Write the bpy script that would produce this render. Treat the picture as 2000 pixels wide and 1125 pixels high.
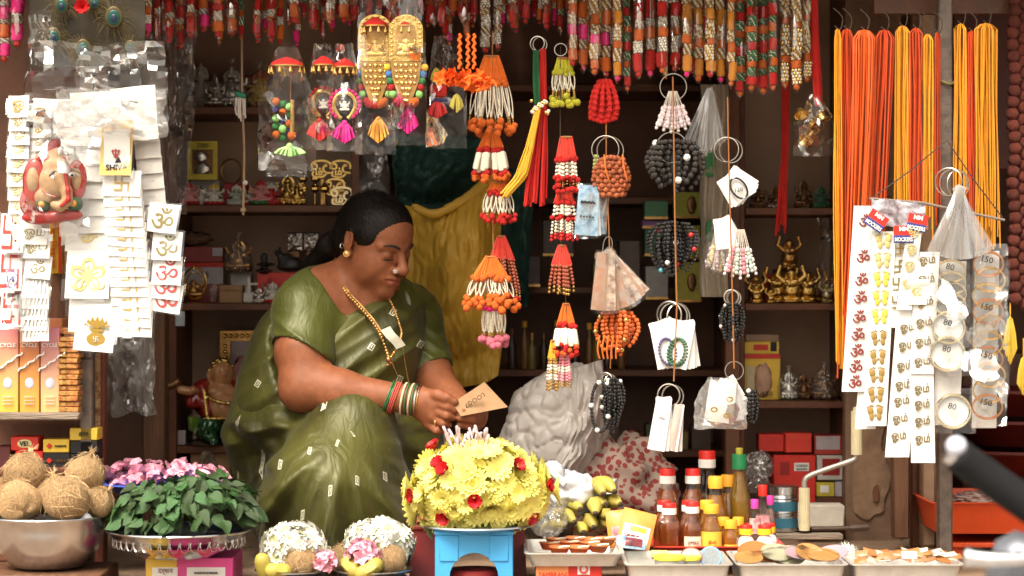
import bpy, math, random, os
import numpy as np
from mathutils import Vector, Matrix, noise as mnoise
for o in list(bpy.data.objects): bpy.data.objects.remove(o)
SC = bpy.context.scene; COL = SC.collection
RD = random.Random(11); rad = math.radians; PI = math.pi
# ---------------------------------------------------------------- camera, sky, sun, exposure
cam = bpy.data.cameras.new('camera'); cam_o = bpy.data.objects.new('camera', cam); COL.objects.link(cam_o)
cam_o.location = (0, -5, 1.45); cam_o.rotation_euler = (rad(90), 0, 0)
cam.sensor_width = 36; cam.lens = 80; cam.clip_start = .05; cam.clip_end = 2000
cam.dof.use_dof = True; cam.dof.focus_distance = 4.8; cam.dof.aperture_fstop = 4.4
SC.camera = cam_o
SUN_EL, SUN_AZ = 58, -28          # degrees: height, and side (negative = from the viewer's left)
world = bpy.data.worlds.new('World'); SC.world = world; world.use_nodes = True
_n = world.node_tree.nodes; _l = world.node_tree.links
_bg = _n['Background']; _sky = _n.new('ShaderNodeTexSky'); _sky.sky_type = 'NISHITA'; _sky.sun_disc = False
_sky.sun_elevation = rad(SUN_EL); _sky.sun_rotation = rad(180 - SUN_AZ); _sky.dust_density = 6; _sky.ozone_density = .6; _sky.air_density = 1.2
_hs = _n.new('ShaderNodeHueSaturation'); _hs.inputs['Saturation'].default_value = .22
_tint = _n.new('ShaderNodeMixRGB'); _tint.blend_type = 'MULTIPLY'; _tint.inputs[0].default_value = 1; _tint.inputs[2].default_value = (1, .92, .79, 1)
_l.new(_sky.outputs[0], _hs.inputs['Color']); _l.new(_hs.outputs[0], _tint.inputs[1]); _l.new(_tint.outputs[0], _bg.inputs[0]); _bg.inputs[1].default_value = .14
sun = bpy.data.lights.new('sun', 'SUN'); sun.energy = 1.5; sun.angle = rad(24); sun.color = (1, .93, .82)
sun_o = bpy.data.objects.new('sun', sun); COL.objects.link(sun_o)
_d = Vector((math.sin(rad(SUN_AZ)) * math.cos(rad(SUN_EL)), -math.cos(rad(SUN_AZ)) * math.cos(rad(SUN_EL)), math.sin(rad(SUN_EL))))
sun_o.rotation_euler = _d.to_track_quat('Z', 'Y').to_euler(); sun_o.location = (0, -8, 12)
vs = SC.view_settings; vs.view_transform = 'Standard'; vs.look = 'None'; vs.gamma = 1; vs.use_curve_mapping = False; vs.exposure = 1.26
SC.cycles.transparent_max_bounces = 16; SC.cycles.max_bounces = 7; SC.cycles.diffuse_bounces = 3; SC.cycles.glossy_bounces = 3; SC.cycles.transmission_bounces = 5; SC.cycles.adaptive_threshold = .02; SC.cycles.caustics_reflective = False; SC.cycles.caustics_refractive = False
SC.cycles.use_denoising = True
# ---------------------------------------------------------------- helpers
def K(Y): return .001125 * (Y + 5) / 5                      # metres to a photo pixel at depth Y
def P(x, y, Y): k = K(Y); return Vector(((x - 1000) * k, Y, 1.45 - (y - 562.5) * k))
def U(s): return s.lower()
MATS = {}
def mat(name, col, rough=.55, metal=0, var=.12, scale=40, bump=0, bscale=120, spec=.5, rnd=0, coat=0, sheen=0, trans=0, sss=0, hue=0, ior=1.45, stretch=None, col2=None, alpha=1, aniso=0):
    if name in MATS: return MATS[name]
    m = bpy.data.materials.new(name); m.use_nodes = True; MATS[name] = m
    n = m.node_tree.nodes; l = m.node_tree.links; b = n['Principled BSDF']
    b.inputs['Roughness'].default_value = rough; b.inputs['Metallic'].default_value = metal; b.inputs['Specular IOR Level'].default_value = spec
    b.inputs['Coat Weight'].default_value = coat; b.inputs['Sheen Weight'].default_value = sheen; b.inputs['Transmission Weight'].default_value = trans
    b.inputs['IOR'].default_value = ior; b.inputs['Alpha'].default_value = alpha; b.inputs['Anisotropic'].default_value = aniso
    if sss: b.inputs['Subsurface Weight'].default_value = sss; b.inputs['Subsurface Radius'].default_value = (.012, .005, .003)
    b.inputs['Base Color'].default_value = (*col, 1)
    tc = n.new('ShaderNodeTexCoord'); mp = n.new('ShaderNodeMapping'); l.new(tc.outputs['Object'], mp.inputs[0])
    if stretch: mp.inputs['Scale'].default_value = stretch
    if var or col2:
        no = n.new('ShaderNodeTexNoise'); no.inputs['Scale'].default_value = scale; no.inputs['Detail'].default_value = 5; no.inputs['Roughness'].default_value = .62
        l.new(mp.outputs[0], no.inputs['Vector'])
        rp = n.new('ShaderNodeValToRGB'); l.new(no.outputs['Fac'], rp.inputs[0])
        rp.color_ramp.elements[0].position = .3; rp.color_ramp.elements[1].position = .7
        c2 = col2 or tuple(min(1, c * (1 + var)) for c in col)
        rp.color_ramp.elements[0].color = (*(c * (1 - var) for c in col), 1); rp.color_ramp.elements[1].color = (*c2, 1)
        out = rp.outputs[0]
        if rnd:
            oi = n.new('ShaderNodeObjectInfo'); h = n.new('ShaderNodeHueSaturation'); mr = n.new('ShaderNodeMapRange')
            mr.inputs['To Min'].default_value = 1 - rnd; mr.inputs['To Max'].default_value = 1 + rnd
            l.new(oi.outputs['Random'], mr.inputs[0]); l.new(mr.outputs[0], h.inputs['Value']); l.new(out, h.inputs['Color']); out = h.outputs[0]
            if hue:
                mh = n.new('ShaderNodeMapRange'); mh.inputs['To Min'].default_value = .5 - hue; mh.inputs['To Max'].default_value = .5 + hue
                l.new(oi.outputs['Random'], mh.inputs[0]); l.new(mh.outputs[0], h.inputs['Hue'])
        l.new(out, b.inputs['Base Color'])
    if bump:
        nb = n.new('ShaderNodeTexNoise'); nb.inputs['Scale'].default_value = bscale; nb.inputs['Detail'].default_value = 4; l.new(mp.outputs[0], nb.inputs['Vector'])
        bp = n.new('ShaderNodeBump'); bp.inputs['Strength'].default_value = bump; bp.inputs['Distance'].default_value = .01
        l.new(nb.outputs['Fac'], bp.inputs['Height']); l.new(bp.outputs[0], b.inputs['Normal'])
    return m
def film(name, tint=(1, 1, 1), base=.05, edge=.5, rough=.12, milk=0, bump=.5, bscale=45, stretch=None):
    """thin clear plastic: see-through, glossy where it turns away or crinkles, a little milky"""
    if name in MATS: return MATS[name]
    m = bpy.data.materials.new(name); m.use_nodes = True; MATS[name] = m
    n = m.node_tree.nodes; l = m.node_tree.links; n.remove(n['Principled BSDF'])
    tr = n.new('ShaderNodeBsdfTransparent'); tr.inputs[0].default_value = (*tint, 1)
    gl = n.new('ShaderNodeBsdfGlossy'); gl.inputs['Roughness'].default_value = rough; gl.inputs[0].default_value = (1, 1, 1, 1)
    df = n.new('ShaderNodeBsdfTranslucent'); df.inputs[0].default_value = (.8, .8, .8, 1); d2 = n.new('ShaderNodeBsdfDiffuse'); d2.inputs[0].default_value = (.8, .79, .77, 1)
    ad = n.new('ShaderNodeMixShader'); ad.inputs[0].default_value = .5; l.new(df.outputs[0], ad.inputs[1]); l.new(d2.outputs[0], ad.inputs[2])
    tc = n.new('ShaderNodeTexCoord'); mp = n.new('ShaderNodeMapping'); l.new(tc.outputs['Object'], mp.inputs[0])
    if stretch: mp.inputs['Scale'].default_value = stretch
    no = n.new('ShaderNodeTexNoise'); no.inputs['Scale'].default_value = bscale * .5; no.inputs['Detail'].default_value = 2; l.new(mp.outputs[0], no.inputs['Vector'])
    av = n.new('ShaderNodeVectorMath'); av.operation = 'MULTIPLY_ADD'; l.new(no.outputs['Color'], av.inputs[0]); av.inputs[1].default_value = (.05, .05, .05); l.new(mp.outputs[0], av.inputs[2])
    vo = n.new('ShaderNodeTexVoronoi'); vo.inputs['Scale'].default_value = bscale; l.new(av.outputs[0], vo.inputs['Vector'])          # flat creased facets
    sb = n.new('ShaderNodeVectorMath'); sb.operation = 'SUBTRACT'; l.new(vo.outputs['Color'], sb.inputs[0]); sb.inputs[1].default_value = (.5, .5, .5)
    ge = n.new('ShaderNodeNewGeometry'); ma = n.new('ShaderNodeVectorMath'); ma.operation = 'MULTIPLY_ADD'; l.new(sb.outputs[0], ma.inputs[0]); ma.inputs[1].default_value = (bump * 1.6,) * 3; l.new(ge.outputs['Normal'], ma.inputs[2])
    nr = n.new('ShaderNodeVectorMath'); nr.operation = 'NORMALIZE'; l.new(ma.outputs[0], nr.inputs[0]); l.new(nr.outputs[0], gl.inputs['Normal'])
    lw = n.new('ShaderNodeLayerWeight'); lw.inputs[0].default_value = .3; l.new(ge.outputs['Normal'], lw.inputs['Normal'])
    sc_ = n.new('ShaderNodeSeparateColor'); l.new(vo.outputs['Color'], sc_.inputs[0]); pw_ = n.new('ShaderNodeMath'); pw_.operation = 'POWER'; l.new(sc_.outputs[1], pw_.inputs[0]); pw_.inputs[1].default_value = 7
    fm = n.new('ShaderNodeMath'); fm.operation = 'MULTIPLY_ADD'; l.new(pw_.outputs[0], fm.inputs[0]); fm.inputs[1].default_value = min(.75, bump * 1.1); fm.inputs[2].default_value = base * .55          # extra gloss painted onto random facets as white glints
    mr = n.new('ShaderNodeMath'); mr.operation = 'MULTIPLY_ADD'; mr.use_clamp = True; l.new(lw.outputs['Facing'], mr.inputs[0]); mr.inputs[1].default_value = edge * .7; l.new(fm.outputs[0], mr.inputs[2])
    m1 = n.new('ShaderNodeMixShader'); m1.inputs[0].default_value = milk; l.new(tr.outputs[0], m1.inputs[1]); l.new(ad.outputs[0], m1.inputs[2])
    m2 = n.new('ShaderNodeMixShader'); l.new(mr.outputs[0], m2.inputs[0]); l.new(m1.outputs[0], m2.inputs[1]); l.new(gl.outputs[0], m2.inputs[2])
    l.new(m2.outputs[0], n['Material Output'].inputs[0]); return m
def thing(name, label, cat, loc=(0, 0, 0), group=None):
    o = bpy.data.objects.new(name, None); COL.objects.link(o); o.location = loc; o.empty_display_size = .02
    return tag(o, label, cat, group)
def tag(o, label, cat, group=None, kind=None):
    if label: o['label'] = label
    if cat: o['category'] = cat
    if group: o['group'] = group
    if kind: o['kind'] = kind
    return o
def link(o, parent=None):
    COL.objects.link(o)
    if parent is not None:
        o.parent = parent
        if parent.type == 'EMPTY': o.matrix_parent_inverse = Matrix.Translation(-parent.location)
    return o
def inst(name, me, parent, loc=(0, 0, 0), rot=None, scale=None, m=None):
    """another object on a mesh that is already there"""
    o = bpy.data.objects.new(name, me); link(o, parent)
    M4 = Matrix.Translation(loc)
    if rot is not None: M4 = M4 @ (rot if isinstance(rot, Matrix) else Matrix.LocRotScale(None, __import__('mathutils').Euler(rot), None))
    if scale is not None: M4 = M4 @ Matrix.Diagonal((*((scale,) * 3 if isinstance(scale, (int, float)) else scale), 1))
    o.matrix_basis = M4
    return o
_SPH = {}
def sph_data(nu, nv):
    if (nu, nv) not in _SPH:
        v = [(0, 0, 1)]; f = []
        for j in range(1, nv):
            t = PI * j / nv
            for i in range(nu): a = 2 * PI * i / nu; v.append((math.sin(t) * math.cos(a), math.sin(t) * math.sin(a), math.cos(t)))
        v.append((0, 0, -1)); e = len(v) - 1
        for i in range(nu):
            f.append((0, 1 + i, 1 + (i + 1) % nu)); f.append((e, e - nu + (i + 1) % nu, e - nu + i))
            for j in range(nv - 2): a = 1 + j * nu; f.append((a + i, a + nu + i, a + nu + (i + 1) % nu, a + (i + 1) % nu))
        _SPH[(nu, nv)] = (v, f)
    return _SPH[(nu, nv)]
def frame_of(d):
    d = Vector(d).normalized(); a = Vector((0, 0, 1)) if abs(d.z) < .9 else Vector((1, 0, 0))
    s = d.cross(a).normalized(); return d, s, s.cross(d)
class MB:
    """collects shapes, then build() links them as ONE mesh object"""
    def __init__(s): s.v = []; s.f = []; s.mi = []; s.uv = None; s.cur = 0
    def mt(s, i): s.cur = i; return s
    def add(s, v, f):
        b = len(s.v); s.v.extend([tuple(p) for p in v]); s.f.extend([tuple(i + b for i in q) for q in f]); s.mi.extend([s.cur] * len(f)); return s
    def box(s, c, d, rot=None, r=0):
        c = Vector(c); h = [x / 2 for x in d]; Rm = rot if rot is not None else Matrix.Identity(3)
        if not r:
            v = [c + Rm @ Vector((x * h[0], y * h[1], z * h[2])) for x in (-1, 1) for y in (-1, 1) for z in (-1, 1)]
            return s.add(v, [(0, 1, 3, 2), (4, 6, 7, 5), (0, 4, 5, 1), (2, 3, 7, 6), (0, 2, 6, 4), (1, 5, 7, 3)])
        r = min(r, min(h) * .9); v = []; ix = {}
        for x in (-1, 1):
            for y in (-1, 1):
                for z in (-1, 1):
                    for a in range(3):
                        q = [x * (h[0] - r), y * (h[1] - r), z * (h[2] - r)]; q[a] = (x, y, z)[a] * h[a]; ix[(x, y, z, a)] = len(v); v.append(c + Rm @ Vector(q))
        f = []
        for a in range(3):
            b1, b2 = (a + 1) % 3, (a + 2) % 3
            for sg in (-1, 1):
                q = []
                for u, w in ((-1, -1), (1, -1), (1, 1), (-1, 1)): k = [0] * 3; k[a] = sg; k[b1] = u; k[b2] = w; q.append(ix[(*k, a)])
                f.append(q if sg > 0 else q[::-1])
            for u in (-1, 1):
                for w in (-1, 1):
                    k0 = [0] * 3; k0[a] = -1; k0[b1] = u; k0[b2] = w; k1 = list(k0); k1[a] = 1
                    q = [ix[(*k0, b1)], ix[(*k1, b1)], ix[(*k1, b2)], ix[(*k0, b2)]]; f.append(q if u * w < 0 else q[::-1])
        for x in (-1, 1):
            for y in (-1, 1):
                for z in (-1, 1): q = [ix[(x, y, z, a)] for a in range(3)]; f.append(q if x * y * z > 0 else q[::-1])
        return s.add(v, f)
    def sph(s, c, r, nu=8, nv=6, rot=None):
        r = (r, r, r) if isinstance(r, (int, float)) else r; c = Vector(c); V, F = sph_data(nu, nv)
        if rot is None: return s.add([(c.x + p[0] * r[0], c.y + p[1] * r[1], c.z + p[2] * r[2]) for p in V], F)
        return s.add([c + rot @ Vector((p[0] * r[0], p[1] * r[1], p[2] * r[2])) for p in V], F)
    def tube(s, pts, r, n=6, closed=False, caps=True):
        pts = [Vector(p) for p in pts]; m = len(pts); rs = r if isinstance(r, (list, tuple)) else [r] * m
        v = []; side = None
        for i, p in enumerate(pts):
            a = pts[(i - 1) % m] if (closed or i) else p; b = pts[(i + 1) % m] if (closed or i < m - 1) else p
            d = (b - a); d = d.normalized() if d.length > 1e-9 else Vector((0, 0, 1))
            if side is None: _, side, _u = frame_of(d)
            side = (side - d * side.dot(d)); side = side.normalized() if side.length > 1e-6 else frame_of(d)[1]
            up = d.cross(side)
            for k in range(n): t = 2 * PI * k / n; v.append(p + (side * math.cos(t) + up * math.sin(t)) * rs[i])
        f = []
        for i in range(m if closed else m - 1):
            j = (i + 1) % m
            for k in range(n): q = (k + 1) % n; f.append((i * n + k, i * n + q, j * n + q, j * n + k))
        if caps and not closed: f.append(tuple(range(n))[::-1]); f.append(tuple(range((m - 1) * n, m * n)))
        return s.add(v, f)
    def ring(s, c, R_, r, rot=None, n=28, k=6, sx=1, sz=1):
        Rm = rot if rot is not None else Matrix.Identity(3); c = Vector(c)
        return s.tube([c + Rm @ Vector((R_ * sx * math.cos(2 * PI * i / n), 0, R_ * sz * math.sin(2 * PI * i / n))) for i in range(n)], r, k, True)
    def lathe(s, prof, c=(0, 0, 0), n=24, rot=None, wob=None):
        c = Vector(c); v = []; m = len(prof)
        for i, (r, z) in enumerate(prof):
            for k in range(n):
                t = 2 * PI * k / n; rr = r * (wob(t, i) if wob else 1); q = Vector((rr * math.cos(t), rr * math.sin(t), z)); v.append(c + (rot @ q if rot is not None else q))
        f = [(i * n + k, i * n + (k + 1) % n, (i + 1) * n + (k + 1) % n, (i + 1) * n + k) for i in range(m - 1) for k in range(n)]
        if prof[0][0] > 1e-6: f.append(tuple(range(n))[::-1])
        if prof[-1][0] > 1e-6: f.append(tuple(range((m - 1) * n, m * n)))
        return s.add(v, f)
    def grid(s, fn, nu, nv):
        v = [fn(i / nu, j / nv) for j in range(nv + 1) for i in range(nu + 1)]
        f = [(j * (nu + 1) + i, j * (nu + 1) + i + 1, (j + 1) * (nu + 1) + i + 1, (j + 1) * (nu + 1) + i) for j in range(nv) for i in range(nu)]
        return s.add(v, f)
    def slab(s, fn, nu, nv, th, n=(0, 1, 0)):
        """a sheet with thickness th along n"""
        n = Vector(n) * th; V = [Vector(fn(i / nu, j / nv)) for j in range(nv + 1) for i in range(nu + 1)]; q = len(V); w = nu + 1
        f = [(j * w + i, j * w + i + 1, (j + 1) * w + i + 1, (j + 1) * w + i) for j in range(nv) for i in range(nu)]
        f += [tuple(q + k for k in a[::-1]) for a in f]
        bd = list(range(w)) + [j * w + nu for j in range(1, nv + 1)] + [nv * w + i for i in range(nu - 1, -1, -1)] + [j * w for j in range(nv - 1, 0, -1)]
        for i in range(len(bd)): a, b = bd[i], bd[(i + 1) % len(bd)]; f.append((b, a, q + a, q + b))
        return s.add(V + [p + n for p in V], f)
    def prism(s, poly, th, M4):
        """flat outline (x, z) pushed th along y, placed by M4"""
        k = len(poly); v = [M4 @ Vector((x, -th / 2, z)) for x, z in poly] + [M4 @ Vector((x, th / 2, z)) for x, z in poly]
        f = [tuple(range(k)), tuple(range(2 * k - 1, k - 1, -1))] + [(i, k + i, k + (i + 1) % k, (i + 1) % k) for i in range(k)]
        return s.add(v, f)
    def mesh(s, name, mats, smooth=40):
        me = bpy.data.meshes.new(name); me.from_pydata(s.v, [], s.f)
        for m in (mats if isinstance(mats, (list, tuple)) else [mats]): me.materials.append(m)
        if any(s.mi): me.polygons.foreach_set('material_index', s.mi)
        if smooth:
            me.shade_smooth()
            if smooth < 180: me.set_sharp_from_angle(angle=rad(smooth))
        me.update(); return me
    def build(s, name, mats, parent=None, smooth=40):
        return link(bpy.data.objects.new(name, s.mesh(name, mats, smooth)), parent)
def RZ(a): return Matrix.Rotation(a, 3, 'Z')
def RX(a): return Matrix.Rotation(a, 3, 'X')
def RY(a): return Matrix.Rotation(a, 3, 'Y')
_TX = {}
def text_mesh(body, m, extr=.02, bold=0):
    """letters one unit high, centred, standing up and facing the street (-y)"""
    key = (body, m.name, extr, bold)
    if key in _TX: return _TX[key]
    global _TS
    if '_TS' not in globals(): _TS = bpy.data.scenes.new('type_setting')
    c = bpy.data.curves.new('lettering', 'FONT'); c.body = body; c.size = 1; c.extrude = extr; c.resolution_u = 2; c.offset = bold; c.align_x = 'LEFT'
    o = bpy.data.objects.new('lettering', c); _TS.collection.objects.link(o); _TS.view_layers[0].update(); dg = _TS.view_layers[0].depsgraph
    me = bpy.data.meshes.new_from_object(o.evaluated_get(dg)); bpy.data.objects.remove(o)
    a = np.array([v.co for v in me.vertices]); lo, hi = a.min(0), a.max(0); sc = 1 / (hi[1] - lo[1]); ctr = (lo + hi) / 2
    b = (a - ctr) * sc; w = (hi[0] - lo[0]) * sc
    out = np.stack([b[:, 0], -b[:, 2], b[:, 1]], 1); me.vertices.foreach_set('co', out.ravel()); me.materials.clear(); me.materials.append(m); me.name = 'lettering'; me.update()
    _TX[key] = (me, w); return _TX[key]
def letter(body, loc, h, m, parent, wmax=None, rot=0, name='lettering', th=.0012, M3=None, bold=0):
    me, w = text_mesh(body, m, .05, bold); sx = h if not wmax else min(h, wmax / w)
    o = bpy.data.objects.new(name, me); link(o, parent)
    Rm = (M3 if M3 is not None else Matrix.Identity(3)) @ RY(rot)
    o.matrix_basis = Matrix.Translation(loc) @ Rm.to_4x4() @ Matrix.Diagonal((sx, th / .1, h, 1)); return o
def nz(x, y, z, s=1): return mnoise.noise(Vector((x * s, y * s, z * s)))
# ---- smooth solids: blended balls and limbs on a grid, then a skin drawn over them
class SDF:
    def __init__(s, lo, hi, h):
        s.lo = np.array(lo, float); s.h = h; s.n = np.ceil((np.array(hi) - s.lo) / h).astype(int) + 1; s.D = np.full(s.n, 1.0, np.float32)
    def _box(s, lo, hi):
        a = np.clip(np.floor((np.array(lo) - s.lo) / s.h).astype(int), 0, s.n - 1); b = np.clip(np.ceil((np.array(hi) - s.lo) / s.h).astype(int) + 1, 1, s.n)
        g = np.meshgrid(*[s.lo[i] + s.h * np.arange(a[i], b[i]) for i in range(3)], indexing='ij', copy=False)
        return tuple(slice(a[i], b[i]) for i in range(3)), np.stack(g, -1).astype(np.float32)
    def _mix(s, sl, d, k, op):
        D = s.D[sl]
        if op == 'sub':
            d = -d; t = np.clip(.5 - .5 * (d - D) / k, 0, 1); s.D[sl] = d * (1 - t) + D * t + k * t * (1 - t); return
        t = np.clip(.5 + .5 * (d - D) / k, 0, 1); s.D[sl] = d * (1 - t) + D * t - k * t * (1 - t)
    def ell(s, c, r, rot=None, k=.01, op='add'):
        c = np.array(c, float); r = np.array((r,) * 3 if isinstance(r, (int, float)) else r, float); R = np.array(rot if rot is not None else np.eye(3), float)
        m = r.max() + k + 2 * s.h; sl, X = s._box(c - m, c + m)
        if 0 in X.shape: return s
        q = (X - c) @ R; a = np.sqrt(((q / r) ** 2).sum(-1)); b = np.sqrt(((q / r ** 2) ** 2).sum(-1)); s._mix(sl, a * (a - 1) / np.maximum(b, 1e-6), k, op); return s
    def cap(s, a, b, ra, rb=None, k=.01, op='add'):
        a = np.array(a, float); b = np.array(b, float); rb = ra if rb is None else rb; m = max(ra, rb) + k + 2 * s.h
        sl, X = s._box(np.minimum(a, b) - m, np.maximum(a, b) + m)
        if 0 in X.shape: return s
        ab = b - a; t = np.clip(((X - a) @ ab) / (ab @ ab), 0, 1); s._mix(sl, np.linalg.norm(X - a - t[..., None] * ab, axis=-1) - (ra + (rb - ra) * t), k, op); return s
    def chain(s, pts, rs, k=.01):
        for i in range(len(pts) - 1): s.cap(pts[i], pts[i + 1], rs[i], rs[i + 1], k)
        return s
    def cut(s, p, n):
        """keep the side away from n"""
        sl, X = s._box(s.lo, s.lo + s.h * s.n); d = (X - np.array(p)) @ (np.array(n, float) / np.linalg.norm(n)); s.D = np.maximum(s.D, d[tuple(slice(0, k) for k in s.D.shape)].astype(np.float32)); return s
    def nets(s):
        D = s.D; sg = D < 0; n = [k - 1 for k in D.shape]; cs = [(i, j, k) for i in (0, 1) for j in (0, 1) for k in (0, 1)]
        at = lambda A, c: A[c[0]:c[0] + n[0], c[1]:c[1] + n[1], c[2]:c[2] + n[2]]
        cnt = sum(at(sg, c).astype(np.int8) for c in cs); ac = np.argwhere((cnt > 0) & (cnt < 8)); idx = np.full(n, -1, np.int32); idx[tuple(ac.T)] = np.arange(len(ac))
        pos = np.zeros((len(ac), 3)); c_ = np.zeros(len(ac)); val = {c: at(D, c)[tuple(ac.T)] for c in cs}
        for a in cs:
            for b in cs:
                if a < b and sum(x != y for x, y in zip(a, b)) == 1:
                    da, db = val[a], val[b]; x = (da < 0) != (db < 0); t = np.where(x, da / np.where(x, da - db, 1), 0)
                    pos += x[:, None] * (np.array(a) + t[:, None] * (np.array(b) - np.array(a))); c_ += x
        V = s.lo + s.h * (ac + pos / c_[:, None]); F = []
        for ax in range(3):
            o1, o2 = [(1, 2), (2, 0), (0, 1)][ax]; A = [slice(1, -1)] * 3; A[ax] = slice(0, -1); B = list(A); B[ax] = slice(1, None)
            e = np.argwhere(sg[tuple(A)] != sg[tuple(B)]); off = np.ones(3, int); off[ax] = 0; e = e + off; ok = sg[tuple(e.T)]
            q = []
            for u, w in ((1, 1), (0, 1), (0, 0), (1, 0)): g = e.copy(); g[:, o1] -= u; g[:, o2] -= w; q.append(idx[tuple(g.T)])
            q = np.stack(q, 1); q[~ok] = q[~ok][:, ::-1]; F.append(q)
        return V, np.concatenate(F)
    def mesh(s, name, m, fix=None, relax=0):
        V, F = s.nets()
        for _ in range(relax):
            S = np.zeros_like(V); C = np.zeros(len(V))
            for i in range(4): np.add.at(S, F[:, i], V[F[:, (i + 1) % 4]]); np.add.at(C, F[:, i], 1)
            V = .5 * V + .5 * S / np.maximum(C, 1)[:, None]
        if fix: V = fix(V)
        me = bpy.data.meshes.new(name); me.vertices.add(len(V)); me.vertices.foreach_set('co', V.astype(np.float32).ravel())
        me.loops.add(F.size); me.loops.foreach_set('vertex_index', F.astype(np.int32).ravel()); me.polygons.add(len(F))
        me.polygons.foreach_set('loop_start', np.arange(0, F.size, 4, dtype=np.int32)); me.update(calc_edges=True)
        for x in (m if isinstance(m, (list, tuple)) else [m]): me.materials.append(x)
        me.shade_smooth(); return me
    def build(s, name, m, parent=None, **k): return link(bpy.data.objects.new(name, s.mesh(name, m, **k)), parent)
def vnormals(me):
    a = np.zeros(len(me.vertices) * 3, np.float32); me.vertices.foreach_get('normal', a); return a.reshape(-1, 3)
def vco(me):
    a = np.zeros(len(me.vertices) * 3, np.float32); me.vertices.foreach_get('co', a); return a.reshape(-1, 3)
def vcol(me, fn, name='Col'):
    c = fn(vco(me)); at = me.color_attributes.new(name, 'FLOAT_COLOR', 'POINT'); at.data.foreach_set('color', np.concatenate([c, np.ones((len(c), 1))], 1).astype(np.float32).ravel())
# ---------------------------------------------------------------- setting
wood_dk = mat('dark_wood', (.125, .045, .02), .5, var=.35, scale=9, stretch=(1, 6, 1), bump=.15, bscale=60)
wood_br = mat('brown_wood', (.14, .065, .033), .6, var=.35, scale=7, stretch=(8, 8, .8), bump=.25, bscale=50)
wood_rd = mat('red_wood', (.16, .045, .025), .5, var=.3, scale=8, stretch=(6, 6, .7), bump=.15)
wood_gr = mat('weathered_wood', (.26, .2, .15), .8, var=.35, scale=12, stretch=(.6, 6, 6), bump=.5, bscale=60)
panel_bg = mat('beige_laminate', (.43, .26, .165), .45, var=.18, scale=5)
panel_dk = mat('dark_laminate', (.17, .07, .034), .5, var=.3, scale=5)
post_metal = mat('painted_steel', (.12, .095, .085), .45, .35, var=.35, scale=30, bump=.15, bscale=70, col2=(.2, .15, .12))
plaster = mat('old_plaster', (.34, .225, .14), .85, var=.25, scale=9, bump=.4, bscale=30)
asphalt = mat('asphalt', (.27, .24, .21), .85, var=.3, scale=3, bump=.3)
concrete = mat('platform_cement', (.26, .17, .11), .8, var=.3, scale=8, bump=.4)
tin = mat('tin_roof', (.2, .13, .09), .6, .2, var=.2)
FLOOR = .86
tag(MB().box((0, 0, -.05), (400, 400, .1)).build('ground', asphalt), None, None, kind='structure')
tag(MB().box((0, .4, FLOOR / 2 + .0005), (3.6, 2.3, FLOOR - .001)).build('pavement_platform', concrete), None, None, kind='structure')
st = thing('market_stall', 'dark wooden market stall with a flat roof and back wall', 'stall', (0, 0, FLOOR))
MB().box((0, 1.42, 1.55), (3.5, .06, 1.4)).build('back_wall', panel_dk, st)
for sx in (-1, 1): MB().box((sx * 1.72, .5, 1.55), (.05, 1.78, 1.4)).build('side_wall', panel_dk, st)
for i in range(12):                                     # roof boards
    x = -1.65 + i * .3; MB().box((x, .52, 2.24 + (i % 2) * .004), (.292, 1.9, .03), r=.004).build('roof_board', wood_br, st)
MB().box((0, -.40, 2.19), (3.5, .05, .06)).build('front_beam', wood_dk, st)
MB().box((0, .2, 2.19), (3.5, .05, .06)).build('cross_beam', wood_dk, st)
def post(name, x0, x1, Y, m, d, lab, cat='post', y0=-80, y1=None, bev=.003):
    k = K(Y); zb = FLOOR if y1 is None else P(0, y1, Y).z; zt = 2.16 if y0 == -80 else P(0, y0, Y).z; xc = P((x0 + x1) / 2, 0, Y).x
    o = MB().box((xc, Y + d / 2, (zb + zt) / 2), ((x1 - x0) * k, d, zt - zb), r=bev).build(name, m); return tag(o, lab, cat)
pl = post('metal_post', 155, 181, -.36, post_metal, .025, 'grey steel post behind the dangling white sticker packs')
MB().tube([P(168 + 14 * math.sin(t), 700, -.347 - .016 * math.cos(t)) for t in np.linspace(0, 2 * PI, 17)[:-1]], .002, 5, True).build('wire_tie', mat('wire', (.1, .09, .08), .4, .8), pl)
post('wooden_post', 184, 204, -.26, wood_rd, .04, 'slim red-brown wooden post next to the steel post above the coconuts')
post('wooden_post', 278, 322, .12, wood_br, .05, 'pale brown rough plank post in front of the shelf cabinet')
pr = post('metal_post', 1833, 1861, -.30, post_metal, .028, 'tall grey steel post between the hanging thread hanks')
MB().tube([P(1847 + 17 * math.sin(t), 162 + 3 * math.sin(3 * t), -.286 - .02 * math.cos(t)) for t in np.linspace(0, 2 * PI, 17)[:-1]], .003, 5, True).build('cord_tie', mat('olive_cord', (.16, .14, .05), .9), pr)
post('wooden_post', 1745, 1776, .1, wood_br, .04, 'short rough wooden leg standing below the printed strips', y0=690, y1=1052)
post('wooden_post', 1780, 1800, .18, wood_dk, .03, 'dark wooden upright behind the printed strips', y0=-60)
post('plaster_pier', 1797, 1831, .16, plaster, .1, 'pale cracked plaster pier beside the grey steel post', y0=-60, bev=.008)
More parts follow.
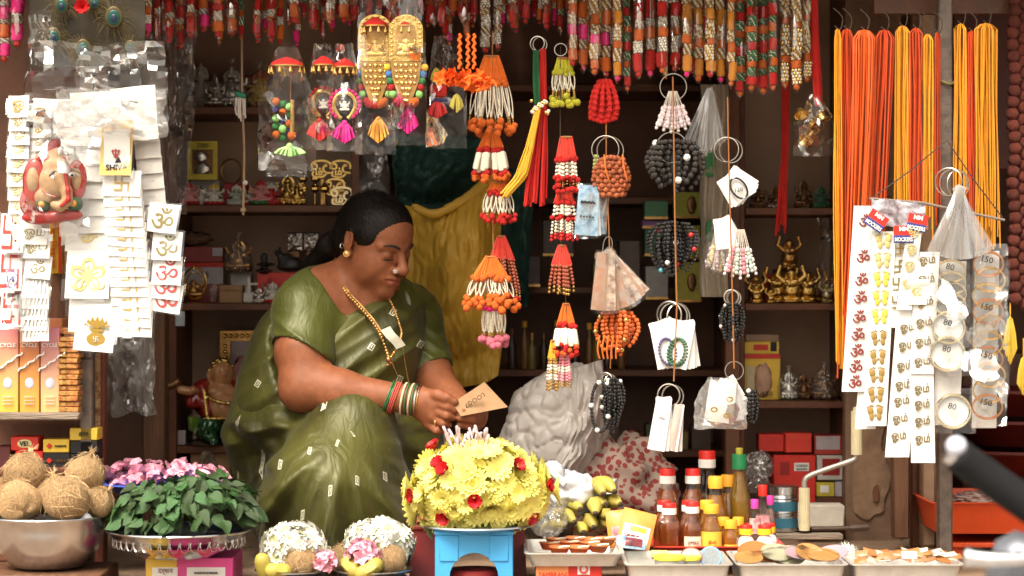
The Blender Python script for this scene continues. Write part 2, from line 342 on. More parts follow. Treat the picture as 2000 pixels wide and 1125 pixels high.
# peeling plaster wall piece with a hole
pw = thing('plaster_wall', 'brown wall panel with a patch of peeled pale plaster', 'wall', P(1700, 1050, .3))
MB().box((P(1705, 0, .33).x, .345, 1.5), (.13, .04, 1.28)).build('wall_panel', mat('brown_wall', (.2, .12, .075), .8, var=.3, scale=10, bump=.3), pw)
MB().grid(lambda u, v: P(1668 + 62 * u + (10 * math.sin(9 * v + 1) * (u - .3)) + 5 * nz(u * 3, v * 6, 1), 760 + 255 * v - 30 * abs(u - .4) * (v > .5) + 6 * nz(u * 5, v * 9, 3), .318 + .004 * nz(u * 4, v * 9, 0)), 10, 26).build('plaster_patch', mat('flaking_plaster', (.25, .155, .095), .85, var=.35, scale=14, bump=.5, bscale=30), pw)
MB().prism([(-.006, -.02), (.004, -.022), (.007, -.004), (.004, .018), (-.004, .014), (-.008, .0)], .006, Matrix.Translation(P(1711, 962, .312))).build('hole', panel_dk, pw)
# cabinets
def cabinet(name, label, x0, x1, Yf, Yb, ys, frame, back, st_w=12, y0=-60, y1=None):
    k = K(Yf); t = thing(name, label, 'cabinet', (P((x0 + x1) / 2, 0, Yf).x, Yf, FLOOR)); zt = P(0, y0, Yf).z; zb = FLOOR + .001
    X0, X1 = P(x0, 0, Yf).x, P(x1, 0, Yf).x
    MB().box(((X0 + X1) / 2, Yb, (zt + zb) / 2), (X1 - X0, .012, zt - zb)).build('back_panel', back, t)
    for X, w in ((X0, st_w), (X1, st_w)): MB().box((X, (Yf + Yb) / 2 - .004, (zt + zb) / 2), (w * k, Yb - Yf - .012, zt - zb), r=.002).build('side_panel', frame, t)
    out = []
    for y in ys:
        z = P(0, y, Yf).z; sh = MB().box(((X0 + X1) / 2, (Yf + Yb) / 2 - .006, z - .009), (X1 - X0 - st_w * k - .001, Yb - Yf - .018, .018), r=.002).build('shelf', frame, t); out.append(z)
    return t, out
CL, ZL = cabinet('shelf_cabinet', 'brown open shelf cabinet full of idols behind the woman', 337, 694, .46, .74, (208, 400, 592, 871), wood_dk, panel_bg, 16)
CR, ZR = cabinet('shelf_cabinet', 'open shelf cabinet holding golden figurines and red cartons', 1448, 1656, .40, .66, (405, 592, 783, 992), wood_dk, panel_bg, 14)
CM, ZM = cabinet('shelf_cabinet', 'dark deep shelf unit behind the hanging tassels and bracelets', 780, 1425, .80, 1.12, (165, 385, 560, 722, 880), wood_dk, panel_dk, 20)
post('wooden_post', 1416, 1446, .36, wood_dk, .05, 'dark wooden upright next to the golden figurine shelves')
# the left front shelf with incense
S1 = thing('display_shelf', 'rough grey wooden shelf carrying the incense cartons', 'shelf', P(70, 1000, -.3))
z = P(0, 806, -.42).z
MB().box((P(60, 0, -.3).x, -.27, z - .008), (.24, .28, .016), r=.003).build('upper_board', wood_gr, S1)
z2 = P(0, 915, -.4).z
MB().box((P(60, 0, -.3).x, -.25, z2 - .008), (.24, .28, .016), r=.003).build('lower_board', wood_dk, S1)
MB().box((P(40, 0, -.1).x, -.11, 1.5), (.33, .012, 1.27)).build('back_board', wood_dk, S1)
# ---------------------------------------------------------------- the seated woman
skin = bpy.data.materials.new('skin'); skin.use_nodes = True
_n = skin.node_tree.nodes; _l = skin.node_tree.links; _b = _n['Principled BSDF']; _at = _n.new('ShaderNodeVertexColor'); _at.layer_name = 'Col'
_no = _n.new('ShaderNodeTexNoise'); _no.inputs['Scale'].default_value = 60; _no.inputs['Detail'].default_value = 6; _tc = _n.new('ShaderNodeTexCoord'); _l.new(_tc.outputs['Object'], _no.inputs['Vector'])
_mr = _n.new('ShaderNodeMapRange'); _mr.inputs['To Min'].default_value = .62; _mr.inputs['To Max'].default_value = 1.38; _l.new(_no.outputs['Fac'], _mr.inputs[0])
_mx = _n.new('ShaderNodeMixRGB'); _mx.blend_type = 'MULTIPLY'; _mx.inputs[0].default_value = 1; _l.new(_at.outputs[0], _mx.inputs[1]); _l.new(_mr.outputs[0], _mx.inputs[2]); _l.new(_mx.outputs[0], _b.inputs['Base Color'])
_b.inputs['Roughness'].default_value = .56; _b.inputs['Specular IOR Level'].default_value = .35; _b.inputs['Subsurface Weight'].default_value = 0; _b.inputs['Subsurface Radius'].default_value = (.01, .004, .002); _b.inputs['Subsurface Scale'].default_value = .6
_bp = _n.new('ShaderNodeBump'); _nb = _n.new('ShaderNodeTexNoise'); _nb.inputs['Scale'].default_value = 420; _l.new(_tc.outputs['Object'], _nb.inputs['Vector']); _bp.inputs['Strength'].default_value = .12; _bp.inputs['Distance'].default_value = .004; _l.new(_nb.outputs['Fac'], _bp.inputs['Height']); _l.new(_bp.outputs[0], _b.inputs['Normal'])
HS = .845                                                    # head size
def headrot(a, b, r):
    a, b, r = rad(a), rad(b), rad(r); f = np.array([math.cos(a) * math.cos(b), -math.sin(a) * math.cos(b), -math.sin(b)]); l = np.array([math.sin(a), math.cos(a), 0]); u = np.cross(f, l)
    return np.stack([f, math.cos(r) * l + math.sin(r) * u, math.cos(r) * u - math.sin(r) * l], 1)
HR = headrot(40, 21, 2); HC = np.array(P(731, 473, -.06))
def H(f, l, u): return HC + HR @ (np.array((f, l, u)) * HS)
WB = lambda x, y, Y: np.array(P(x, y, Y))
woman = thing('person', 'seated woman in a green sari with gold necklace, reading a brown card', 'person', P(640, 1085, 0))
B = SDF((P(470, 0, 0).x, -.36, P(0, 900, 0).z), (P(980, 0, 0).x, .28, P(0, 370, 0).z), .0027)
def hell(c, r, k=.012, op='add', rot=None): B.ell(H(*c), np.array(r) * HS, HR if rot is None else HR @ np.array(rot), k * HS, op)
def hcap(a, b, ra, rb=None, k=.01, op='add'): B.cap(H(*a), H(*b), ra * HS, (rb or ra) * HS, k * HS, op)
hell((-.008, 0, .032), (.098, .076, .088)); hell((.03, 0, -.03), (.064, .062, .082), .03); hell((.046, 0, .045), (.05, .058, .048), .03)
hell((.03, 0, -.08), (.046, .046, .032), .025)
for s in (-1, 1):
    hell((.053, s * .037, -.035), (.034, .03, .036), .025); hell((.012, s * .046, -.06), (.048, .024, .038), .03)
hell((.078, 0, -.066), (.028, .034, .03), .02); hell((.076, 0, -.102), (.024, .026, .02), .02)
for s in (-1, 1):
    hcap((.089, s * .012, .021), (.074, s * .052, .017), .0105, .008, .014)
    hell((.1, s * .032, -.001), (.014, .02, .0095), .012, 'sub')
    hell((.0795, s * .0335, -.004), (.0155, .017, .0135), .004)
    hcap((.0935, s * .019, -.0105), (.0845, s * .049, -.0115), .0022, .0022, .003)
hcap((.093, 0, .012), (.119, 0, -.03), .0085, .0125, .012); hell((.119, 0, -.034), (.0145, .014, .0125), .008)
for s in (-1, 1): hell((.108, s * .0145, -.037), (.0125, .0085, .0095), .006); hell((.113, s * .0085, -.0475), (.006, .0045, .004), .003, 'sub')
hcap((.1035, -.009, -.0605), (.092, -.03, -.0655), .0062, .004, .006); hcap((.1035, .009, -.0605), (.092, .03, -.0655), .0062, .004, .006); hcap((.1045, -.006, -.0605), (.1045, .006, -.0605), .006, .006, .006)
hcap((.1, -.012, -.0735), (.1, .012, -.0735), .0082, .0082, .006)
hcap((.11, -.012, -.0665), (.11, .012, -.0665), .0026, .0026, .004, 'sub'); hcap((.108, .012, -.0665), (.094, .033, -.0668), .0024, .0024, .004, 'sub'); hcap((.108, -.012, -.0665), (.094, -.033, -.0668), .0024, .0024, .004, 'sub')
for s in (-1, 1):                                            # ears
    er = np.array(Matrix.Rotation(s * .35, 3, 'Z') @ Matrix.Rotation(-.18, 3, 'Y'))
    hell((-.014, s * .081, .002), (.021, .0075, .033), .006, rot=er); hell((-.009, s * .0885, .005), (.012, .006, .021), .005, 'sub', rot=er)
    hell((-.003, s * .08, -.028), (.0105, .007, .012), .006); hcap((-.004, s * .086, .004), (-.012, s * .088, -.012), .003, .003, .004)
# neck, shoulders, chest
NB = WB(686, 592, .025)
B.cap(H(-.022, 0, -.04), NB, .047, .056, .012); B.cap(H(.0, 0, -.085), WB(716, 602, .015), .026, .045, .012)
B.cap(WB(596, 600, -.075), WB(645, 572, -.02), .054, .055, .05); B.cap(WB(806, 622, .10), WB(722, 585, .04), .055, .06, .05)
B.ell(WB(680, 655, 0), (.135, .1, .12), k=.05); B.cap(WB(620, 590, -.05), WB(760, 600, .06), .065, .06, .05)
# near arm
SH, EL, WR = WB(590, 615, -.095), WB(597, 752, -.165), WB(800, 780, -.215)
B.cap(SH, WB(592, 690, -.14), .056, .055, .03); B.cap(WB(592, 690, -.14), EL, .055, .045, .03)
B.cap(EL, WB(660, 765, -.185), .046, .044, .03); B.cap(WB(660, 765, -.185), WR, .044, .0275, .03); B.ell(WB(588, 762, -.165), .042, k=.03)
# far arm
B.cap(WB(806, 625, .10), WB(842, 735, .03), .055, .043, .03); B.cap(WB(842, 735, .03), WB(905, 800, -.13), .043, .027, .03)
# near hand
B.cap(WR, WB(822, 783, -.222), .0275, .027, .015); B.cap(WB(822, 779, -.222), WB(852, 790, -.238), .025, .019, .012); B.cap(WB(820, 790, -.22), WB(848, 812, -.235), .024, .018, .012); B.cap(WB(822, 800, -.215), WB(840, 826, -.225), .02, .0155, .012)
def finger(pts, rs, k=.004): B.chain([WB(*p) for p in pts], rs, k)
finger([(852, 786, -.242), (874, 795, -.262), (888, 801, -.258)], [.0115, .0098, .0085]); finger([(851, 802, -.240), (872, 812, -.262), (884, 815, -.254)], [.0115, .0098, .0085])
finger([(846, 816, -.234), (866, 827, -.256), (876, 829, -.246)], [.0108, .0092, .008]); finger([(838, 829, -.226), (853, 841, -.246), (862, 842, -.238)], [.0098, .0084, .0074])
finger([(828, 772, -.225), (856, 772, -.248), (873, 778, -.262), (888, 785, -.262)], [.0145, .0125, .0105, .0085], .006)
# far hand under the card
B.cap(WB(905, 800, -.13), WB(928, 812, -.16), .026, .026, .015); B.cap(WB(928, 806, -.16), WB(938, 802, -.2), .022, .017, .012); B.cap(WB(926, 822, -.165), WB(934, 820, -.2), .022, .017, .012)
finger([(942, 796, -.2), (934, 795, -.236), (913, 798, -.252)], [.0115, .01, .0085]); finger([(942, 808, -.2), (928, 806, -.245), (904, 804, -.26)], [.0115, .01, .0085])
finger([(939, 820, -.2), (922, 819, -.245), (899, 817, -.258)], [.011, .0095, .008]); finger([(932, 832, -.2), (916, 832, -.238), (898, 830, -.248)], [.01, .0085, .0075]); finger([(932, 800, -.17), (922, 786, -.2), (908, 782, -.226)], [.013, .011, .009])
B.cut((0, 0, P(0, 855, 0).z), (0, 0, -1))
body = B.build('body', skin, woman)
def skincol(V):
    c = np.tile(np.array([.235, .078, .033]), (len(V), 1)); q = (V - HC) @ HR / HS
    lip = (np.abs(q[:, 1]) < .03) & (q[:, 2] < -.0555 - np.abs(q[:, 1]) * .22) & (q[:, 2] > -.081 + np.abs(q[:, 1]) * .3) & (q[:, 0] > .088)
    c[lip] = (.225, .058, .036)
    lid = (np.abs(np.abs(q[:, 1]) - .034) < .019) & (np.abs(q[:, 2] + .002) < .011) & (q[:, 0] > .06); c[lid] = (.205, .067, .03)
    return c
vcol(body.data, skincol)
black_hair = mat('black_hair', (.006, .004, .003), .5, var=.4, scale=60, stretch=(1, 1, .2), bump=.25, bscale=160, spec=.28)
HD = SDF(np.array(HC) - .24, np.array(HC) + .2, .0032)
def gell(c, r, k=.012, op='add'): HD.ell(H(*c), np.array(r) * HS, HR, k * HS, op)
gell((-.012, 0, .034), (.1015, .081, .0905)); gell((.018, 0, .052), (.073, .073, .068), .02); gell((-.07, 0, -.01), (.05, .066, .06), .03)
for s in (-1, 1): gell((.026, s * .062, .032), (.026, .017, .026), .012)
# clear the face, then the bun end and the plait
gell((.118, 0, -.045), (.094, .12, .108), .006, 'sub'); gell((.13, 0, .03), (.08, .078, .063), .005, 'sub')
for s in (-1, 1): gell((-.004, s * .098, -.02), (.03, .03, .045), .006, 'sub')
HD.cap(H(-.1, 0, -.02), H(-.135, -.01, -.06), .036 * HS, .03 * HS, .02); HD.cap(H(-.135, -.01, -.06), WB(604, 522, .07), .027, .02, .02)
def strands(V):
    q = (V - HC) @ HR / HS; a = np.arctan2(q[:, 1], q[:, 2] + .05) * 46 + q[:, 0] * 20; n = V - (HC + HR @ np.array((-.01, 0, .02))); n /= np.linalg.norm(n, axis=1)[:, None]
    return V + n * (.0004 * np.sin(a * 2.2) + .0003 * np.sin(a * 5.3 + 1))[:, None]
HD.build('hair', black_hair, woman, fix=strands)
hs = MB(); r0 = random.Random(4); bk = Vector((-.97, 0, -.1)); CE = Vector((-.012, 0, .034)); RE = Vector((.1045, .0842, .0935))
for i in range(520):
    s_ = 1 if i % 2 else -1; q = r0.random(); st_ = Vector((.74 - .62 * q ** 1.5 + r0.uniform(-.16, .05), s_ * (.05 + .95 * q), .72 - .82 * q + r0.uniform(-.02, .06))).normalized(); sw = r0.uniform(-.12, .12); lf = 1.0 + r0.uniform(0, .014) + (.05 if r0.random() < .03 else 0); pts = []
    for j in range(9): u = j / 8; d_ = st_.lerp(bk, u ** 1.15) + Vector((0, s_ * .25 * math.sin(PI * u) * q + sw * u * (1 - u), .55 * math.sin(PI * u) * (1 - q))); d_.normalize(); pts.append(H(*(CE + Vector((d_.x * RE.x, d_.y * RE.y, d_.z * RE.z)) * lf)))
    hs.tube(pts, [.0004, .0008, .0009, .0009, .0009, .0009, .0009, .0008, .0004], 3, caps=False)
hs.build('hair_strands', black_hair, woman)['kind'] = 'stuff'
brow_m = mat('eyebrow_hair', (.02, .012, .009), .7)
for s in (-1, 1):
    MB().tube([H(.1025 - .019 * t * t, s * (.011 + .045 * t), .0175 + .011 * math.sin(t * 2.4) - .004 * t) for t in np.linspace(0, 1, 9)], [.0014, .0027, .0031, .0031, .0029, .0026, .0021, .0016, .0008], 6).build('eyebrow', brow_m, woman)
    MB().tube([H(.0955 - .0125 * t * t, s * (.018 + .033 * t), -.0115 - .0025 * math.sin(t * PI)) for t in np.linspace(0, 1, 7)], [.0007, .0012, .0015, .0016, .0015, .0013, .0008], 5).build('eyelashes', brow_m, woman)
gold = mat('gold_jewellery', (.72, .43, .16), .28, 1, var=.25, scale=200, bump=.2); pearl = mat('bead_white', (.75, .7, .6), .25, coat=.4); silver = mat('silver', (.8, .78, .74), .22, 1, var=.1)
MB().box(H(.0985, .003, .04), (.011, .003, .009), rot=Matrix(HR.tolist()) @ RZ(PI / 2), r=.001).build('forehead_mark', mat('sandal_paste', (.55, .36, .2), .8), woman)
MB().ring(H(.1135, -.0225, -.036), .0042, .0011, n=14, k=5).sph(H(.1145, -.0235, -.036), .0026).build('nose_stud', silver, woman)
e1 = MB().sph(H(-.001, -.0895, -.03), (.006, .003, .006), 10, 8); e1.ring(H(-.001, -.0905, -.03), .0062, .0012, n=14, k=5)
for i in range(8): e1.sph(H(-.001 + .0068 * math.cos(i * PI / 4), -.091, -.03 + .0068 * math.sin(i * PI / 4)), .0015, 6, 4)
e1.build('earring', gold, woman)
MB().ring(H(-.026, -.0865, -.018), .0055, .0012, rot=RZ(.9), n=14, k=5).sph(H(-.028, -.0905, -.021), .002).build('ear_cuff', silver, woman)
# necklace: beaded chains over shoulders and chest
def polyline(pts, n):
    pts = [np.array(p) for p in pts]; d = [0]
    for a, b in zip(pts, pts[1:]): d.append(d[-1] + np.linalg.norm(b - a))
    out = []
    for t in np.linspace(0, d[-1], n):
        i = min(max(np.searchsorted(d, t) - 1, 0), len(pts) - 2); u = (t - d[i]) / (d[i + 1] - d[i]); p0, p1, p2, p3 = pts[max(i - 1, 0)], pts[i], pts[i + 1], pts[min(i + 2, len(pts) - 1)]
        out.append(.5 * (2 * p1 + (p2 - p0) * u + (2 * p0 - 5 * p1 + 4 * p2 - p3) * u * u + (3 * p1 - p0 - 3 * p2 + p3) * u ** 3))
    return out
NL = [(655, 505, .0), (659, 540, -.075), (676, 572, -.1), (700, 598, -.112), (726, 628, -.127), (745, 660, -.136), (757, 694, -.142), (762, 708, -.143)]
NRt = [(756, 578, -.07), (768, 600, -.075), (778, 628, -.085), (784, 652, -.1), (776, 676, -.128), (762, 700, -.142)]
ch = MB()
for p in polyline([WB(*q) for q in NL], 46) + polyline([WB(*q) for q in NRt], 30): ch.sph(p, .0034, 7, 5)
ch.build('bead_necklace', gold, woman)
c2 = MB(); c2.tube(polyline([WB(x + 5, y - 1, Y - .001) for x, y, Y in NL[:6]], 34), .0028, 6); c2.tube(polyline([WB(752, 672, -.14), WB(775, 730, -.148), WB(795, 765, -.15), WB(802, 772, -.14)], 10), .0009, 5); c2.tube(polyline([WB(784, 655, -.105), WB(790, 700, -.12), WB(798, 745, -.14), WB(803, 762, -.14)], 10), .0009, 5)
c2.build('gold_chain', gold, woman)
MB().sph(WB(759, 702, -.148), .0065, 10, 8).sph(WB(757, 713, -.148), .003).build('pendant', mat('copper_pendant', (.6, .22, .1), .3, .9), woman)
MB().slab(lambda u, v: WB(744 + 30 * v + 18 * u, 645 + 38 * v - 8 * u + 2 * math.sin(6 * v), -.145 - .004 * math.sin(v * 4)), 3, 6, .002).build('white_tag', mat('white_cloth_tag', (.55, .52, .42), .8), woman)
# bangles and threads on the wrist
ax = (WR - WB(660, 765, -.185)); ax /= np.linalg.norm(ax); axm = Vector(ax)
def bangle(t, Rr, r, m, nm, tilt=0, sy=1):
    c = WR + ax * t; d, s_, u_ = frame_of(axm); pts = [Vector(c) + (s_ * math.cos(a) * sy + u_ * math.sin(a)) * Rr + axm * tilt * math.sin(a + .6) for a in np.linspace(0, 2 * PI, 33)[:-1]]
    MB().tube(pts, r, 6, True).build(nm, m, woman)
cream = mat('cream_bangle', (.62, .5, .34), .35); gr = mat('green_bangle', (.02, .14, .05), .25, coat=.5); 
bangle(-.012, .034, .0024, cream, 'bangle', .004); bangle(-.004, .0335, .0017, gr, 'bangle', .003); bangle(.004, .0335, .0022, cream, 'bangle', .003); bangle(.011, .0335, .0016, gr, 'bangle', .002); bangle(.017, .0335, .002, silver, 'bangle', .002); bangle(.022, .033, .0015, gold, 'bangle', .002)
bangle(-.047, .0345, .002, gr, 'wrist_thread', .012); bangle(-.044, .0345, .002, gr, 'wrist_thread', .014); rt = mat('red_thread', (.62, .1, .07), .8)
for q in (-.038, -.034, -.030): bangle(q, .034, .0014, rt, 'wrist_thread', .014 + q * .1)
MB().ring(WB(856, 826, -.247), .0095, .0016, rot=RZ(.7), n=16, k=5).build('finger_ring', gold, woman)
# clothes
def silk(name, dark, light, uvmotif=True):
    m = bpy.data.materials.new(name); m.use_nodes = True; n = m.node_tree.nodes; l = m.node_tree.links; b = n['Principled BSDF']
    tc = n.new('ShaderNodeTexCoord'); no = n.new('ShaderNodeTexNoise'); no.inputs['Scale'].default_value = 5; no.inputs['Detail'].default_value = 3; l.new(tc.outputs['Object'], no.inputs['Vector'])
    rp = n.new('ShaderNodeValToRGB'); rp.color_ramp.elements[0].color = (*dark, 1); rp.color_ramp.elements[1].color = (*light, 1); rp.color_ramp.elements[0].position = .38; rp.color_ramp.elements[1].position = .62; l.new(no.outputs['Fac'], rp.inputs[0]); out = rp.outputs[0]
    if uvmotif:
        def mth(op, a, b_=None, c=None):
            q = n.new('ShaderNodeMath'); q.operation = op
            for i, x in enumerate((a, b_, c)):
                if x is None: continue
                if isinstance(x, (int, float)): q.inputs[i].default_value = x
                else: l.new(x, q.inputs[i])
            return q.outputs[0]
        uv = n.new('ShaderNodeUVMap'); uv.uv_map = 'UVMap'; sp = n.new('ShaderNodeSeparateXYZ'); l.new(uv.outputs[0], sp.inputs[0])
        fx = mth('ABSOLUTE', mth('SUBTRACT', mth('FRACT', sp.outputs[0]), .5)); row = mth('MULTIPLY', mth('FLOOR', sp.outputs[0]), .37)
        fy = mth('ABSOLUTE', mth('SUBTRACT', mth('FRACT', mth('ADD', sp.outputs[1], row)), .5))
        o_ = mth('MULTIPLY', mth('LESS_THAN', fx, .068), mth('LESS_THAN', fy, .088)); i_ = mth('MULTIPLY', mth('LESS_THAN', fx, .042), mth('LESS_THAN', fy, .064))
        i2 = mth('MULTIPLY', mth('LESS_THAN', fx, .014), mth('LESS_THAN', fy, .046)); k = mth('ADD', mth('SUBTRACT', o_, i_), i2)
        mx = n.new('ShaderNodeMixRGB'); l.new(k, mx.inputs[0]); l.new(out, mx.inputs[1]); mx.inputs[2].default_value = (.62, .6, .46, 1); out = mx.outputs[0]
    l.new(out, b.inputs['Base Color']); b.inputs['Roughness'].default_value = .47; b.inputs['Metallic'].default_value = .16; b.inputs['Sheen Weight'].default_value = .08; b.inputs['Sheen Roughness'].default_value = .4
    nb = n.new('ShaderNodeTexNoise'); nb.inputs['Scale'].default_value = 11; nb.inputs['Detail'].default_value = 7; nb.inputs['Distortion'].default_value = 1.2; nm_ = n.new('ShaderNodeMapping'); nm_.inputs['Scale'].default_value = (2.6, 1.5, .8); nm_.inputs['Rotation'].default_value = (0, .45, 0); l.new(tc.outputs['Object'], nm_.inputs[0]); l.new(nm_.outputs[0], nb.inputs['Vector']); bp = n.new('ShaderNodeBump'); bp.inputs['Strength'].default_value = .2; bp.inputs['Distance'].default_value = .03; l.new(nb.outputs['Fac'], bp.inputs['Height']); l.new(bp.outputs[0], b.inputs['Normal'])
    return m
silk_b = silk('green_blouse_silk', (.06, .066, .009), (.085, .092, .012), False); silk_s = silk('olive_sari_silk', (.034, .031, .005), (.082, .08, .011))
BL = SDF((P(470, 0, 0).x, -.3, P(0, 860, 0).z), (P(930, 0, 0).x, .3, P(0, 500, 0).z), .0032)
BL.cap(WB(596, 601, -.075), WB(645, 573, -.02), .0595, .0605, .05); BL.cap(WB(806, 622, .10), WB(722, 588, .04), .062, .066, .05)
BL.ell(WB(680, 658, 0), (.142, .108, .125), k=.05); BL.cap(WB(620, 592, -.05), WB(760, 602, .06), .071, .066, .05); BL.ell(WB(655, 740, .02), (.165, .135, .15), k=.06)
BL.cap(SH, WB(591, 694, -.142), .0645, .068, .03); BL.cap(WB(806, 625, .10), WB(845, 735, .03), .062, .053, .03)
BL.cut(WB(590, 642, -.12), np.array(WB(592, 690, -.14) - SH) * 1.0 + np.array((0, 0, 0))) if False else None
# sleeve ends: a scooped cut below each hem
BL.cap(WB(578, 716, -.15), WB(590, 800, -.17), .075, .09, .004, 'sub'); BL.cap(WB(872, 775, .0), WB(900, 830, -.05), .085, .09, .004, 'sub')
# neckline
BL.cap(NB + np.array((.0, -.06, .02)), WB(735, 560, -.12), .066, .07, .008, 'sub'); BL.cap(WB(660, 540, -.06), WB(700, 560, -.1), .06, .062, .008, 'sub')
BL.cut((0, 0, P(0, 850, 0).z), (0, 0, -1))
def creases(V):
    q = V[:, 2] * 70 + V[:, 0] * 45 + 1.5 * np.sin(V[:, 2] * 31 + V[:, 0] * 20); n = 0.004 * (.5 - np.abs(np.sin(q))) * np.clip((P(0, 570, 0).z - V[:, 2]) / .05, 0, 1); return V + np.stack([0 * n, -n, .4 * n], 1)
BL.build('blouse', silk_b, woman, fix=creases, relax=1)
# sari body wrap over the chest
DR = SDF((P(450, 0, 0).x, -.3, P(0, 900, 0).z), (P(900, 0, 0).x, .3, P(0, 540, 0).z), .004)
DR.ell(WB(686, 672, -.01), (.15, .116, .125), k=.05); DR.ell(WB(650, 750, .01), (.175, .145, .15), k=.06); DR.ell(WB(600, 800, .02), (.16, .15, .15), k=.06); DR.cap(WB(800, 612, .10), WB(735, 640, .02), .069, .1, .05)
DR.ell(WB(556, 740, .05), (.085, .12, .17), k=.05)
DR.cut(WB(690, 607, -.1), (-.28, -.5, .9)); DR.cap(WB(570, 630, -.1), WB(590, 760, -.17), .074, .064, .01, 'sub'); DR.cap(WB(862, 700, .06), WB(872, 790, 0), .064, .064, .01, 'sub')
def wrapfold(V):
    t = (V[:, 2] - 1.2) * 42 - V[:, 0] * 26; w = .008 * (.45 - np.abs(np.sin(t + 1.2 * np.sin(V[:, 0] * 9)))) + .004 * (.5 - np.abs(np.sin(1.7 * t + 1))); return V + np.stack([w * .2, -w, w * .3], 1)
def uvxy(me, fn):
    V = vco(me); uvv = fn(V); li = np.zeros(len(me.loops), np.int32); me.loops.foreach_get('vertex_index', li); l = me.uv_layers.new(name='UVMap'); l.data.foreach_set('uv', uvv[li].astype(np.float32).ravel())
o = DR.build('sari_wrap', silk_s, woman, fix=wrapfold, relax=2); uvxy(o.data, lambda V: np.stack([(V[:, 0] * .85 - V[:, 2] * .5) / .085 + .3, (V[:, 2] * .85 + V[:, 0] * .5) / .085 + .1], 1))
MB().slab(lambda u, v: WB(772 + 16 * u + 22 * v + 4 * math.sin(5 * v), 568 + 50 * v - 6 * u, .02 - .035 * math.sin(v * 2.6) - .01 * u), 4, 8, .003).build('pallu_pin_cloth', mat('pale_pallu', (.36, .36, .27), .5), woman)
# skirt: hips, knees and the fall of cloth
SK = SDF((P(425, 0, 0).x, -.42, FLOOR - .02), (P(905, 0, 0).x, .34, P(0, 690, 0).z), .0045)
KN = WB(690, 836, -.19)
SK.ell(WB(534, 880, .07), (.092, .18, .17), k=.05); SK.ell(WB(560, 830, .04), (.11, .16, .12), k=.05); SK.cap(WB(545, 860, .03), WB(600, 850, -.06), .11, .1, .06)
SK.cap(WB(590, 850, -.05), KN, .095, .058, .06); SK.cap(KN, WB(640, 960, -.24), .058, .13, .07); SK.cap(WB(640, 960, -.24), WB(648, 1075, -.24), .13, .155, .06)
SK.cap(WB(610, 850, .12), WB(800, 850, .02), .1, .062, .06); SK.cap(WB(800, 850, .02), WB(770, 1075, -.12), .06, .1, .07); SK.cap(KN, WB(760, 1040, -.2), .05, .09, .09)
SK.cap(WB(720, 840, -.13), WB(800, 850, .0), .05, .06, .06); SK.ell(WB(545, 1000, -.02), (.06, .14, .11), k=.05)
SK.cut((0, 0, FLOOR + .001), (0, 0, -1))
def fall(V):
    d = V - KN; ang = np.arctan2(d[:, 0], -d[:, 2]); r = np.hypot(d[:, 0], d[:, 2]); front = np.clip((.12 - V[:, 1]) / .2, 0, 1); lo = np.clip((r - .05) / .2, 0, 1) ** 1.3 * front
    w = .042 * lo * (.4 - np.abs(np.sin(ang * 4.5 + .5 + .5 * np.sin(r * 9)))) + .018 * lo * (.5 - np.abs(np.sin(ang * 9 + 1.5 * np.sin(r * 11)))) + .003 * lo * np.sin(ang * 34 + 3 * np.sin(r * 22))
    hip = np.clip((P(600, 0, 0).x - V[:, 0]) / .08, 0, 1); w += .006 * hip * np.sin((V[:, 2] * .9 + V[:, 0] * .9) * 75)
    return V + np.stack([np.sin(ang) * w * .5, -w, 0 * w], 1)
o = SK.build('sari_skirt', silk_s, woman, fix=fall, relax=3)
def skuv(V):
    d = V - KN; ang = np.arctan2(d[:, 0], -d[:, 2]); r = np.sqrt((d ** 2).sum(1)); return np.stack([d[:, 0] / .062 + ang * .3 + .12, r / .088 + .3], 1)
uvxy(o.data, skuv)
MB().tube(polyline([WB(480, 795, -.05), WB(520, 822, -.09), WB(545, 845, -.1), WB(540, 900, -.115)], 14), .004, 6).build('sari_edge', mat('silver_edge', (.42, .42, .28), .4, .4), woman)
# the card she reads
cd = mat('brown_cardboard', (.34, .2, .1), .8, var=.12, bump=.1)
card = thing('paper_card', 'torn brown cardboard piece held in the seated woman\'s hands', 'card', P(930, 790, -.25))
MB().slab(lambda u, v: P(886 + 62 * u + 46 * v * u + 2 * v * (1 - u) - 2 + 14 * v * (1 - u), 787 - 41 * u + 9 * v * u + (26 + 14 * u) * v * (1 - .0 * u) + (1.5 * nz(u * 14, 0, 3) if v < .1 else 0), -.262 + .03 * u - .012 * v), 14, 4, .002).build('sheet', cd, card)
letter('LOOG7', P(927, 782, -.262), .010, mat('ink_brown', (.06, .03, .02), .8), card, rot=-.55 + PI, name='lettering')
# ---------------------------------------------------------------- counter goods
steel = mat('stainless_steel', (.6, .61, .63), .24, 1, var=.12, scale=14, bump=.06, bscale=40); steel_d = mat('dull_aluminium', (.62, .6, .56), .42, .55, var=.15, scale=20, bump=.1)
def bowl(name, label, x, yrim, ybase, rpx, Y, base=.62, m=None, deco=None):
    k = K(Y); c = P(x, ybase, Y); h = (ybase - yrim) * k; r = rpx * k; t = thing(name, label, 'bowl', c)
    pr = [(.001, .0), (r * base * .9, .0), (r * base, .004), (r * (base + .22), h * .35), (r * .93, h * .72), (r * .97, h * .95), (r * 1.02, h), (r * 1.02, h + .003), (r * .96, h), (r * .9, h * .72), (r * (base + .19), h * .37), (r * base * .9, .007), (.001, .006)]
    MB().lathe(pr, c, 56).build('bowl_body', m or steel, t, smooth=50); MB().ring(c + Vector((0, 0, h + .0015)), r * 1.02, .0022, rot=RX(PI / 2), n=56, k=6).build('rim', m or steel, t); return t, c + Vector((0, 0, h)), r
b1, bt, br = bowl('steel_bowl', 'large plain steel bowl heaped with coconuts', 95, 1008, 1106, 116, -.5)
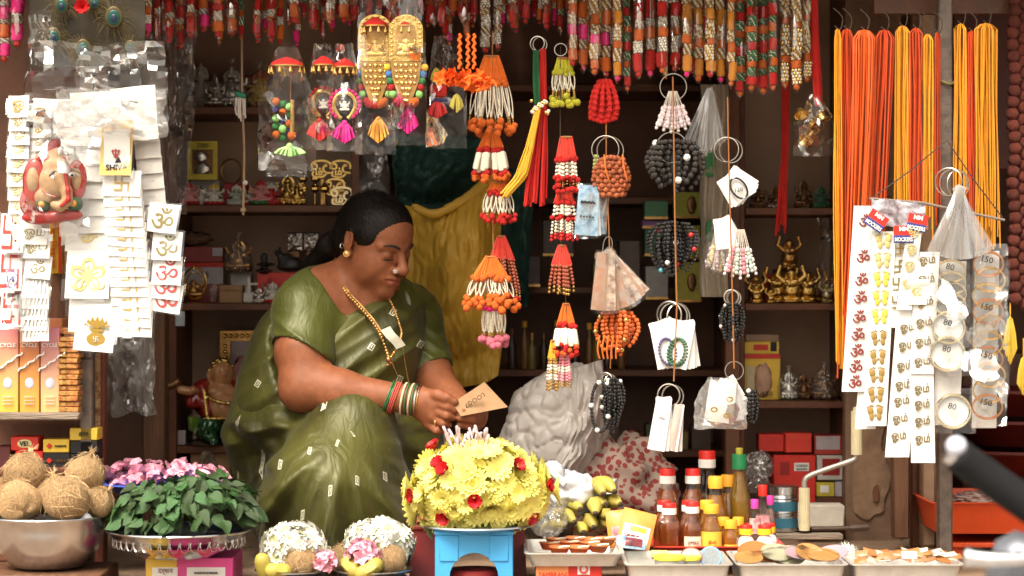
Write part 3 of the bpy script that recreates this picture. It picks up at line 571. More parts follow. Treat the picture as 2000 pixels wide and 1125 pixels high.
tag(MB().box(P(85, 1132, -.5), (.26, .22, .045), r=.003).build('wooden_plinth', wood_br), 'low brown wooden plinth under the coconut bowl', 'plinth')
# coconuts
coir = mat('coir', (.55, .35, .17), .92, var=.4, scale=5, stretch=(3.5, 3.5, .5), bump=1, bscale=9, rnd=.15); coir2 = mat('coir_strands', (.66, .45, .24), .85, var=.25, scale=30, rnd=.12)
def coco_mesh(seed):
    r0 = random.Random(seed); S_ = SDF((-1.2, -1.2, -1.2), (1.2, 1.2, 1.5), .07); S_.ell((0, 0, 0), (.94, .94, .98), k=.1); S_.cap((0, 0, .8), (0, 0, 1.1), .3, .1, .2)
    def bumpy(V): n = np.linalg.norm(V, axis=1)[:, None]; a = np.arctan2(V[:, 1], V[:, 0]); return V * (1 + .05 * np.cos(3 * a + seed)[:, None] + .008 * np.sin(a * 31 + V[:, 2] * 5)[:, None] + .03 * np.sin(V[:, 2:] * 3 + seed))
    m1 = S_.mesh('coconut_shell', coir, fix=bumpy); mb = MB()
    for i in range(150):
        a = r0.uniform(0, 2 * PI); t0 = r0.uniform(-.2, 1.2) if r0.random() < .7 else r0.uniform(-1.4, .3); L = r0.uniform(.15, .6); pts = []; tw = r0.uniform(-.9, .9); lift = r0.uniform(0, .2) if r0.random() < .5 else 0
        for q in range(4):
            u = q / 3; ph = t0 - L * u + .35; aa = a + tw * u; rr = 1.0 + .02 + lift * u * u * 1.3; pts.append((rr * .96 * math.cos(ph) * math.cos(aa), rr * .96 * math.cos(ph) * math.sin(aa), rr * math.sin(ph) + (.1 if ph > 1.1 else 0)))
        mb.tube(pts, [.009, .009, .008, .004], 3, caps=False)
    for i in range(22): a = r0.uniform(0, 2 * PI); mb.tube([(.1 * math.cos(a), .1 * math.sin(a), .95), (.12 * math.cos(a), .12 * math.sin(a), 1.25), (.3 * math.cos(a + .4), .3 * math.sin(a + .4), 1.32 + r0.uniform(-.1, .2))], [.02, .014, .004], 3, caps=False)
    return m1, mb.mesh('husk_fibre', coir2)
COCO = [coco_mesh(s) for s in (1, 2, 3)]
def coconut(x, y, rpx, Y, rot, label, i):
    c = P(x, y, Y); t = thing('coconut', label, 'coconut', c); r = rpx * K(Y)
    inst('shell', COCO[i % 3][0], t, c, rot, r); f = inst('husk_fibre', COCO[i % 3][1], t, c, rot, r); f['kind'] = 'stuff'; return t
for i, (x, y, r, Y, rot, lab) in enumerate([
    (48, 926, 42, -.5, (-.3, .2, 0), 'pale bristly coconut on top of the heap beside the red boxes'), (165, 927, 40, -.49, (.1, .35, 1), 'coconut on top of the heap nearest the pink petals'),
    (38, 980, 45, -.575, (-1.0, -.9, 0), 'coconut at the bowl front with slanting fibres, nearest the frame edge'), (130, 975, 47, -.58, (-.5, .1, 2), 'round brown coconut at the front middle of the bowl'),
    (192, 982, 31, -.53, (.3, .6, 0), 'small coconut at the bowl rim next to the green leaves'), (95, 970, 38, -.5, (.9, -.4, 1), 'coconut wedged behind the front pair in the bowl'), (-4, 968, 34, -.5, (.2, -.6, 2), 'coconut partly cut off at the edge of the bowl')]): coconut(x, y, r, Y, rot, lab, i)
# leaves
leaf_m = mat('betel_leaf', (.045, .095, .03), .42, var=.45, scale=25, bump=.3, bscale=60, rnd=.5, hue=.025, spec=.45)
def leaf_mesh(bend, fold, tip):
    mb = MB()
    def f(u, v):
        w = (math.sin(PI * min(1, v * 1.02) ** .72) ** .8) * .42 * (1 - .25 * v); x = (u - .5) * 2 * w; return (x, v - .12 * (1 - abs(u - .5) * 2) * (v < .15), fold * abs(x) + bend * (v - .3) ** 2 * -1 + .05 * math.sin(v * 9 + u * 5) * abs(u - .5))
    mb.grid(f, 4, 7); return mb.mesh('leaf', leaf_m)
LEAF = [leaf_mesh(.5, .35, 0), leaf_mesh(.9, .1, 0), leaf_mesh(-.3, .5, 0), leaf_mesh(.2, -.3, 0)]
b2, bt2, br2 = bowl('patterned_bowl', 'shallow embossed steel bowl holding green leaves', 350, 1036, 1086, 138, -.5, .55)
for i in range(22): a = -PI + i * PI / 21; MB().ring(bt2 + Vector((br2 * .93 * math.cos(a), br2 * .93 * math.sin(a), -.017)), .0085, .0012, rot=RZ(a + PI / 2), n=10, k=4, sz=1.5).build('embossed_loop', steel, b2)
pnk = mat('magenta_enamel', (.55, .03, .16), .35, var=.2); ylw = mat('yellow_enamel', (.6, .38, .06), .35, var=.2)
for a0, a1, m_ in ((-1.95, -1.6, ylw), (-1.58, -.85, pnk)): MB().slab(lambda u, v: bt2 + Vector((br2 * (.965 - .19 * v) * math.cos(a0 + (a1 - a0) * u), br2 * (.965 - .19 * v) * math.sin(a0 + (a1 - a0) * u), -.024 - .019 * v * (.6 + .4 * math.sin(u * 9)))), 12, 3, .001).build('enamel_petal', m_, b2)
lt = thing('leaf_heap', 'heap of dark green betel leaves in the embossed bowl', 'leaves', bt2); r1 = random.Random(5)
cA = P(362, 1010, -.5); kA = K(-.5)
for i in range(300):
    a = r1.uniform(0, 2 * PI); e = r1.uniform(0, 1) ** .8 * 1.45; rx, ry, rz = 138 * kA, .125, 100 * kA; e2 = 1.5 - e
    n = Vector((math.cos(a) * math.cos(e2 * .95), math.sin(a) * math.cos(e2 * .95), math.sin(e2 * .95))); sh = r1.uniform(.72, 1.03)
    p = cA + Vector((n.x * rx * sh, n.y * ry * sh, n.z * rz * sh * .92 - .006)); p.x += .01 * n.z
    dn = Vector((n.x * .8 + r1.uniform(-.5, .5), n.y * .8 + r1.uniform(-.5, .5), -.5 + .9 * n.z * r1.uniform(-.3, .8))).normalized(); nn = (n + Vector((r1.uniform(-.6, .6), r1.uniform(-.9, .3), r1.uniform(-.3, .5)))).normalized()
    s = dn.cross(nn).normalized(); nn = s.cross(dn); M_ = Matrix((s, dn, nn)).transposed(); inst('leaf', LEAF[i % 4], lt, p, M_.to_4x4(), r1.uniform(.028, .046))
# pink petals on blue plate
petal_p = mat('pink_petal', (.85, .36, .46), .6, var=.3, scale=60, rnd=.2)
def flower_mesh(npet, L, w, cup, m, name='flower', rings=1, curl=.3, m2=None):
    mb = MB()
    for k in range(rings):
        mb.mt(1 if (m2 and k == rings - 1) else 0); sc = 1 - k * .26
        for i in range(npet - 2 * k):
            a = 2 * PI * i / (npet - 2 * k) + k * .3 + .12 * math.sin(i * 7.3 + k); c, s = math.cos(a), math.sin(a); cu = cup + k * (1.1 - cup) / max(1, rings)
            def f(u, v):
                ww = w * math.sin(PI * (.12 + .8 * v)) * (u - .5) * 2; rr = L * sc * v * math.cos(cu * (1 - curl * v)); h = L * sc * v * math.sin(cu * (1 - curl * v)) + ww * ww * 2; return (rr * c - ww * s, rr * s + ww * c, h)
            mb.grid(f, 2, 3)
    return mb.mesh(name, [m, m2] if m2 else m)
PINK = [flower_mesh(5, 1, .42, c, petal_p) for c in (.3, .8)]
tag(MB().lathe([(.001, 0), (.1, 0), (.128, .02), (.134, .021), (.133, .024), (.126, .023), (.1, .004), (.001, .004)], P(322, 962, -.28), 40).build('plastic_plate', mat('blue_plastic', (.05, .1, .5), .35)), 'blue plastic plate under the pink flowers', 'plate')
pk = thing('petal_heap', 'heap of loose pink oleander flowers behind the green leaves', 'flowers', P(320, 945, -.28))
for i in range(95):
    x = r1.uniform(205, 440); hgt = 42 * (1 - ((x - 310) / 190) ** 2); y = 948 - r1.uniform(0, 1) * hgt; inst('flower', PINK[i % 2], pk, P(x, y, -.28 + r1.uniform(-.09, .08)), (r1.uniform(-1.2, 1), r1.uniform(-.9, .9), r1.uniform(0, 6)), r1.uniform(.014, .022))
# printed cartons
def carton(name, label, x0, x1, y0, y1, Y, d, m, cat='box', rot=0, par=None, bev=.0015):
    k = K(Y); c = P((x0 + x1) / 2, y1, Y); t = thing(name, label, cat, c); R_ = RZ(rot)
    MB().box(c + R_ @ Vector((0, d / 2, (y1 - y0) * k / 2)), ((x1 - x0) * k, d, (y1 - y0) * k), rot=R_, r=bev).build('carton', m, t); return t
def panel(t, x0, x1, y0, y1, Y, m, nm='printed_panel', off=.0012):
    k = K(Y); return MB().box(P((x0 + x1) / 2, (y0 + y1) / 2, Y - off / 2), ((x1 - x0) * k, off, (y1 - y0) * k)).build(nm, m, t)
w_paper = mat('white_paper', (.82, .81, .78), .6, var=.03); ink = mat('black_ink', (.015, .012, .012), .6, var=0); red_p = mat('red_print', (.6, .03, .02), .4, var=.06); yel_p = mat('yellow_print', (.75, .5, .06), .45, var=.06); mag_p = mat('magenta_print', (.72, .07, .3), .4, var=.05)
t = carton('printed_carton', 'yellow and magenta carton under the embossed leaf bowl', 284, 455, 1090, 1150, -.53, .16, mag_p)
panel(t, 285, 345, 1092, 1150, -.53, yel_p); panel(t, 365, 440, 1108, 1150, -.53, w_paper); letter('दर्शन', P(323, 1117, -.5325), .012, mat('brown_print', (.2, .07, .04), .6), t, name='lettering'); letter('========', P(402, 1119, -.534), .003, ink, t, wmax=.06)
MB().box(P(322, 1117, -.531), (.05, .001, .018)).build('printed_panel', w_paper, t)
# offering plates
def plate(x, y, rpx, Y, lab, under, hh=.012):
    k = K(Y); c = P(x, y, Y) - Vector((0, 0, hh)); r = rpx * k; t = thing('offering_plate', lab, 'plate', c)
    MB().lathe([(.001, 0), (r * .8, 0), (r * .97, hh * .9), (r * 1.04, hh), (r * 1.04, hh + .002), (r * .95, hh), (r * .78, .003), (r * .001, .003)], c, 48).build('plate_body', steel, t, smooth=50); MB().ring(c + Vector((0, 0, hh + .001)), r * 1.04, .0016, rot=RX(PI / 2), n=40, k=5).build('rim', steel, t)
    tag(MB().lathe([(.07, 0), (.07, c.z - FLOOR - .001)], (c.x, c.y, FLOOR + .0005), 20).build('tin_drum', steel_d), under, 'drum'); return c
plate(572, 1113, 70, -.5, 'small steel plate with a coconut and two spotted bananas', 'short tin drum under the plate of white daisies'); plate(726, 1112, 76, -.5, 'small steel plate with pink flower and white blooms', 'short tin drum under the plate with the pink flower')
coconut(586, 1098, 35, -.53, (-.6, .3, 0), 'husked coconut between bananas and pink bud on the small plate', 0); coconut(764, 1095, 32, -.52, (-.3, .5, 2), 'husked coconut beside the pink flower on the small plate', 1); coconut(657, 1096, 27, -.46, (.2, .1, 1), 'small coconut standing between the two offering plates', 2)
ban = mat('banana_skin', (.55, .42, .08), .5, var=.3, scale=22, col2=(.42, .38, .08), rnd=.15); ban_t = mat('banana_tip', (.07, .045, .025), .8)
def banana(x, y, L, Y, rot, parent=None, label=None, w=.017):
    c = P(x, y, Y); par = parent or thing('banana', label, 'banana', c); n = 12; pts = []; rs = []
    E_ = Matrix.LocRotScale(None, __import__('mathutils').Euler(rot), None).to_3x3()
    for i in range(n + 1): t_ = i / n; a = (t_ - .5) * 1.3; pts.append(c + E_ @ Vector((L * .8 * math.sin(a), 0, -L * .55 * (math.cos(a) - .8)))); rs.append(w * (.34 if i in (0, n) else min(1, .62 + 1.6 * min(t_, 1 - t_))))
    b_ = MB().tube(pts, rs, 6).build('banana' if parent else 'peel', ban, par, smooth=60); MB().tube([pts[-1], pts[-1] + (pts[-1] - pts[-2]) * .5], [rs[-1] * .9, rs[-1] * .55], 6).build('tip', ban_t, par if not parent else b_); return par
banana(519, 1104, .055, -.55, (0, 1.2, .9), label='blackened banana at the edge of the offering plate'); banana(545, 1110, .055, -.56, (0, .1, .5), label='spotted banana lying in front of the plate coconut')
banana(688, 1103, .055, -.555, (0, .5, -.9), label='green-yellow banana stub beside the pink flower'); banana(718, 1107, .06, -.57, (0, -.5, .4), label='ripe banana below the pink flower, with a leaf at its tip')
wht = mat('white_petal', (.76, .75, .68), .6, var=.08); whc_ = mat('flower_centre', (.6, .6, .35), .7); whc = mat('flower_eye', (.45, .45, .1), .8)
WF = flower_mesh(9, 1, .24, .3, wht, 'flower', 3, m2=whc_); wf_eye = None
def cluster(nm, lab, x, y, rx, ry, Y, n, meshes, sc, cat='flowers', depth=.045, core=True, sd=1, par=None, half=True):
    r_ = random.Random(sd); t = par or thing(nm, lab, cat, P(x, y + ry, Y)); k = K(Y)
    for i in range(n):
        a = i * 2.39996; z_ = 1 - (i + .5) / n * (1.35 if half else 2); rr = math.sqrt(max(0, 1 - z_ * z_)); nv = Vector((rr * math.cos(a), rr * math.sin(a), z_)); j = r_.uniform(.92, 1.06)
        p = P(x, y + (ry * .2 if half else 0), Y) + Vector((nv.x * rx * k * j, nv.y * depth * j, nv.z * ry * k * j)); q = (nv + Vector([r_.uniform(-.35, .35) for _ in range(3)])).to_track_quat('Z', 'Y').to_matrix()
        me = meshes[i % len(meshes)]; inst('flower', me, t, p, q.to_4x4(), sc * r_.uniform(.85, 1.15))
    return t
t = cluster('white_flowers', 'round bunch of white daisies on the plate with bananas', 575, 1062, 55, 42, -.5, 44, [WF], .024, sd=3); 
t2 = cluster('white_flowers', 'bunch of white blooms behind the pink flower', 742, 1055, 60, 44, -.47, 48, [WF], .024, sd=4)
MB().sph(P(575, 1075, -.5), (.045, .04, .035), 14, 10).build('garland_core', mat('stem_green', (.5, .52, .36), .8), t); MB().sph(P(742, 1068, -.47), (.05, .04, .036), 14, 10).build('garland_core', MATS['stem_green'], t2)
for x, y, Y, s, lab in ((708, 1082, -.545, 6, 'bright pink flower in front of the white blooms'), (633, 1096, -.535, 3, 'pink flower bud beside the plate coconut'), (524, 1080, -.49, 2, 'dark pink bud at the side of the white daisies')):
    cluster('pink_flower', lab, x, y, s * 4.2, s * 3.6, Y, s * 3 + 2, PINK, .017 if s > 2 else .011, 'flower', .02, sd=s)
# the yellow garland
yo = mat('chrysanthemum_yellow', (.85, .77, .2), .65, var=.06, rnd=.08); yi = mat('chrysanthemum_heart', (.85, .68, .07), .65, var=.05); rr_ = mat('rose_red', (.5, .008, .012), .55, var=.3, scale=60)
CH = [flower_mesh(19, 1, .16, .2, yo, 'bloom', 5, m2=yi, curl=-.3), flower_mesh(17, 1, .17, .45, yo, 'bloom', 5, m2=yi, curl=-.2), flower_mesh(15, 1, .2, .7, yo, 'bloom', 5, m2=yi)]
ROSE = flower_mesh(6, 1, .55, .75, rr_, 'rose', 4, curl=.1)
gd = thing('flower_garland', 'coiled garland of yellow chrysanthemums with red roses on a blue stool', 'garland', P(930, 1035, -.5)); r2 = random.Random(8); gc = P(935, 955, -.5); kk = K(-.5)
MB().sph(gc + Vector((0, 0, -.012)), (.116, .1, .078), 24, 16).build('garland_core', mat('pale_stems', (.5, .5, .12), .8), gd)
N = 150
for i in range(N):
    a = i * 2.39996; z_ = 1 - (i + .5) / N * 1.75; rr = math.sqrt(max(0, 1 - z_ * z_)); n = Vector((rr * math.cos(a), rr * math.sin(a), z_))
    if n.y > .5: continue
    p = gc + Vector((n.x * 120 * kk * (1 + .1 * (n.z < .1)), n.y * .108, n.z * 86 * kk)) * r2.uniform(.86, 1.06); q = (n + Vector([r2.uniform(-.3, .3) for _ in range(3)])).to_track_quat('Z', 'Y').to_matrix()
    inst('bloom', CH[(i * 7) % 3], gd, p, q.to_4x4(), r2.uniform(.022, .038))
for x, y in ((852, 875), (862, 902), (872, 912), (1008, 906), (872, 998), (814, 962), (1032, 1000), (866, 1030), (1064, 945), (930, 965)):
    dx, dz = (x - 935) / 135, (955 - y) / 95; dy = -math.sqrt(max(.05, 1 - min(1, dx * dx + dz * dz))); n = Vector((dx, dy, dz)).normalized(); inst('rose', ROSE, gd, P(x, y, -.5) + Vector((0, dy * .125, 0)), n.to_track_quat('Z', 'Y').to_matrix().to_4x4(), .019)
bud_m = mat('tuberose_bud', (.6, .46, .5), .55, var=.12, scale=90)
BUD = MB().tube([(0, 0, 0), (0, 0, .25), (0, .02, .7), (0, .03, .95), (0, .03, 1)], [.03, .05, .1, .1, .02], 6).mesh('bud', bud_m, 80)
tb = thing('bud_spray', 'spray of pale lilac tuberose buds on top of the yellow garland', 'flowers', P(905, 870, -.5))
for i in range(34): inst('bud', BUD, tb, P(r2.uniform(868, 950), r2.uniform(858, 885), -.5 + r2.uniform(-.05, .03)), (r2.uniform(-.3, .7), r2.uniform(-.9, .8), 0), r2.uniform(.026, .036))
tb2 = thing('bud_spray', 'white blossom sprig poking from the side of the yellow garland', 'flower', P(800, 960, -.5)); [inst('bud', BUD, tb2, P(808, 958, -.53), (r2.uniform(-.8, .8), -1.6 + r2.uniform(-.9, .9), 0), .02) for i in range(9)]
tag(MB().lathe([(.001, 0), (.07, 0), (.112, .014), (.118, .016), (.117, .019), (.07, .004), (.001, .004)], P(930, 1040, -.5), 48).build('steel_dish', steel), 'flat steel dish under the yellow garland', 'dish')
# blue stool, arch in the front
bl = mat('sky_blue_plastic', (.06, .36, .72), .38, var=.07, scale=12); sto = thing('plastic_stool', 'sky blue plastic stool under the yellow garland', 'stool', P(926, 1180, -.5)); k = K(-.56)
def stool_face(w, top, bot, arch_r, arch_y):
    pts = [(-w / 2 * .97, top), (w / 2 * .97, top), (w / 2, bot), (arch_r, bot)] + [(arch_r * math.cos(a), arch_y + arch_r * 1.05 * math.sin(a)) for a in np.linspace(0, PI, 13)] + [(-arch_r, bot), (-w / 2, bot)]
    return pts
wS = 152 * k; zt = P(0, 1043, -.56).z; zb = P(0, 1190, -.56).z; zm = P(0, 1128, -.56).z
fp = stool_face(wS, zt, zb, 48 * k, zm)
for Y, rz in ((-.575, 0), (-.43, 0)): MB().prism(fp, .004, Matrix.Translation((P(926, 0, -.56).x, Y, 0))).build('front_panel' if Y < -.5 else 'back_panel', bl, sto, smooth=0)
for sx in (-1, 1): MB().box((P(926, 0, -.56).x + sx * (wS / 2 - .002), -.5025, (zt + zb) / 2 - .001), (.004, .139, zt - zb - .004)).build('side_panel', bl, sto)
MB().box((P(926, 0, -.56).x, -.5025, zt + .004), (wS + .004, .156, .012), r=.004).build('seat', bl, sto)
for sx in (-1, 1): MB().box((P(926, 0, -.56).x + sx * wS * .32, -.5785, zt - .026), (wS * .24, .003, .05), r=.001).build('raised_panel', bl, sto)
dkred = mat('maroon_plastic', (.3, .035, .035), .4, var=.1); rs_ = thing('plastic_stool', 'dull red plastic stool behind the blue stool', 'stool', P(915, 1180, -.32))
zt2 = P(0, 1022, -.4).z
MB().box((P(915, 0, -.36).x, -.33, zt2 - .008), (.235, .17, .016), r=.006).build('seat', dkred, rs_)
for sx in (-1, 1):
    MB().slab(lambda u, v: Vector((P(915, 0, -.36).x + sx * (.062 + .052 * u + .006 * v), -.41 - .008 * v, zt2 - .012 - .135 * v)), 4, 4, .012).build('leg', dkred, rs_)
    MB().slab(lambda u, v: Vector((P(915, 0, -.36).x + sx * (.062 + .052 * u + .006 * v), -.258 + .008 * v, zt2 - .012 - .135 * v)), 4, 4, .012).build('leg', dkred, rs_)
tag(MB().lathe([(.052, 0), (.055, .02), (.055, .05), (.05, .055), (.001, .057)], P(926, 1165, -.5), 32).build('maroon_pot', dkred), 'rounded maroon plastic pot inside the arch of the blue stool', 'pot')
# bags and sack
def lump(name, lab, cat, x, y, rx, ry, ryd, Y, m, seed=0, amp=.14, fr=3, nu=48, nv=32, fix=None, par=None):
    k = K(Y); c = P(x, y, Y); mb = MB(); V, F = sph_data(nu, nv); vv = []
    for p in V:
        q = Vector(p); d = 1 + amp * nz(q.x * fr + seed, q.y * fr, q.z * fr) + amp * .6 * abs(nz(q.x * fr * 2.2 + seed, q.y * fr * 1.7, q.z * fr * 2)) - amp * .3 * abs(nz(q.x * fr * 4, q.y * fr * 4 + seed, q.z * fr * 3)); w = Vector((q.x * rx * k * d, q.y * ryd * d, q.z * ry * k * d))
        if fix: w = fix(w, q)
        vv.append(c + w)
    o = mb.add(vv, F).build(name, m, par, smooth=180); return o if par else tag(o, lab, cat)
sackm = mat('grey_woven_sack', (.46, .42, .39), .4, var=.1, scale=6, bump=.08, bscale=22)
sk_ = thing('sack', 'large crumpled grey-white sack behind the yellow garland', 'sack', P(1080, 960, .12))
lump('sack_body', '', '', 1082, 850, 108, 150, .13, .14, sackm, 3, .1, 1.6, 150, 110, fix=lambda w, q: w * (1 - .055 * math.exp(-(nz(q.x * 2.2 + q.z, q.z * 4.5 - q.x, q.y * 2) / .07) ** 2) - .04 * math.exp(-(nz(q.x * 1.6, q.z * 3.4 + q.x * 1.6, q.y * 2 + 5) / .06) ** 2)) + Vector((.03 * q.z, 0, (-.03 if q.z > .55 else 0) * (q.z - .55))), par=sk_)
MB().slab(lambda u, v: P(1112 + 66 * u - 60 * v * v + 10 * v + 9 * nz(v * 6, u * 2, 1), 722 + 205 * v - 20 * u * (1 - v), .02 - .03 * math.sin(u * 3) + .06 * (1 - v) ** 2 + .02 * nz(u * 5, v * 6, 3) - .02 * abs(nz(u * 9, v * 4, 1))), 22, 30, .002).build('loose_flap', sackm, sk_)
bagw = mat('white_polythene', (.6, .6, .62), .35, var=.03, trans=.15, bump=.25, bscale=30)
wb = thing('carrier_bag', 'knotted white polythene bag beside the bananas', 'bag', P(1110, 1010, -.2))
lump('bag_body', '', '', 1120, 962, 46, 40, .05, -.2, bagw, 7, .3, 2.2, par=wb); lump('knot', '', '', 1080, 925, 22, 24, .02, -.21, bagw, 9, .3, 3, 20, 14, par=wb); MB().tube(polyline([P(1072, 902, -.22), P(1085, 928, -.235), P(1105, 945, -.24)], 8), [.004, .008, .007, .01, .008, .008, .01, .012], 7).build('tied_handle', bagw, wb)
carton('card_box', 'flat white card box behind the bananas', 1140, 1200, 938, 990, -.14, .05, w_paper, rot=-.2)
tag(lump('foil_bag', '', '', 1070, 1013, 36, 34, .035, -.3, film('clear_bag', base=.14, edge=.7, rough=.15, milk=.22, bump=.9), 2, .25, 4), 'crumpled clear bag between the garland and the bananas', 'bag')
bb = thing('banana_bunch', 'bunch of stubby yellow-green bananas behind the clay lamps', 'bananas', P(1160, 1040, -.25))
for i, (x, y) in enumerate([(1133, 995), (1163, 1003), (1183, 985), (1122, 1020), (1160, 1030), (1186, 1010), (1200, 960), (1212, 985), (1140, 1040), (1178, 965), (1105, 1030), (1195, 1030)]):
    c = P(x, y, -.27 - .03 * (y > 1000)); d = Vector((.25 * math.sin(i * 1.7) - .25, .9, .35 + .2 * math.sin(i * 2.3))).normalized(); pts = [c + d * .014 * j + Vector((0, 0, -.0008 * j * j)) for j in range(8)]
    b_ = MB().tube(pts, [.006, .0115, .0155, .0165, .017, .0165, .015, .01], 6).build('banana', ban, bb, smooth=60); MB().tube([pts[0] - d * .004, pts[0] + d * .001], [.0045, .0068], 6).build('tip', ban_t, b_)
# tray of clay lamps
def tray(name, lab, x0, x1, ytop, hpx, Y0, Y1, m, taper=.86, th=.0025, cat='tray'):
    z1 = P(0, ytop, Y0).z; k = K(Y0); z0 = z1 - hpx * k; xa, xb = P(x0, 0, Y0).x, P(x1, 0, Y0).x; cx, cy = (xa + xb) / 2, (Y0 + Y1) / 2; hx, hy = (xb - xa) / 2, (Y1 - Y0) / 2; t = thing(name, lab, cat, (cx, cy, z0))
    def rim(s, z, o=0):
        X, Y_ = hx * s + o, hy * (1 - (1 - s) * hx / hy if hy > 0 else 1) + o; Y_ = hy - (hx - hx * s) + o; c_ = .012; q = []
        for sx, sy in ((1, 1), (-1, 1), (-1, -1), (1, -1)):
            a0 = {(1, 1): 0, (-1, 1): PI / 2, (-1, -1): PI, (1, -1): 1.5 * PI}[(sx, sy)]
            for j in range(4): a = a0 + j * PI / 6; q.append((cx + sx * (X - c_) + c_ * math.cos(a), cy + sy * (Y_ - c_) + c_ * math.sin(a), z))
        return q
    loops = [rim(taper, z0), rim(1, z1 - .001), rim(1, z1 - .001, .006), rim(1, z1 + .001, .006), rim(1, z1 + .001, -.001), rim(taper, z0 + th, -.001)]
    mb = MB(); n = 16; v = [p for q in loops for p in q]; f = [(i * n + j, i * n + (j + 1) % n, (i + 1) * n + (j + 1) % n, (i + 1) * n + j) for i in range(5) for j in range(n)]; f += [tuple(range(n))[::-1], tuple(range(5 * n, 6 * n))]
    mb.add(v, f).build('tray_body', m, t, smooth=35); return t, z0 + th
TL, tz = tray('metal_tray', 'shallow metal tray filled with small clay lamps', 1030, 1214, 1081, 26, -.58, -.34, steel_d, .9)
clay = mat('terracotta', (.5, .17, .055), .75, var=.2, scale=60, rnd=.12); wax = mat('lamp_wick', (.75, .68, .55), .9)
LAMP = MB().lathe([(.001, 0), (.6, 0), (.72, .1), (.98, .62), (1.02, .64), (1, .72), (.9, .66), (.7, .35), (.001, .3)], n=20).mesh('lamp_cup', clay)
for i, (x, y, Y) in enumerate([(1085, 1058, -.42), (1123, 1056, -.42), (1155, 1058, -.42), (1182, 1056, -.4), (1073, 1066, -.47), (1110, 1064, -.47), (1150, 1065, -.48), (1092, 1074, -.54), (1130, 1074, -.54), (1168, 1070, -.54)]):
    lab = ['clay lamp cup in the back row next to the clear bag', 'second clay lamp cup in the back row', 'third clay lamp cup in the back row', 'end clay lamp cup nearest the orange sachets', 'clay lamp cup in the middle row nearest the garland', 'central clay lamp cup of the tray', 'clay lamp cup in the middle row nearest the sachets', 'front clay lamp cup nearest the blue stool', 'front middle clay lamp cup', 'front clay lamp cup nearest the steel trays'][i]
    c = P(x, y + 8, Y); t = thing('clay_lamp', lab, 'lamp', c, 'clay lamps in the tray'); inst('lamp_cup', LAMP, t, c, (.05 * math.sin(i), .05, 0), .021); MB().tube([c + Vector((.0, 0, .012)), c + Vector((.012, -.006, .0155)), c + Vector((.021, -.01, .0165))], [.003, .0025, .0015], 5).build('wick', wax, t)
t = carton('printed_carton', 'red and orange printed carton under the clay lamp tray', 1046, 1176, 1099, 1150, -.56, .14, red_p); panel(t, 1047, 1110, 1101, 1150, -.56, mat('orange_print', (.75, .28, .1), .45)); letter('SAMBRANI', P(1080, 1122, -.562), .009, red_p, t, wmax=.055); panel(t, 1128, 1152, 1102, 1122, -.56, w_paper); MB().ring(P(1140, 1112, -.563), .007, .0018, n=18, k=5).build('emblem', red_p, t)
# sachets
def sachet(lab, x, y, w, h, Y, rot, m, inner, tilt=-.25, cat='sachet'):
    k = K(Y); c = P(x, y, Y); t = thing('sachet', lab, cat, c); M_ = RY(rot) @ RX(tilt)
    MB().slab(lambda u, v: c + M_ @ Vector(((u - .5) * w * k, -.008 * math.sin(PI * u) * math.sin(PI * v), (v - .5) * h * k)), 8, 8, .006).build('pouch', m, t, smooth=60)
    for (u0, u1, v0, v1, mm) in inner: MB().slab(lambda u, v: c + M_ @ Vector(((u0 + (u1 - u0) * u - .5) * w * k, -.0012 - .008 * math.sin(PI * (u0 + (u1 - u0) * u)) * math.sin(PI * (v0 + (v1 - v0) * v)), (v0 + (v1 - v0) * v - .5) * h * k)), 6, 6, .0008).build('printed_panel', mm, t, smooth=60)
    return t
org = mat('orange_foil', (.8, .3, .06), .35, var=.1); dkp = mat('dark_print', (.06, .03, .08), .35, var=.5, scale=90, col2=(.35, .06, .05)); pkp = mat('pink_print', (.7, .12, .2), .4, var=.4, scale=70, col2=(.8, .7, .65)); blu = mat('blue_print', (.08, .25, .5), .4, var=.4, scale=80, col2=(.5, .7, .8))
sachet('orange printed sachet leaning in front of the bananas', 1212, 1032, 52, 72, -.36, -.12, org, [(.15, .8, .15, .55, pkp)])
sachet('orange sachet with a white and dark picture beside the oil bottles', 1243, 1036, 66, 78, -.38, .25, org, [(.1, .9, .08, .62, w_paper), (.16, .82, .1, .36, dkp), (.3, .8, .45, .58, yel_p)]); sachet('small blue patterned sachet beneath the orange sachets', 1232, 1060, 56, 28, -.41, .1, blu, [(.3, .9, .15, .8, dkp)], -.7)
# steel trays along the front
for lab, x0, x1 in (('steel tray with yellow-lidded tubs and printed rolls', 1226, 1426), ('steel tray filled with round picture discs', 1444, 1652), ('steel tray filled with small orange packets', 1668, 1878)): tray('steel_tray', lab, x0, x1, 1103, 44, -.62, -.40, steel_d, .93)
for x, Y in ((1300, -.55), (1330, -.5)):
    c = P(x + 8, 1098, Y); t = thing('round_tub', ('yellow-lidded clear tub near the front of the steel tray', 'yellow-lidded clear tub behind the other in the steel tray')[x > 1310], 'tub', c); MB().lathe([(.028, -.012), (.03, .006)], c, 24).build('tub_wall', mat('clear_tub', (.8, .8, .75), .2, trans=.5), t); MB().lathe([(.032, .006), (.032, .011), (.03, .013), (.001, .013)], c, 24).build('lid', mat('lemon_plastic', (.8, .68, .06), .4), t)
t = carton('small_box', 'pale yellow small carton standing in the steel tray', 1273, 1306, 1078, 1092, -.46, .03, mat('pale_yellow', (.8, .7, .25), .5)); panel(t, 1273, 1306, 1089, 1092, -.46, mat('black_print', (.03, .03, .03), .5))
coil_m = [mat('brown_rim', (.3, .13, .06), .4), mat('blue_rim', (.2, .4, .65), .4)]
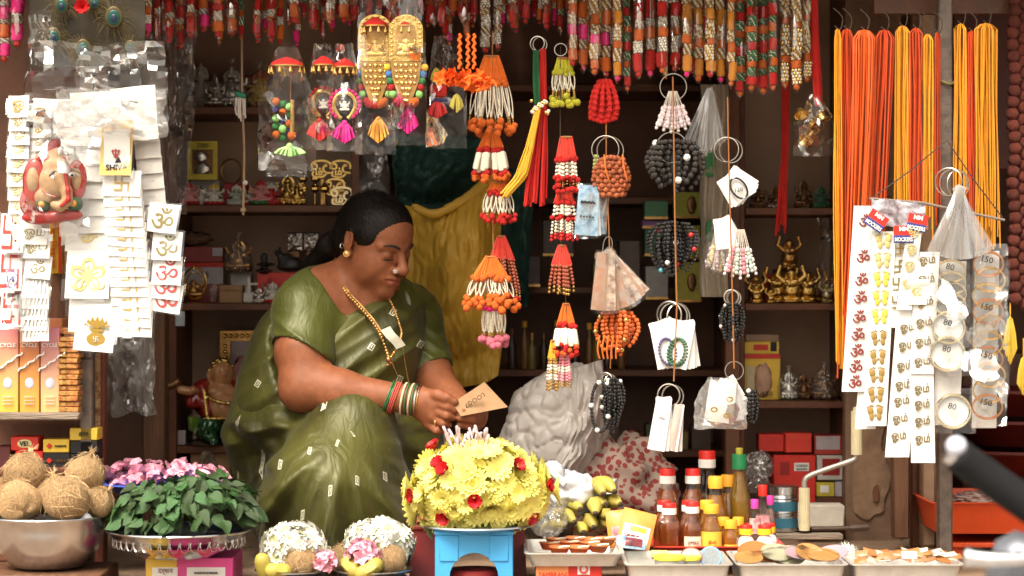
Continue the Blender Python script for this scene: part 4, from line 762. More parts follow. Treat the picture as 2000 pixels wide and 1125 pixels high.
for i, (x, lab) in enumerate(((1350, 'brown patterned round disc leaning in the steel tray'), (1388, 'blue patterned round disc leaning in the steel tray'))):
    c = P(x, 1088, -.49 + .03 * i); t = thing('picture_disc', lab, 'disc', c); MB().lathe([(.001, -.002), (.02, -.002), (.02, .002), (.001, .002)], c, 28, rot=RX(.9 + .3 * i)).build('disc', mat('print_mix', (.6, .5, .35), .4, var=.6, scale=160, col2=(.2, .3, .4)), t); MB().ring(c, .02, .0026, rot=RX(.9 + .3 * i - PI / 2), n=28, k=5).build('rim', coil_m[i], t)
prt = [mat('disc_print_' + n_, c1, .35, var=.5, scale=120, col2=c2, coat=.4) for n_, c1, c2 in (('yellow', (.7, .45, .12), (.5, .2, .08)), ('teal', (.3, .45, .4), (.6, .5, .3)), ('violet', (.5, .2, .4), (.7, .5, .5)), ('orange', (.75, .35, .08), (.35, .12, .05)))]
DISC = [MB().lathe([(.001, 0), (1, 0), (1.02, .06), (1, .1), (.9, .08), (.001, .1)], n=24).mesh('disc', m_) for m_ in prt]
r3 = random.Random(3)
dl = ['at the tray corner by the yellow tubs', 'beside the corner disc', 'in the front middle of its tray', 'under the film near the tray rim', 'at the back by the bottles', 'in the back middle', 'with a violet print', 'at the back corner by the white flower', 'on top near the centre', 'by the orange packets', 'half hidden at the rear', 'lying flat beside the violet one']
for i in range(12):
    x = 1462 + 170 * ((i * .37) % 1) ; Y = -.58 + .13 * ((i * .61) % 1); c = P(x, 1090 - 13 * (i / 12), Y); o = inst('picture_disc', DISC[(i * 3 + i // 4) % 4], None, c, (r3.uniform(.2, .6), r3.uniform(-.2, .2), 0), r3.uniform(.024, .034)); tag(o, 'glossy round picture disc ' + dl[i], 'disc', 'picture discs in the steel tray')
tag(MB().grid(lambda u, v: P(1455 + 185 * u, 1082 - 14 * math.sin(PI * u) + 4 * nz(u * 6, v * 6, 2), -.6 + .18 * v) + Vector((0, 0, .006 * nz(u * 9, v * 9, 5))), 30, 16).build('cling_film', film('loose_film', base=.05, edge=.5, bump=.8), smooth=180), 'crinkled clear film over the picture discs', 'film')
PKT = [MB().slab(lambda u, v: Vector(((u - .5) * 2, (v - .5) * 1.3, .16 * math.sin(PI * u) * math.sin(PI * v))), 5, 4, .08, (0, 0, -1)).mesh('packet', m_) for m_ in (prt[3], mat('packet_amber', (.72, .4, .16), .35, var=.4, scale=90, col2=(.45, .16, .08), coat=.5), mat('packet_clear', (.7, .52, .36), .3, var=.4, scale=120, col2=(.8, .7, .6), coat=.6))]
for i in range(40):
    x = 1680 + 190 * ((i * .618) % 1); Y = -.6 + .17 * ((i * .414) % 1); inst('orange_packet', PKT[i % 3], None, P(x, 1096 - 17 * (i / 40) - 5 * math.sin((x - 1670) / 66), Y), (r3.uniform(.1, .8), r3.uniform(-.35, .35), r3.uniform(-.4, .4)), r3.uniform(.011, .016)); tag(bpy.context.scene.objects[-1] if 0 else COL.objects[-1], 'small orange foil packet heaped in the steel tray near the handlebar', 'packet', 'orange packets in the steel tray')
cluster('white_flower', 'single white shaggy flower lying behind the packet tray', 1652, 1082, 16, 10, -.36, 10, [flower_mesh(12, 1, .12, .5, wht, 'flower', 2)], .022, 'flower', .015, sd=6)
# red tray and bottles
RT, rz_ = tray('plastic_tray', 'shallow red plastic tray under the oil bottles', 1276, 1530, 1068, 14, -.36, -.05, mat('red_plastic', (.62, .05, .03), .4, var=.08), .95)
glass = film('bottle_wall', tint=(.97, .95, .9), base=.06, edge=.55, rough=.06, bump=.04)
def bottle(x, yt, yb, w, Y, liq, cap, lab, cap2=None, fill=.72, label=None, txt=None, shape=0, nk=.5, sol=None):
    k = K(Y); c = P(x, yb, Y); h = (yb - yt) * k; r = w * k / 2; t = thing('bottle', lab, 'bottle', c, 'bottles on the red tray'); ch_ = .15 * h if h > .07 else .22 * h; hn = h - ch_
    if shape == 0: pr = [(.001, 0), (r * .9, 0), (r, .03 * h), (r * .97, .12 * h), (r, .2 * h), (r * .96, .3 * h), (r, .4 * h), (r * .98, .52 * h), (r * .8, .64 * h), (r * nk, .74 * h), (r * nk, hn)]
    elif shape == 1: pr = [(.001, 0), (r * .92, 0), (r, .04 * h), (r, .42 * h), (r * .93, .5 * h), (r * .62, .68 * h), (r * nk, .76 * h), (r * nk, hn)]
    else: pr = [(.001, 0), (r, 0), (r, .3 * h), (r * .8, .45 * h), (r * .5, .6 * h), (r * .45, hn)]
    MB().lathe(pr, c, 22).build('bottle_body', sol or glass, t, smooth=60)
    if not sol:
        zf = fill * h; ip = [(max(.0005, a * .93 - .0002), max(z_, .002)) for a, z_ in pr if z_ < zf]; rr = np.interp(zf, [q[1] for q in pr], [q[0] for q in pr]) * .93; ip += [(rr, zf), (.0005, zf)]; MB().lathe(ip, c, 18).build('liquid', liq, t, smooth=60)
    cp = MB().lathe([(r * nk * 1.18, hn - .004), (r * nk * 1.2, h - .002), (r * nk * 1.1, h), (.001, h)], c, 20, wob=lambda a, i: 1 + .02 * (int(a * 20 / PI) % 2)); cp.build('cap', cap, t)
    if cap2: MB().lathe([(r * nk * 1.27, hn - .008), (r * nk * 1.27, hn + ch_ * .35), (r * nk * 1.15, hn + ch_ * .36)], c, 20).build('cap_band', cap2, t)
    if label:
        m_, z0, z1, wd = label; MB().slab(lambda u, v: c + Vector((r * 1.02 * math.sin((u - .5) * wd), -r * 1.02 * math.cos((u - .5) * wd), h * (z0 + (z1 - z0) * v))), 10, 1, .0006, (0, -1, 0)).build('label', m_, t, smooth=60)
        if txt: letter(txt[0], c + Vector((0, -r * 1.02 - .0014, h * txt[1])), txt[2], txt[3], t, wmax=r * 1.5)
    return t
def liq(n, c_): return mat('liquid_' + n, c_, .08, var=.15, scale=20, trans=.7, ior=1.3, spec=.5)
honey = liq('honey', (.5, .13, .03)); amber = liq('amber', (.72, .3, .03)); clear_o = liq('pale_oil', (.55, .4, .2)); lime = liq('lime', (.75, .42, .05)); pinkl = liq('rose', (.75, .45, .45))
rc = mat('red_cap', (.62, .02, .015), .35, var=.05); wc = mat('white_cap', (.82, .8, .76), .4, var=.04); yc = mat('yellow_cap', (.82, .4, .03), .4, var=.06); gc_ = mat('green_cap', (.02, .3, .1), .4); pc_ = mat('pink_cap', (.7, .05, .35), .4); yg = mat('lime_cap', (.6, .55, .08), .4)
zt_ = lambda Y: 562.5 + (1.45 - rz_) / K(Y)
for (x, yt, w, Y, lq, cp, c2, sh, lab, extra) in [
    (1304, 915, 50, -.16, honey, rc, wc, 0, 'tall brown oil bottle with red and white cap, nearest the bananas', {}), (1353, 915, 48, -.16, honey, rc, wc, 0, 'tall brown oil bottle with red cap beside the big clear one', {}),
    (1381, 880, 54, -.09, clear_o, rc, wc, 1, 'tallest clear oil bottle at the back with red and white cap', {'fill': .5}), (1398, 930, 50, -.18, amber, yc, None, 1, 'amber oil bottle with yellow cap in the back row', {'label': (yel_p, .06, .13, 1.6)}),
    (1422, 927, 46, -.12, amber, yc, None, 1, 'amber bottle with yellow cap hidden behind its twin', {}), (1444, 887, 46, -.13, lime, gc_, None, 1, 'orange drink bottle with a green collar and yellow nozzle', {'fill': .8, 'nk': .52}),
    (1307, 983, 46, -.31, honey, rc, wc, 0, 'small ribbed brown oil bottle at the front corner', {'fill': .6}), (1297, 977, 44, -.24, honey, rc, wc, 0, 'small brown bottle peeking from behind the ribbed one', {}),
    (1352, 980, 44, -.31, honey, rc, wc, 1, 'small brown oil bottle with a cream arched label', {'fill': .55, 'label': (mat('cream_label', (.72, .66, .5), .6), .03, .3, 1.7), 'txt': ('CYCLE', .18, .0055, ink)}), (1344, 977, 40, -.25, honey, rc, wc, 1, 'small brown bottle behind the cream-labelled one', {}),
    (1389, 985, 44, -.31, amber, yc, None, 1, 'small amber bottle with an orange label and yellow cap', {'label': (yel_p, .02, .42, 2.2), 'txt': ('தீபம்', .2, .008, red_p), 'nk': .58}), (1381, 977, 40, -.25, amber, yc, None, 1, 'amber bottle behind the orange-labelled one', {'nk': .58}),
    (1427, 1015, 32, -.31, amber, yc, None, 1, 'tiny amber bottle with yellow cap at the front', {'nk': .66, 'label': (yel_p, .02, .2, 1.9)}), (1413, 1010, 30, -.25, amber, yc, None, 1, 'tiny yellow-capped bottle partly behind another', {'nk': .66}), (1442, 1010, 28, -.24, amber, yc, None, 1, 'tiny yellow-capped bottle next to the white squeeze bottles', {'nk': .66}),
    (1474, 975, 26, -.27, pinkl, pc_, None, 1, 'slim clear bottle with magenta cap', {'label': (pkp, .3, .62, 2), 'fill': .3}), (1490, 947, 30, -.22, pinkl, rc, None, 1, 'slim rose water bottle with red cap', {'label': (pkp, .08, .5, 2.4), 'fill': .5}), (1504, 968, 24, -.18, pinkl, pc_, None, 1, 'rear slim bottle with magenta cap by the steel canister', {}),
    (1457, 1025, 34, -.31, None, rc, mat('yellow_band', (.8, .62, .03), .4), 2, 'white squeeze bottle with red and yellow top, first of the front pair', {'sol': wc, 'nk': .62}), (1494, 1025, 36, -.31, None, rc, MATS['yellow_band'], 2, 'white squeeze bottle with red and yellow top at the tray end', {'sol': wc, 'nk': .62}), (1466, 1022, 30, -.25, None, rc, MATS['yellow_band'], 2, 'white squeeze bottle standing behind the front pair', {'sol': wc, 'nk': .62}), (1503, 1022, 30, -.25, None, rc, MATS['yellow_band'], 2, 'rearmost white squeeze bottle at the tray corner', {'sol': wc, 'nk': .62})]:
    t = bottle(x, yt, zt_(Y), w, Y, lq, cp, lab, c2, shape=sh, **extra)
    if x == 1444: c = P(1444, 887, -.13); MB().lathe([(.007, -.004), (.008, .012), (.006, .0135), (.001, .0135)], c, 14).build('nozzle', yg, t)
# canister, crank tool, boxes
sc_ = thing('steel_canister', 'steel canister with teal bands beside the crank handle', 'canister', P(1528, 1035, .02)); c = P(1528, 1036, .02); k = K(.02); r = 30 * k; h = 88 * k
MB().lathe([(.001, 0), (r * .97, 0), (r, .006), (r, h * .78), (r * .96, h * .8), (r * 1.02, h * .81), (r * 1.02, h * .98), (r * .95, h), (.001, h)], c, 36).build('can_body', steel, sc_); tl = mat('teal_paint', (.03, .13, .19), .3, coat=.4)
for z0, z1 in ((.08, .3), (.45, .66)): MB().lathe([(r * 1.012, h * z0), (r * 1.012, h * z1)], c, 36).build('painted_band', tl, sc_)
for z0 in (.34, .4, .72): MB().ring(c + Vector((0, 0, h * z0)), r * 1.01, .0015, rot=RX(PI / 2), n=30, k=4).build('bead_line', steel, sc_)
ivory = mat('ivory_plastic', (.6, .53, .33), .45); pipe = mat('grey_pipe', (.4, .36, .31), .4, .5, var=.15)
cr = thing('crank_handle', 'bent grey steel crank with two ribbed ivory grips', 'crank', P(1571, 1036, -.02))
def grip(x, y0, y1, Y, r):
    c = P(x, y1, Y); k = K(Y); MB().lathe([(.001, 0), (r, 0), (r, (y1 - y0) * k), (.001, (y1 - y0) * k)], c, 36, wob=lambda a, i: 1 + .07 * (int(a * 18 / PI + .5) % 2)).build('grip', ivory, cr, smooth=20)
grip(1571, 953, 1036, -.02, .0112); grip(1673, 803, 888, -.02, .0112)
MB().tube(polyline([P(1571, 955, -.02), P(1572, 938, -.02), P(1584, 928, -.02), P(1625, 913, -.02), P(1655, 903, -.02), P(1670, 896, -.02), P(1673, 886, -.02)], 30), .0062, 10).build('bent_pipe', pipe, cr, smooth=80); MB().lathe([(.008, 0), (.008, .008), (.001, .01)], P(1673, 803, -.02), 14).build('end_cap', ivory, cr)
# ---------------------------------------------------------------- idols and goods on the shelves
gold_i = mat('gilded', (.75, .5, .16), .22, 1, var=.15, scale=80, bump=.15); gold_d = mat('antique_gold', (.5, .28, .09), .3, .9, var=.3, scale=60); brz = mat('dark_bronze', (.2, .1, .045), .35, .7, var=.3, scale=50)
black_s = mat('black_stone', (.02, .017, .016), .4); silv = mat('silvered', (.6, .58, .53), .28, .9, var=.2, scale=80); wht_i = mat('white_resin', (.6, .57, .5), .4, var=.1); red_i = mat('red_resin', (.42, .03, .025), .35); grn_i = mat('green_resin', (.03, .16, .05), .3, coat=.4); flesh_i = mat('tan_resin', (.55, .27, .12), .3, coat=.5, var=.15)
yel_i = mat('yellow_resin', (.65, .42, .06), .4); pnk_i = mat('pink_resin', (.6, .25, .25), .4); film_b = film('idol_bag', base=.06, edge=.45, rough=.15, milk=.06, bump=.6)
def idol_parts():
    a = SDF((-.6, -.45, -.02), (.6, .45, .4), .03); a.ell((0, 0, .06), (.44, .3, .075), k=.02); a.ell((0, 0, .17), (.36, .25, .06), k=.05)
    for i in range(12): t = i * PI / 6; a.ell((.38 * math.cos(t), .26 * math.sin(t), .13), (.09, .09, .08), k=.02)
    b = SDF((-.65, -.5, .1), (.65, .45, 1.1), .026); b.ell((0, 0, .45), (.19, .15, .22), k=.06); b.ell((0, -.02, .38), (.2, .18, .15), k=.06)
    for s in (-1, 1):
        b.cap((s * .1, -.02, .26), (s * .34, -.12, .24), .11, .08, .05); b.cap((s * .34, -.12, .23), (s * .02, -.22, .22), .075, .06, .04); b.cap((s * .17, 0, .6), (s * .33, -.04, .45), .07, .055, .04); b.cap((s * .33, -.04, .45), (s * .24, -.2, .5), .05, .045, .03); b.cap((s * .17, .03, .6), (s * .38, .06, .66), .06, .045, .04); b.cap((s * .38, .06, .66), (s * .4, .02, .8), .045, .045, .03); b.ell((s * .12, -.0, .77), (.055, .03, .07), k=.03)
    b.cap((0, 0, .6), (0, 0, .7), .07, .07, .04); b.ell((0, -.02, .76), (.105, .11, .12), k=.03); b.cap((0, -.12, .76), (0, -.14, .72), .028, .03, .02); b.cap((0, -.13, .74), (.05, -.17, .55), .035, .028, .03)
    c = SDF((-.4, -.3, .7), (.4, .3, 1.25), .026); c.cap((0, 0, .86), (0, 0, 1.04), .11, .04, .03); c.ell((0, 0, .87), (.13, .12, .04), k=.02); c.ell((0, 0, 1.08), .035, k=.02); c.ell((0, .1, .82), (.25, .025, .24), k=.01)
    return a, b, c
_a, _b2, _c = idol_parts(); IDOL = {}
def idol(x, h, Y, zb, mats, lab, bag=False, rz=0, sx=1, nm='idol'):
    k = K(Y); c = Vector((P(x, 0, Y).x, Y, zb)); t = thing(nm, lab, 'figurine', c)
    for nme, s_, m in zip(('lotus_base', 'figure', 'crown'), (_a, _b2, _c), mats):
        if m is None: continue
        if (nme, m.name) not in IDOL: IDOL[(nme, m.name)] = s_.mesh(nme, m)
        inst(nme, IDOL[(nme, m.name)], t, c, (0, 0, rz), (h * k / 1.1 * sx, h * k / 1.1 * sx, h * k / 1.1))
    if bag: MB().lathe([(.34, 0), (.46, .1), (.44, .5), (.34, .9), (.12, 1.1), (.05, 1.2), (.14, 1.32)], (0, 0, 0), 20, wob=lambda a, i: 1 + .08 * math.sin(a * 5 + i * 1.7)).build('clear_bag', film_b, t, smooth=180).matrix_basis = Matrix.Translation(c) @ Matrix.Scale(h * k / 1.1, 4)
    return t
def laugher():
    s = SDF((-.6, -.5, -.02), (.6, .45, 1.2), .026); s.ell((0, 0, .05), (.34, .26, .06), k=.02); s.ell((0, -.05, .36), (.27, .25, .23), k=.06); s.ell((0, .02, .56), (.24, .18, .16), k=.06); s.ell((0, -.03, .82), (.145, .15, .155), k=.03); s.ell((0, -.27, .36), .03, k=.02, op='sub')
    for q in (-1, 1):
        s.cap((q * .14, 0, .22), (q * .17, -.05, .08), .12, .1, .04); s.cap((q * .21, 0, .62), (q * .4, -.02, .78), .085, .07, .04); s.cap((q * .4, -.02, .78), (q * .32, -.02, 1.0), .065, .055, .03); s.ell((q * .32, -.02, 1.04), .07, k=.02); s.ell((q * .15, .0, .78), (.03, .05, .09), k=.02); s.ell((q * .06, -.15, .84), (.035, .02, .012), k=.01, op='sub'); s.ell((q * .1, -.16, .62), (.1, .05, .06), k=.03)
    s.ell((0, -.165, .81), (.03, .03, .025), k=.02); s.ell((0, -.165, .745), (.06, .03, .018), k=.012, op='sub')
    for i in range(9): t = PI + i * PI / 8; s.ell((.2 * math.cos(t), -.13 + .16 * math.sin(t), .55 + .12 * math.sin(t)), .026, k=.01)
    return s
_lg = laugher(); LG = {}
def buddha(x, h, Y, zb, m, lab, rz=0):
    k = K(Y); c = Vector((P(x, 0, Y).x, Y, zb))
    if m.name not in LG: LG[m.name] = _lg.mesh('laughing_figure', m)
    return tag(inst('laughing_figure', LG[m.name], None, c, (0, 0, rz), h * k / 1.1), lab, 'figurine')
Yl = .53
zA, zB, zC, zD = ZL
# top shelf
idol(452, 82, Yl, zA, (silv, silv, wht_i), 'silvery seated deity figurine in a tied clear bag on the top shelf', True); idol(508, 78, Yl + .02, zA, (gold_d, yel_i, mat('orange_resin', (.6, .15, .03), .4)), 'gold and orange deity figurine behind the lime tassel ornament', True)
idol(392, 92, Yl + .05, zA, (wht_i, wht_i, wht_i), 'pale tall deity figurine at the cabinet corner', sx=.8); idol(420, 50, Yl - .02, zA, (brz, silv, silv), 'small dull silver figurine beside the bagged deity')
for x, w, h, lab in ((410, 26, 42, 'red card box between the pale figurines'), (482, 26, 62, 'red card box behind the gold and orange figurine')): carton('card_box', lab, x - w / 2, x + w / 2, 208 - h, 208, Yl + .1, .05, mat('crimson_card', (.4, .02, .03), .5)).location.z
# second shelf
t = thing('framed_idol', 'yellow framed silver relief with a hand-written price', 'frame', P(396, 352, Yl)); tl_ = RX(-.1)
carton('card_box', 'white card box under the yellow framed relief', 372, 428, 352, 401, Yl + .03, .06, mat('grey_card', (.5, .46, .42), .6))
for x0, x1, y0, y1 in ((366, 425, 276, 292), (366, 425, 340, 351), (366, 375, 292.5, 339.5), (416, 425, 292.5, 339.5)): panel(t, x0, x1, y0, y1, Yl, mat('yellow_card', (.55, .45, .04), .5), 'frame_strip', .006)
panel(t, 370, 420, 285, 345, Yl + .006, brz, 'backing', .003); letter('500/-', P(398, 284, Yl - .008), .011, ink, t, wmax=.045)
lump('relief', '', '', 392, 306, 13, 11, .006, Yl - .002, silv, 3, .3, 3, 16, 10, par=t); lump('relief', '', '', 396, 330, 15, 12, .006, Yl - .002, silv, 5, .3, 3, 16, 10, par=t); letter('6', P(393, 366, Yl + .026), .012, ink, COL.objects['card_box.002'] if 'card_box.002' in COL.objects else t)
tag(MB().ring(P(452, 335, Yl + .06), 21 * K(Yl), .003, sz=1.15, n=30).build('oval_ring', gold_d), 'thin oval bronze ring standing behind the hanging string', 'ring')
for i, (x, h, ms, lab) in enumerate([(370, 46, (red_i, pnk_i, red_i), 'small red figurine at the end of the second shelf'), (392, 34, (silv, wht_i, silv), 'small grey figurine under the yellow framed relief'), (418, 44, (red_i, wht_i, yel_i), 'white and red seated figurine beside the red boxes'), (462, 42, (wht_i, mat('grey_green_resin', (.35, .4, .34), .4), wht_i), 'grey-green seated figurine in front of a red box'), (510, 52, (grn_i, pnk_i, red_i), 'pink and red deity figurine on a green base'), (492, 36, (red_i, wht_i, yel_i), 'little white figurine touching the hanging string'), (530, 44, (red_i, red_i, wht_i), 'red and white figurine next to the gilded ornaments')]):
    idol(x, h, Yl - .03 + .01 * (i % 2), zB, ms, lab, sx=1.15)
carton('card_box', 'red card box behind the grey-green figurine', 436, 482, 358, 400, Yl + .04, .05, MATS['crimson_card']); carton('card_box', 'pale card box behind the red and white figurine', 505, 546, 355, 400, Yl + .08, .05, MATS['grey_card'])
# gilded ornaments
for i, (x, y, h) in enumerate([(628, 330, 36), (666, 330, 36), (655, 365, 34), (668, 383, 38)]):
    t = thing('om_ornament', ['gilded sacred-syllable ornament at the rear beside the bag corner', 'gilded sacred-syllable ornament at the rear by the cabinet side', 'half-hidden gilded sacred-syllable ornament in the middle row', 'pale gilded sacred-syllable ornament at the front of the shelf'][i], 'ornament', P(x, 400, Yl)); letter('ௐ', P(x, y, Yl - .04 * (i == 3) + .03 * (i < 2)), h * K(Yl), gold_i if i < 3 else mat('pale_gold', (.75, .6, .35), .3, .9), t, name='symbol', th=.006, bold=.012)
    MB().box(Vector((P(x, 0, Yl).x, Yl - .04 * (i == 3) + .03 * (i < 2), (P(x, y + h / 2, Yl).z + zB) / 2)), (.01, .006, max(.004, P(x, y + h / 2, Yl).z - zB)), r=.001).build('stand', gold_d, t)
for i, (x, y) in enumerate([(592, 352), (616, 352), (592, 373), (615, 373), (634, 373)]):
    Y = Yl + (.04 if y < 360 else -.01); t = thing('gilded_lamp', ['tall gilded lamp with pointed hood, rear, nearest the bag', 'tall gilded lamp with pointed hood, rear, second', 'gilded lamp on a thin stem in front, first of three', 'gilded lamp on a thin stem in front, middle of three', 'gilded lamp on a thin stem in front, third of three'][i], 'ornament', Vector((P(x, 0, Y).x, Y, zB))); c = Vector((P(x, 0, Y).x, Y, zB)); k = K(Y); H_ = (401 - y) * k
    MB().lathe([(.009, 0), (.008, .003), (.0022, .005), (.002, H_), (.004, H_)], c, 12).build('stem', gold_i, t); MB().lathe([(.004, H_ - .004), (.0115, H_ + .004), (.012, H_ + .009), (.006, H_ + .017), (.001, H_ + .024)], c, 6).build('hood', gold_i, t, smooth=0)
idol(562, 62, Yl - .01, zB, (gold_i, gold_i, gold_i), 'ornate gilded deity plaque under the lime tassel bag'); idol(580, 48, Yl - .04, zB, (gold_i, gold_i, gold_d), 'smaller gilded deity figurine beside the lamps')
# third shelf
t = carton('gift_box', 'red and white gift box lowest in the stack behind the gold oval', 358, 436, 556, 592, Yl + .05, .07, mat('dusky_red', (.3, .05, .045), .5)); t = carton('gift_box', 'red and white gift box in the middle of the stack', 357, 436, 513, 555, Yl + .05, .07, mat('lilac_card', (.45, .4, .42), .5)); panel(t, 357, 436, 513, 522, Yl + .05, red_p); letter('S', P(405, 536, Yl + .048), .014, ink, t)
t = carton('gift_box', 'red topped gift box highest in the stack', 357, 435, 482, 512, Yl + .05, .07, MATS['dusky_red']); panel(t, 415, 435, 484, 500, Yl + .05, MATS['lilac_card'])
lump('brown_bag', 'brown plastic bag of goods on top of the red gift boxes', 'bag', 380, 466, 33, 13, .03, Yl + .07, mat('brown_poly', (.16, .085, .055), .25, var=.3), 4, .3, 3, 24, 16)
t = thing('oval_plaque', 'golden oval filigree plaque leaning against the red boxes', 'plaque', P(378, 590, Yl - .02)); MB().ring(P(380, 553, Yl - .02), 22 * K(Yl), .0035, sz=1.35, n=36).build('rim', gold_i, t); MB().ring(P(380, 553, Yl - .02), 16 * K(Yl), .0015, sz=1.3, n=30).build('inner_rim', gold_i, t)
inst('figure', _b2.mesh('figure', gold_d), t, Vector((P(380, 0, Yl).x, Yl - .02, P(0, 585, Yl).z)), None, 45 * K(Yl)); MB().lathe([(.03, -.004), (.03, .0)], P(380, 591, Yl - .02), 16).build('foot', gold_d, t)
idol(466, 66, Yl + .03, P(0, 532, Yl).z, (brz, gold_d, gold_d), 'bronze-gold deity in a clear bag on the grey card box', True); t = carton('card_box', 'grey card box under the bagged bronze deity', 450, 490, 532, 592, Yl + .05, .06, MATS['grey_card'])
t = carton('cardboard_box', 'small brown cardboard box with a flap on the third shelf', 428, 473, 557, 592, Yl - .04, .05, cd); panel(t, 428, 473, 566, 567.5, Yl - .04, brz, 'flap_edge', .003)
for x, lab in ((417, 'clear plastic cup stack in front of the gold oval'),): t = thing('cup_stack', lab, 'cups', P(x, 592, Yl - .03)); [MB().lathe([(.008, 0), (.0115, .02), (.012, .021)], P(x, 592 - 7 * i, Yl - .04), 14).build('cup', film_b, t) for i in range(4)]
t = thing('spray_bottle', 'short white bottle with a dropper nozzle', 'bottle', P(490, 592, Yl - .03)); c = Vector((P(486, 0, Yl - .03).x, Yl - .03, zC)); MB().box(c + Vector((0, 0, .013)), (.026, .02, .026), r=.003).build('bottle_body', wht_i, t); MB().lathe([(.007, .026), (.006, .04), (.004, .046), (.0035, .062), (.001, .063)], c, 12).build('nozzle', wht_i, t); MB().box(c + Vector((.012, 0, .046)), (.02, .006, .005)).build('spout', wht_i, t)
t = thing('stone_lingam', 'black stone lingam on a red box', 'figurine', P(516, 532, Yl)); c = P(516, 531, Yl); S_ = SDF((-.03, -.03, -.005), (.035, .03, .06), .0018); S_.ell((0, 0, .003), (.022, .02, .004), k=.004); S_.cap((0, 0, .004), (0, 0, .012), .012, .008, .005); S_.ell((0, 0, .018), (.02, .018, .004), k=.004); S_.cap((0, 0, .018), (.026, -.004, .018), .004, .003, .004); S_.cap((0, 0, .02), (0, 0, .038), .0085, .0085, .003); inst('lingam', S_.mesh('lingam', black_s), t, c)
t = thing('bull_figurine', 'black stone bull with a gold collar on a red box', 'figurine', P(566, 532, Yl)); c = P(566, 531, Yl); S_ = SDF((-.045, -.03, -.005), (.04, .03, .07), .002); S_.ell((0, 0, .012), (.032, .018, .012), k=.008); S_.ell((.004, 0, .024), (.024, .015, .013), k=.01); S_.ell((-.008, 0, .036), (.01, .009, .01), k=.008); S_.cap((-.018, 0, .026), (-.025, 0, .044), .01, .007, .008); S_.ell((-.029, 0, .046), (.009, .0065, .0065), k=.005)
for q in (-1, 1): S_.cap((-.025, q * .005, .051), (-.024, q * .008, .06), .0028, .0015, .003); S_.cap((-.022, q * .008, .047), (-.02, q * .014, .048), .0025, .002, .003)
inst('bull', S_.mesh('bull', black_s), t, c); MB().ring(c + Vector((-.004, 0, .026)), .018, .0011, rot=RZ(.3), n=20, k=4).build('collar', gold_i, t)
carton('red_box', 'bright red open tray box under the black stone figurines', 502, 586, 532, 592, Yl + .0, .07, red_p)
idol(533, 42, Yl - .05, zC, (red_i, wht_i, wht_i), 'small white and red seated figurine before the red box'); idol(556, 40, Yl - .04, zC, (wht_i, mat('grey_resin', (.3, .27, .24), .4), wht_i), 'small grey figurine nearest the woman\'s shoulder'); idol(505, 30, Yl - .05, zC, (silv, silv, silv), 'tiny silver figurine beside the dropper bottle'); idol(526, 50, Yl - .02, zC, (red_i, MATS['grey_resin'], red_i), 'slim grey figurine behind the white and red one', sx=.7)
for i, x in enumerate((576, 608)):
    t = thing('foil_packet', ('silver foil packet leaning at the back, beside the other', 'silver foil packet standing above the bull figurine')[i], 'packet', P(x, 492, Yl + .08)); MB().slab(lambda u, v: P(x - 15 + 30 * u, 454 + 37 * v, Yl + .08) + Vector((0, -.007 * math.sin(PI * u) * math.sin(PI * v) + .003 * nz(u * 7 + x, v * 7, 0), 0)), 12, 12, .004).build('foil', mat('crinkled_foil', (.55, .5, .46), .2, .9, var=.2, bump=.6, bscale=90), t, smooth=180); MB().box(P(x, 497, Yl + .086), (.02, .01, .014)).build('stand', brz, t)
# bottom shelf: big statue, framed picture, plate
c = Vector((P(428, 0, Yl).x, Yl - .0, zD)); t = thing('laughing_statue', 'large glossy laughing statue in red robe and green trousers', 'statue', c); h_ = 178 * K(Yl)
def sub(nm, m, fn, res=.02): s_ = SDF((-.7, -.5, -.02), (.7, .5, 1.2), res); fn(s_); o_ = inst(nm, s_.mesh(nm, m), t, c, (0, 0, .35), h_ / 1.02); return o_
def f_body(s):
    s.ell((.04, -.1, .42), (.22, .2, .2), k=.06); s.ell((0, -.04, .6), (.17, .14, .12), k=.06); s.ell((.02, -.06, .8), (.135, .14, .13), k=.03); s.ell((.02, -.1, .72), (.1, .08, .05), k=.03); s.ell((.02, -.2, .79), .03, k=.015)
    for q in (-1, 1): s.ell((.02 + q * .14, -.02, .76), (.03, .04, .07), k=.02); s.ell((.08 * q, -.16, .6), (.08, .05, .05), k=.03)
    s.cap((.26, -.02, .6), (.34, -.15, .42), .06, .05, .03); s.cap((-.27, -.05, .58), (-.33, -.16, .62), .05, .045, .03)
def f_robe(s):
    s.ell((-.02, .05, .5), (.27, .16, .26), k=.05)
    for q in (-1, 1): s.cap((q * .2, .0, .62), (q * .31, -.05, .48), .1, .09, .05); s.cap((q * .2, -.06, .62), (q * .16, -.16, .36), .06, .07, .05)
def f_leg(s):
    for q in (-1, 1): s.ell((q * .17 + .03, -.13, .22), (.15, .17, .13), k=.04); s.cap((q * .2, -.1, .15), (q * .12, -.26, .05), .08, .06, .04)
    s.ell((.03, 0, .16), (.28, .18, .13), k=.05)
sub('figure', flesh_i, f_body); sub('robe', mat('red_gloss', (.3, .02, .015), .2, coat=.6), f_robe); sub('trousers', mat('green_gloss', (.015, .1, .035), .12, .3, coat=1), f_leg)
sub('hair_curls', gold_i, lambda s: [s.ell((.02 + .13 * math.cos(i * 2.4) * math.sin(i * .09), -.03 + .13 * math.sin(i * 2.4) * math.sin(i * .09), .82 + .12 * math.cos(i * .09)), .03, k=.006) for i in range(19)], .016)
sub('gold_beads', gold_i, lambda s: [s.ell((.04 + .2 * math.cos(a), -.14 + .17 * math.sin(a), .58 + .09 * math.sin(a) - .02), .026, k=.004) for a in np.linspace(PI, 2 * PI, 15)] + [s.cap((-.2, -.12, .62), (-.19, -.24, .34), .022, .022, .01), s.ell((0, -.2, .3), (.24, .1, .03), k=.02)], .014)
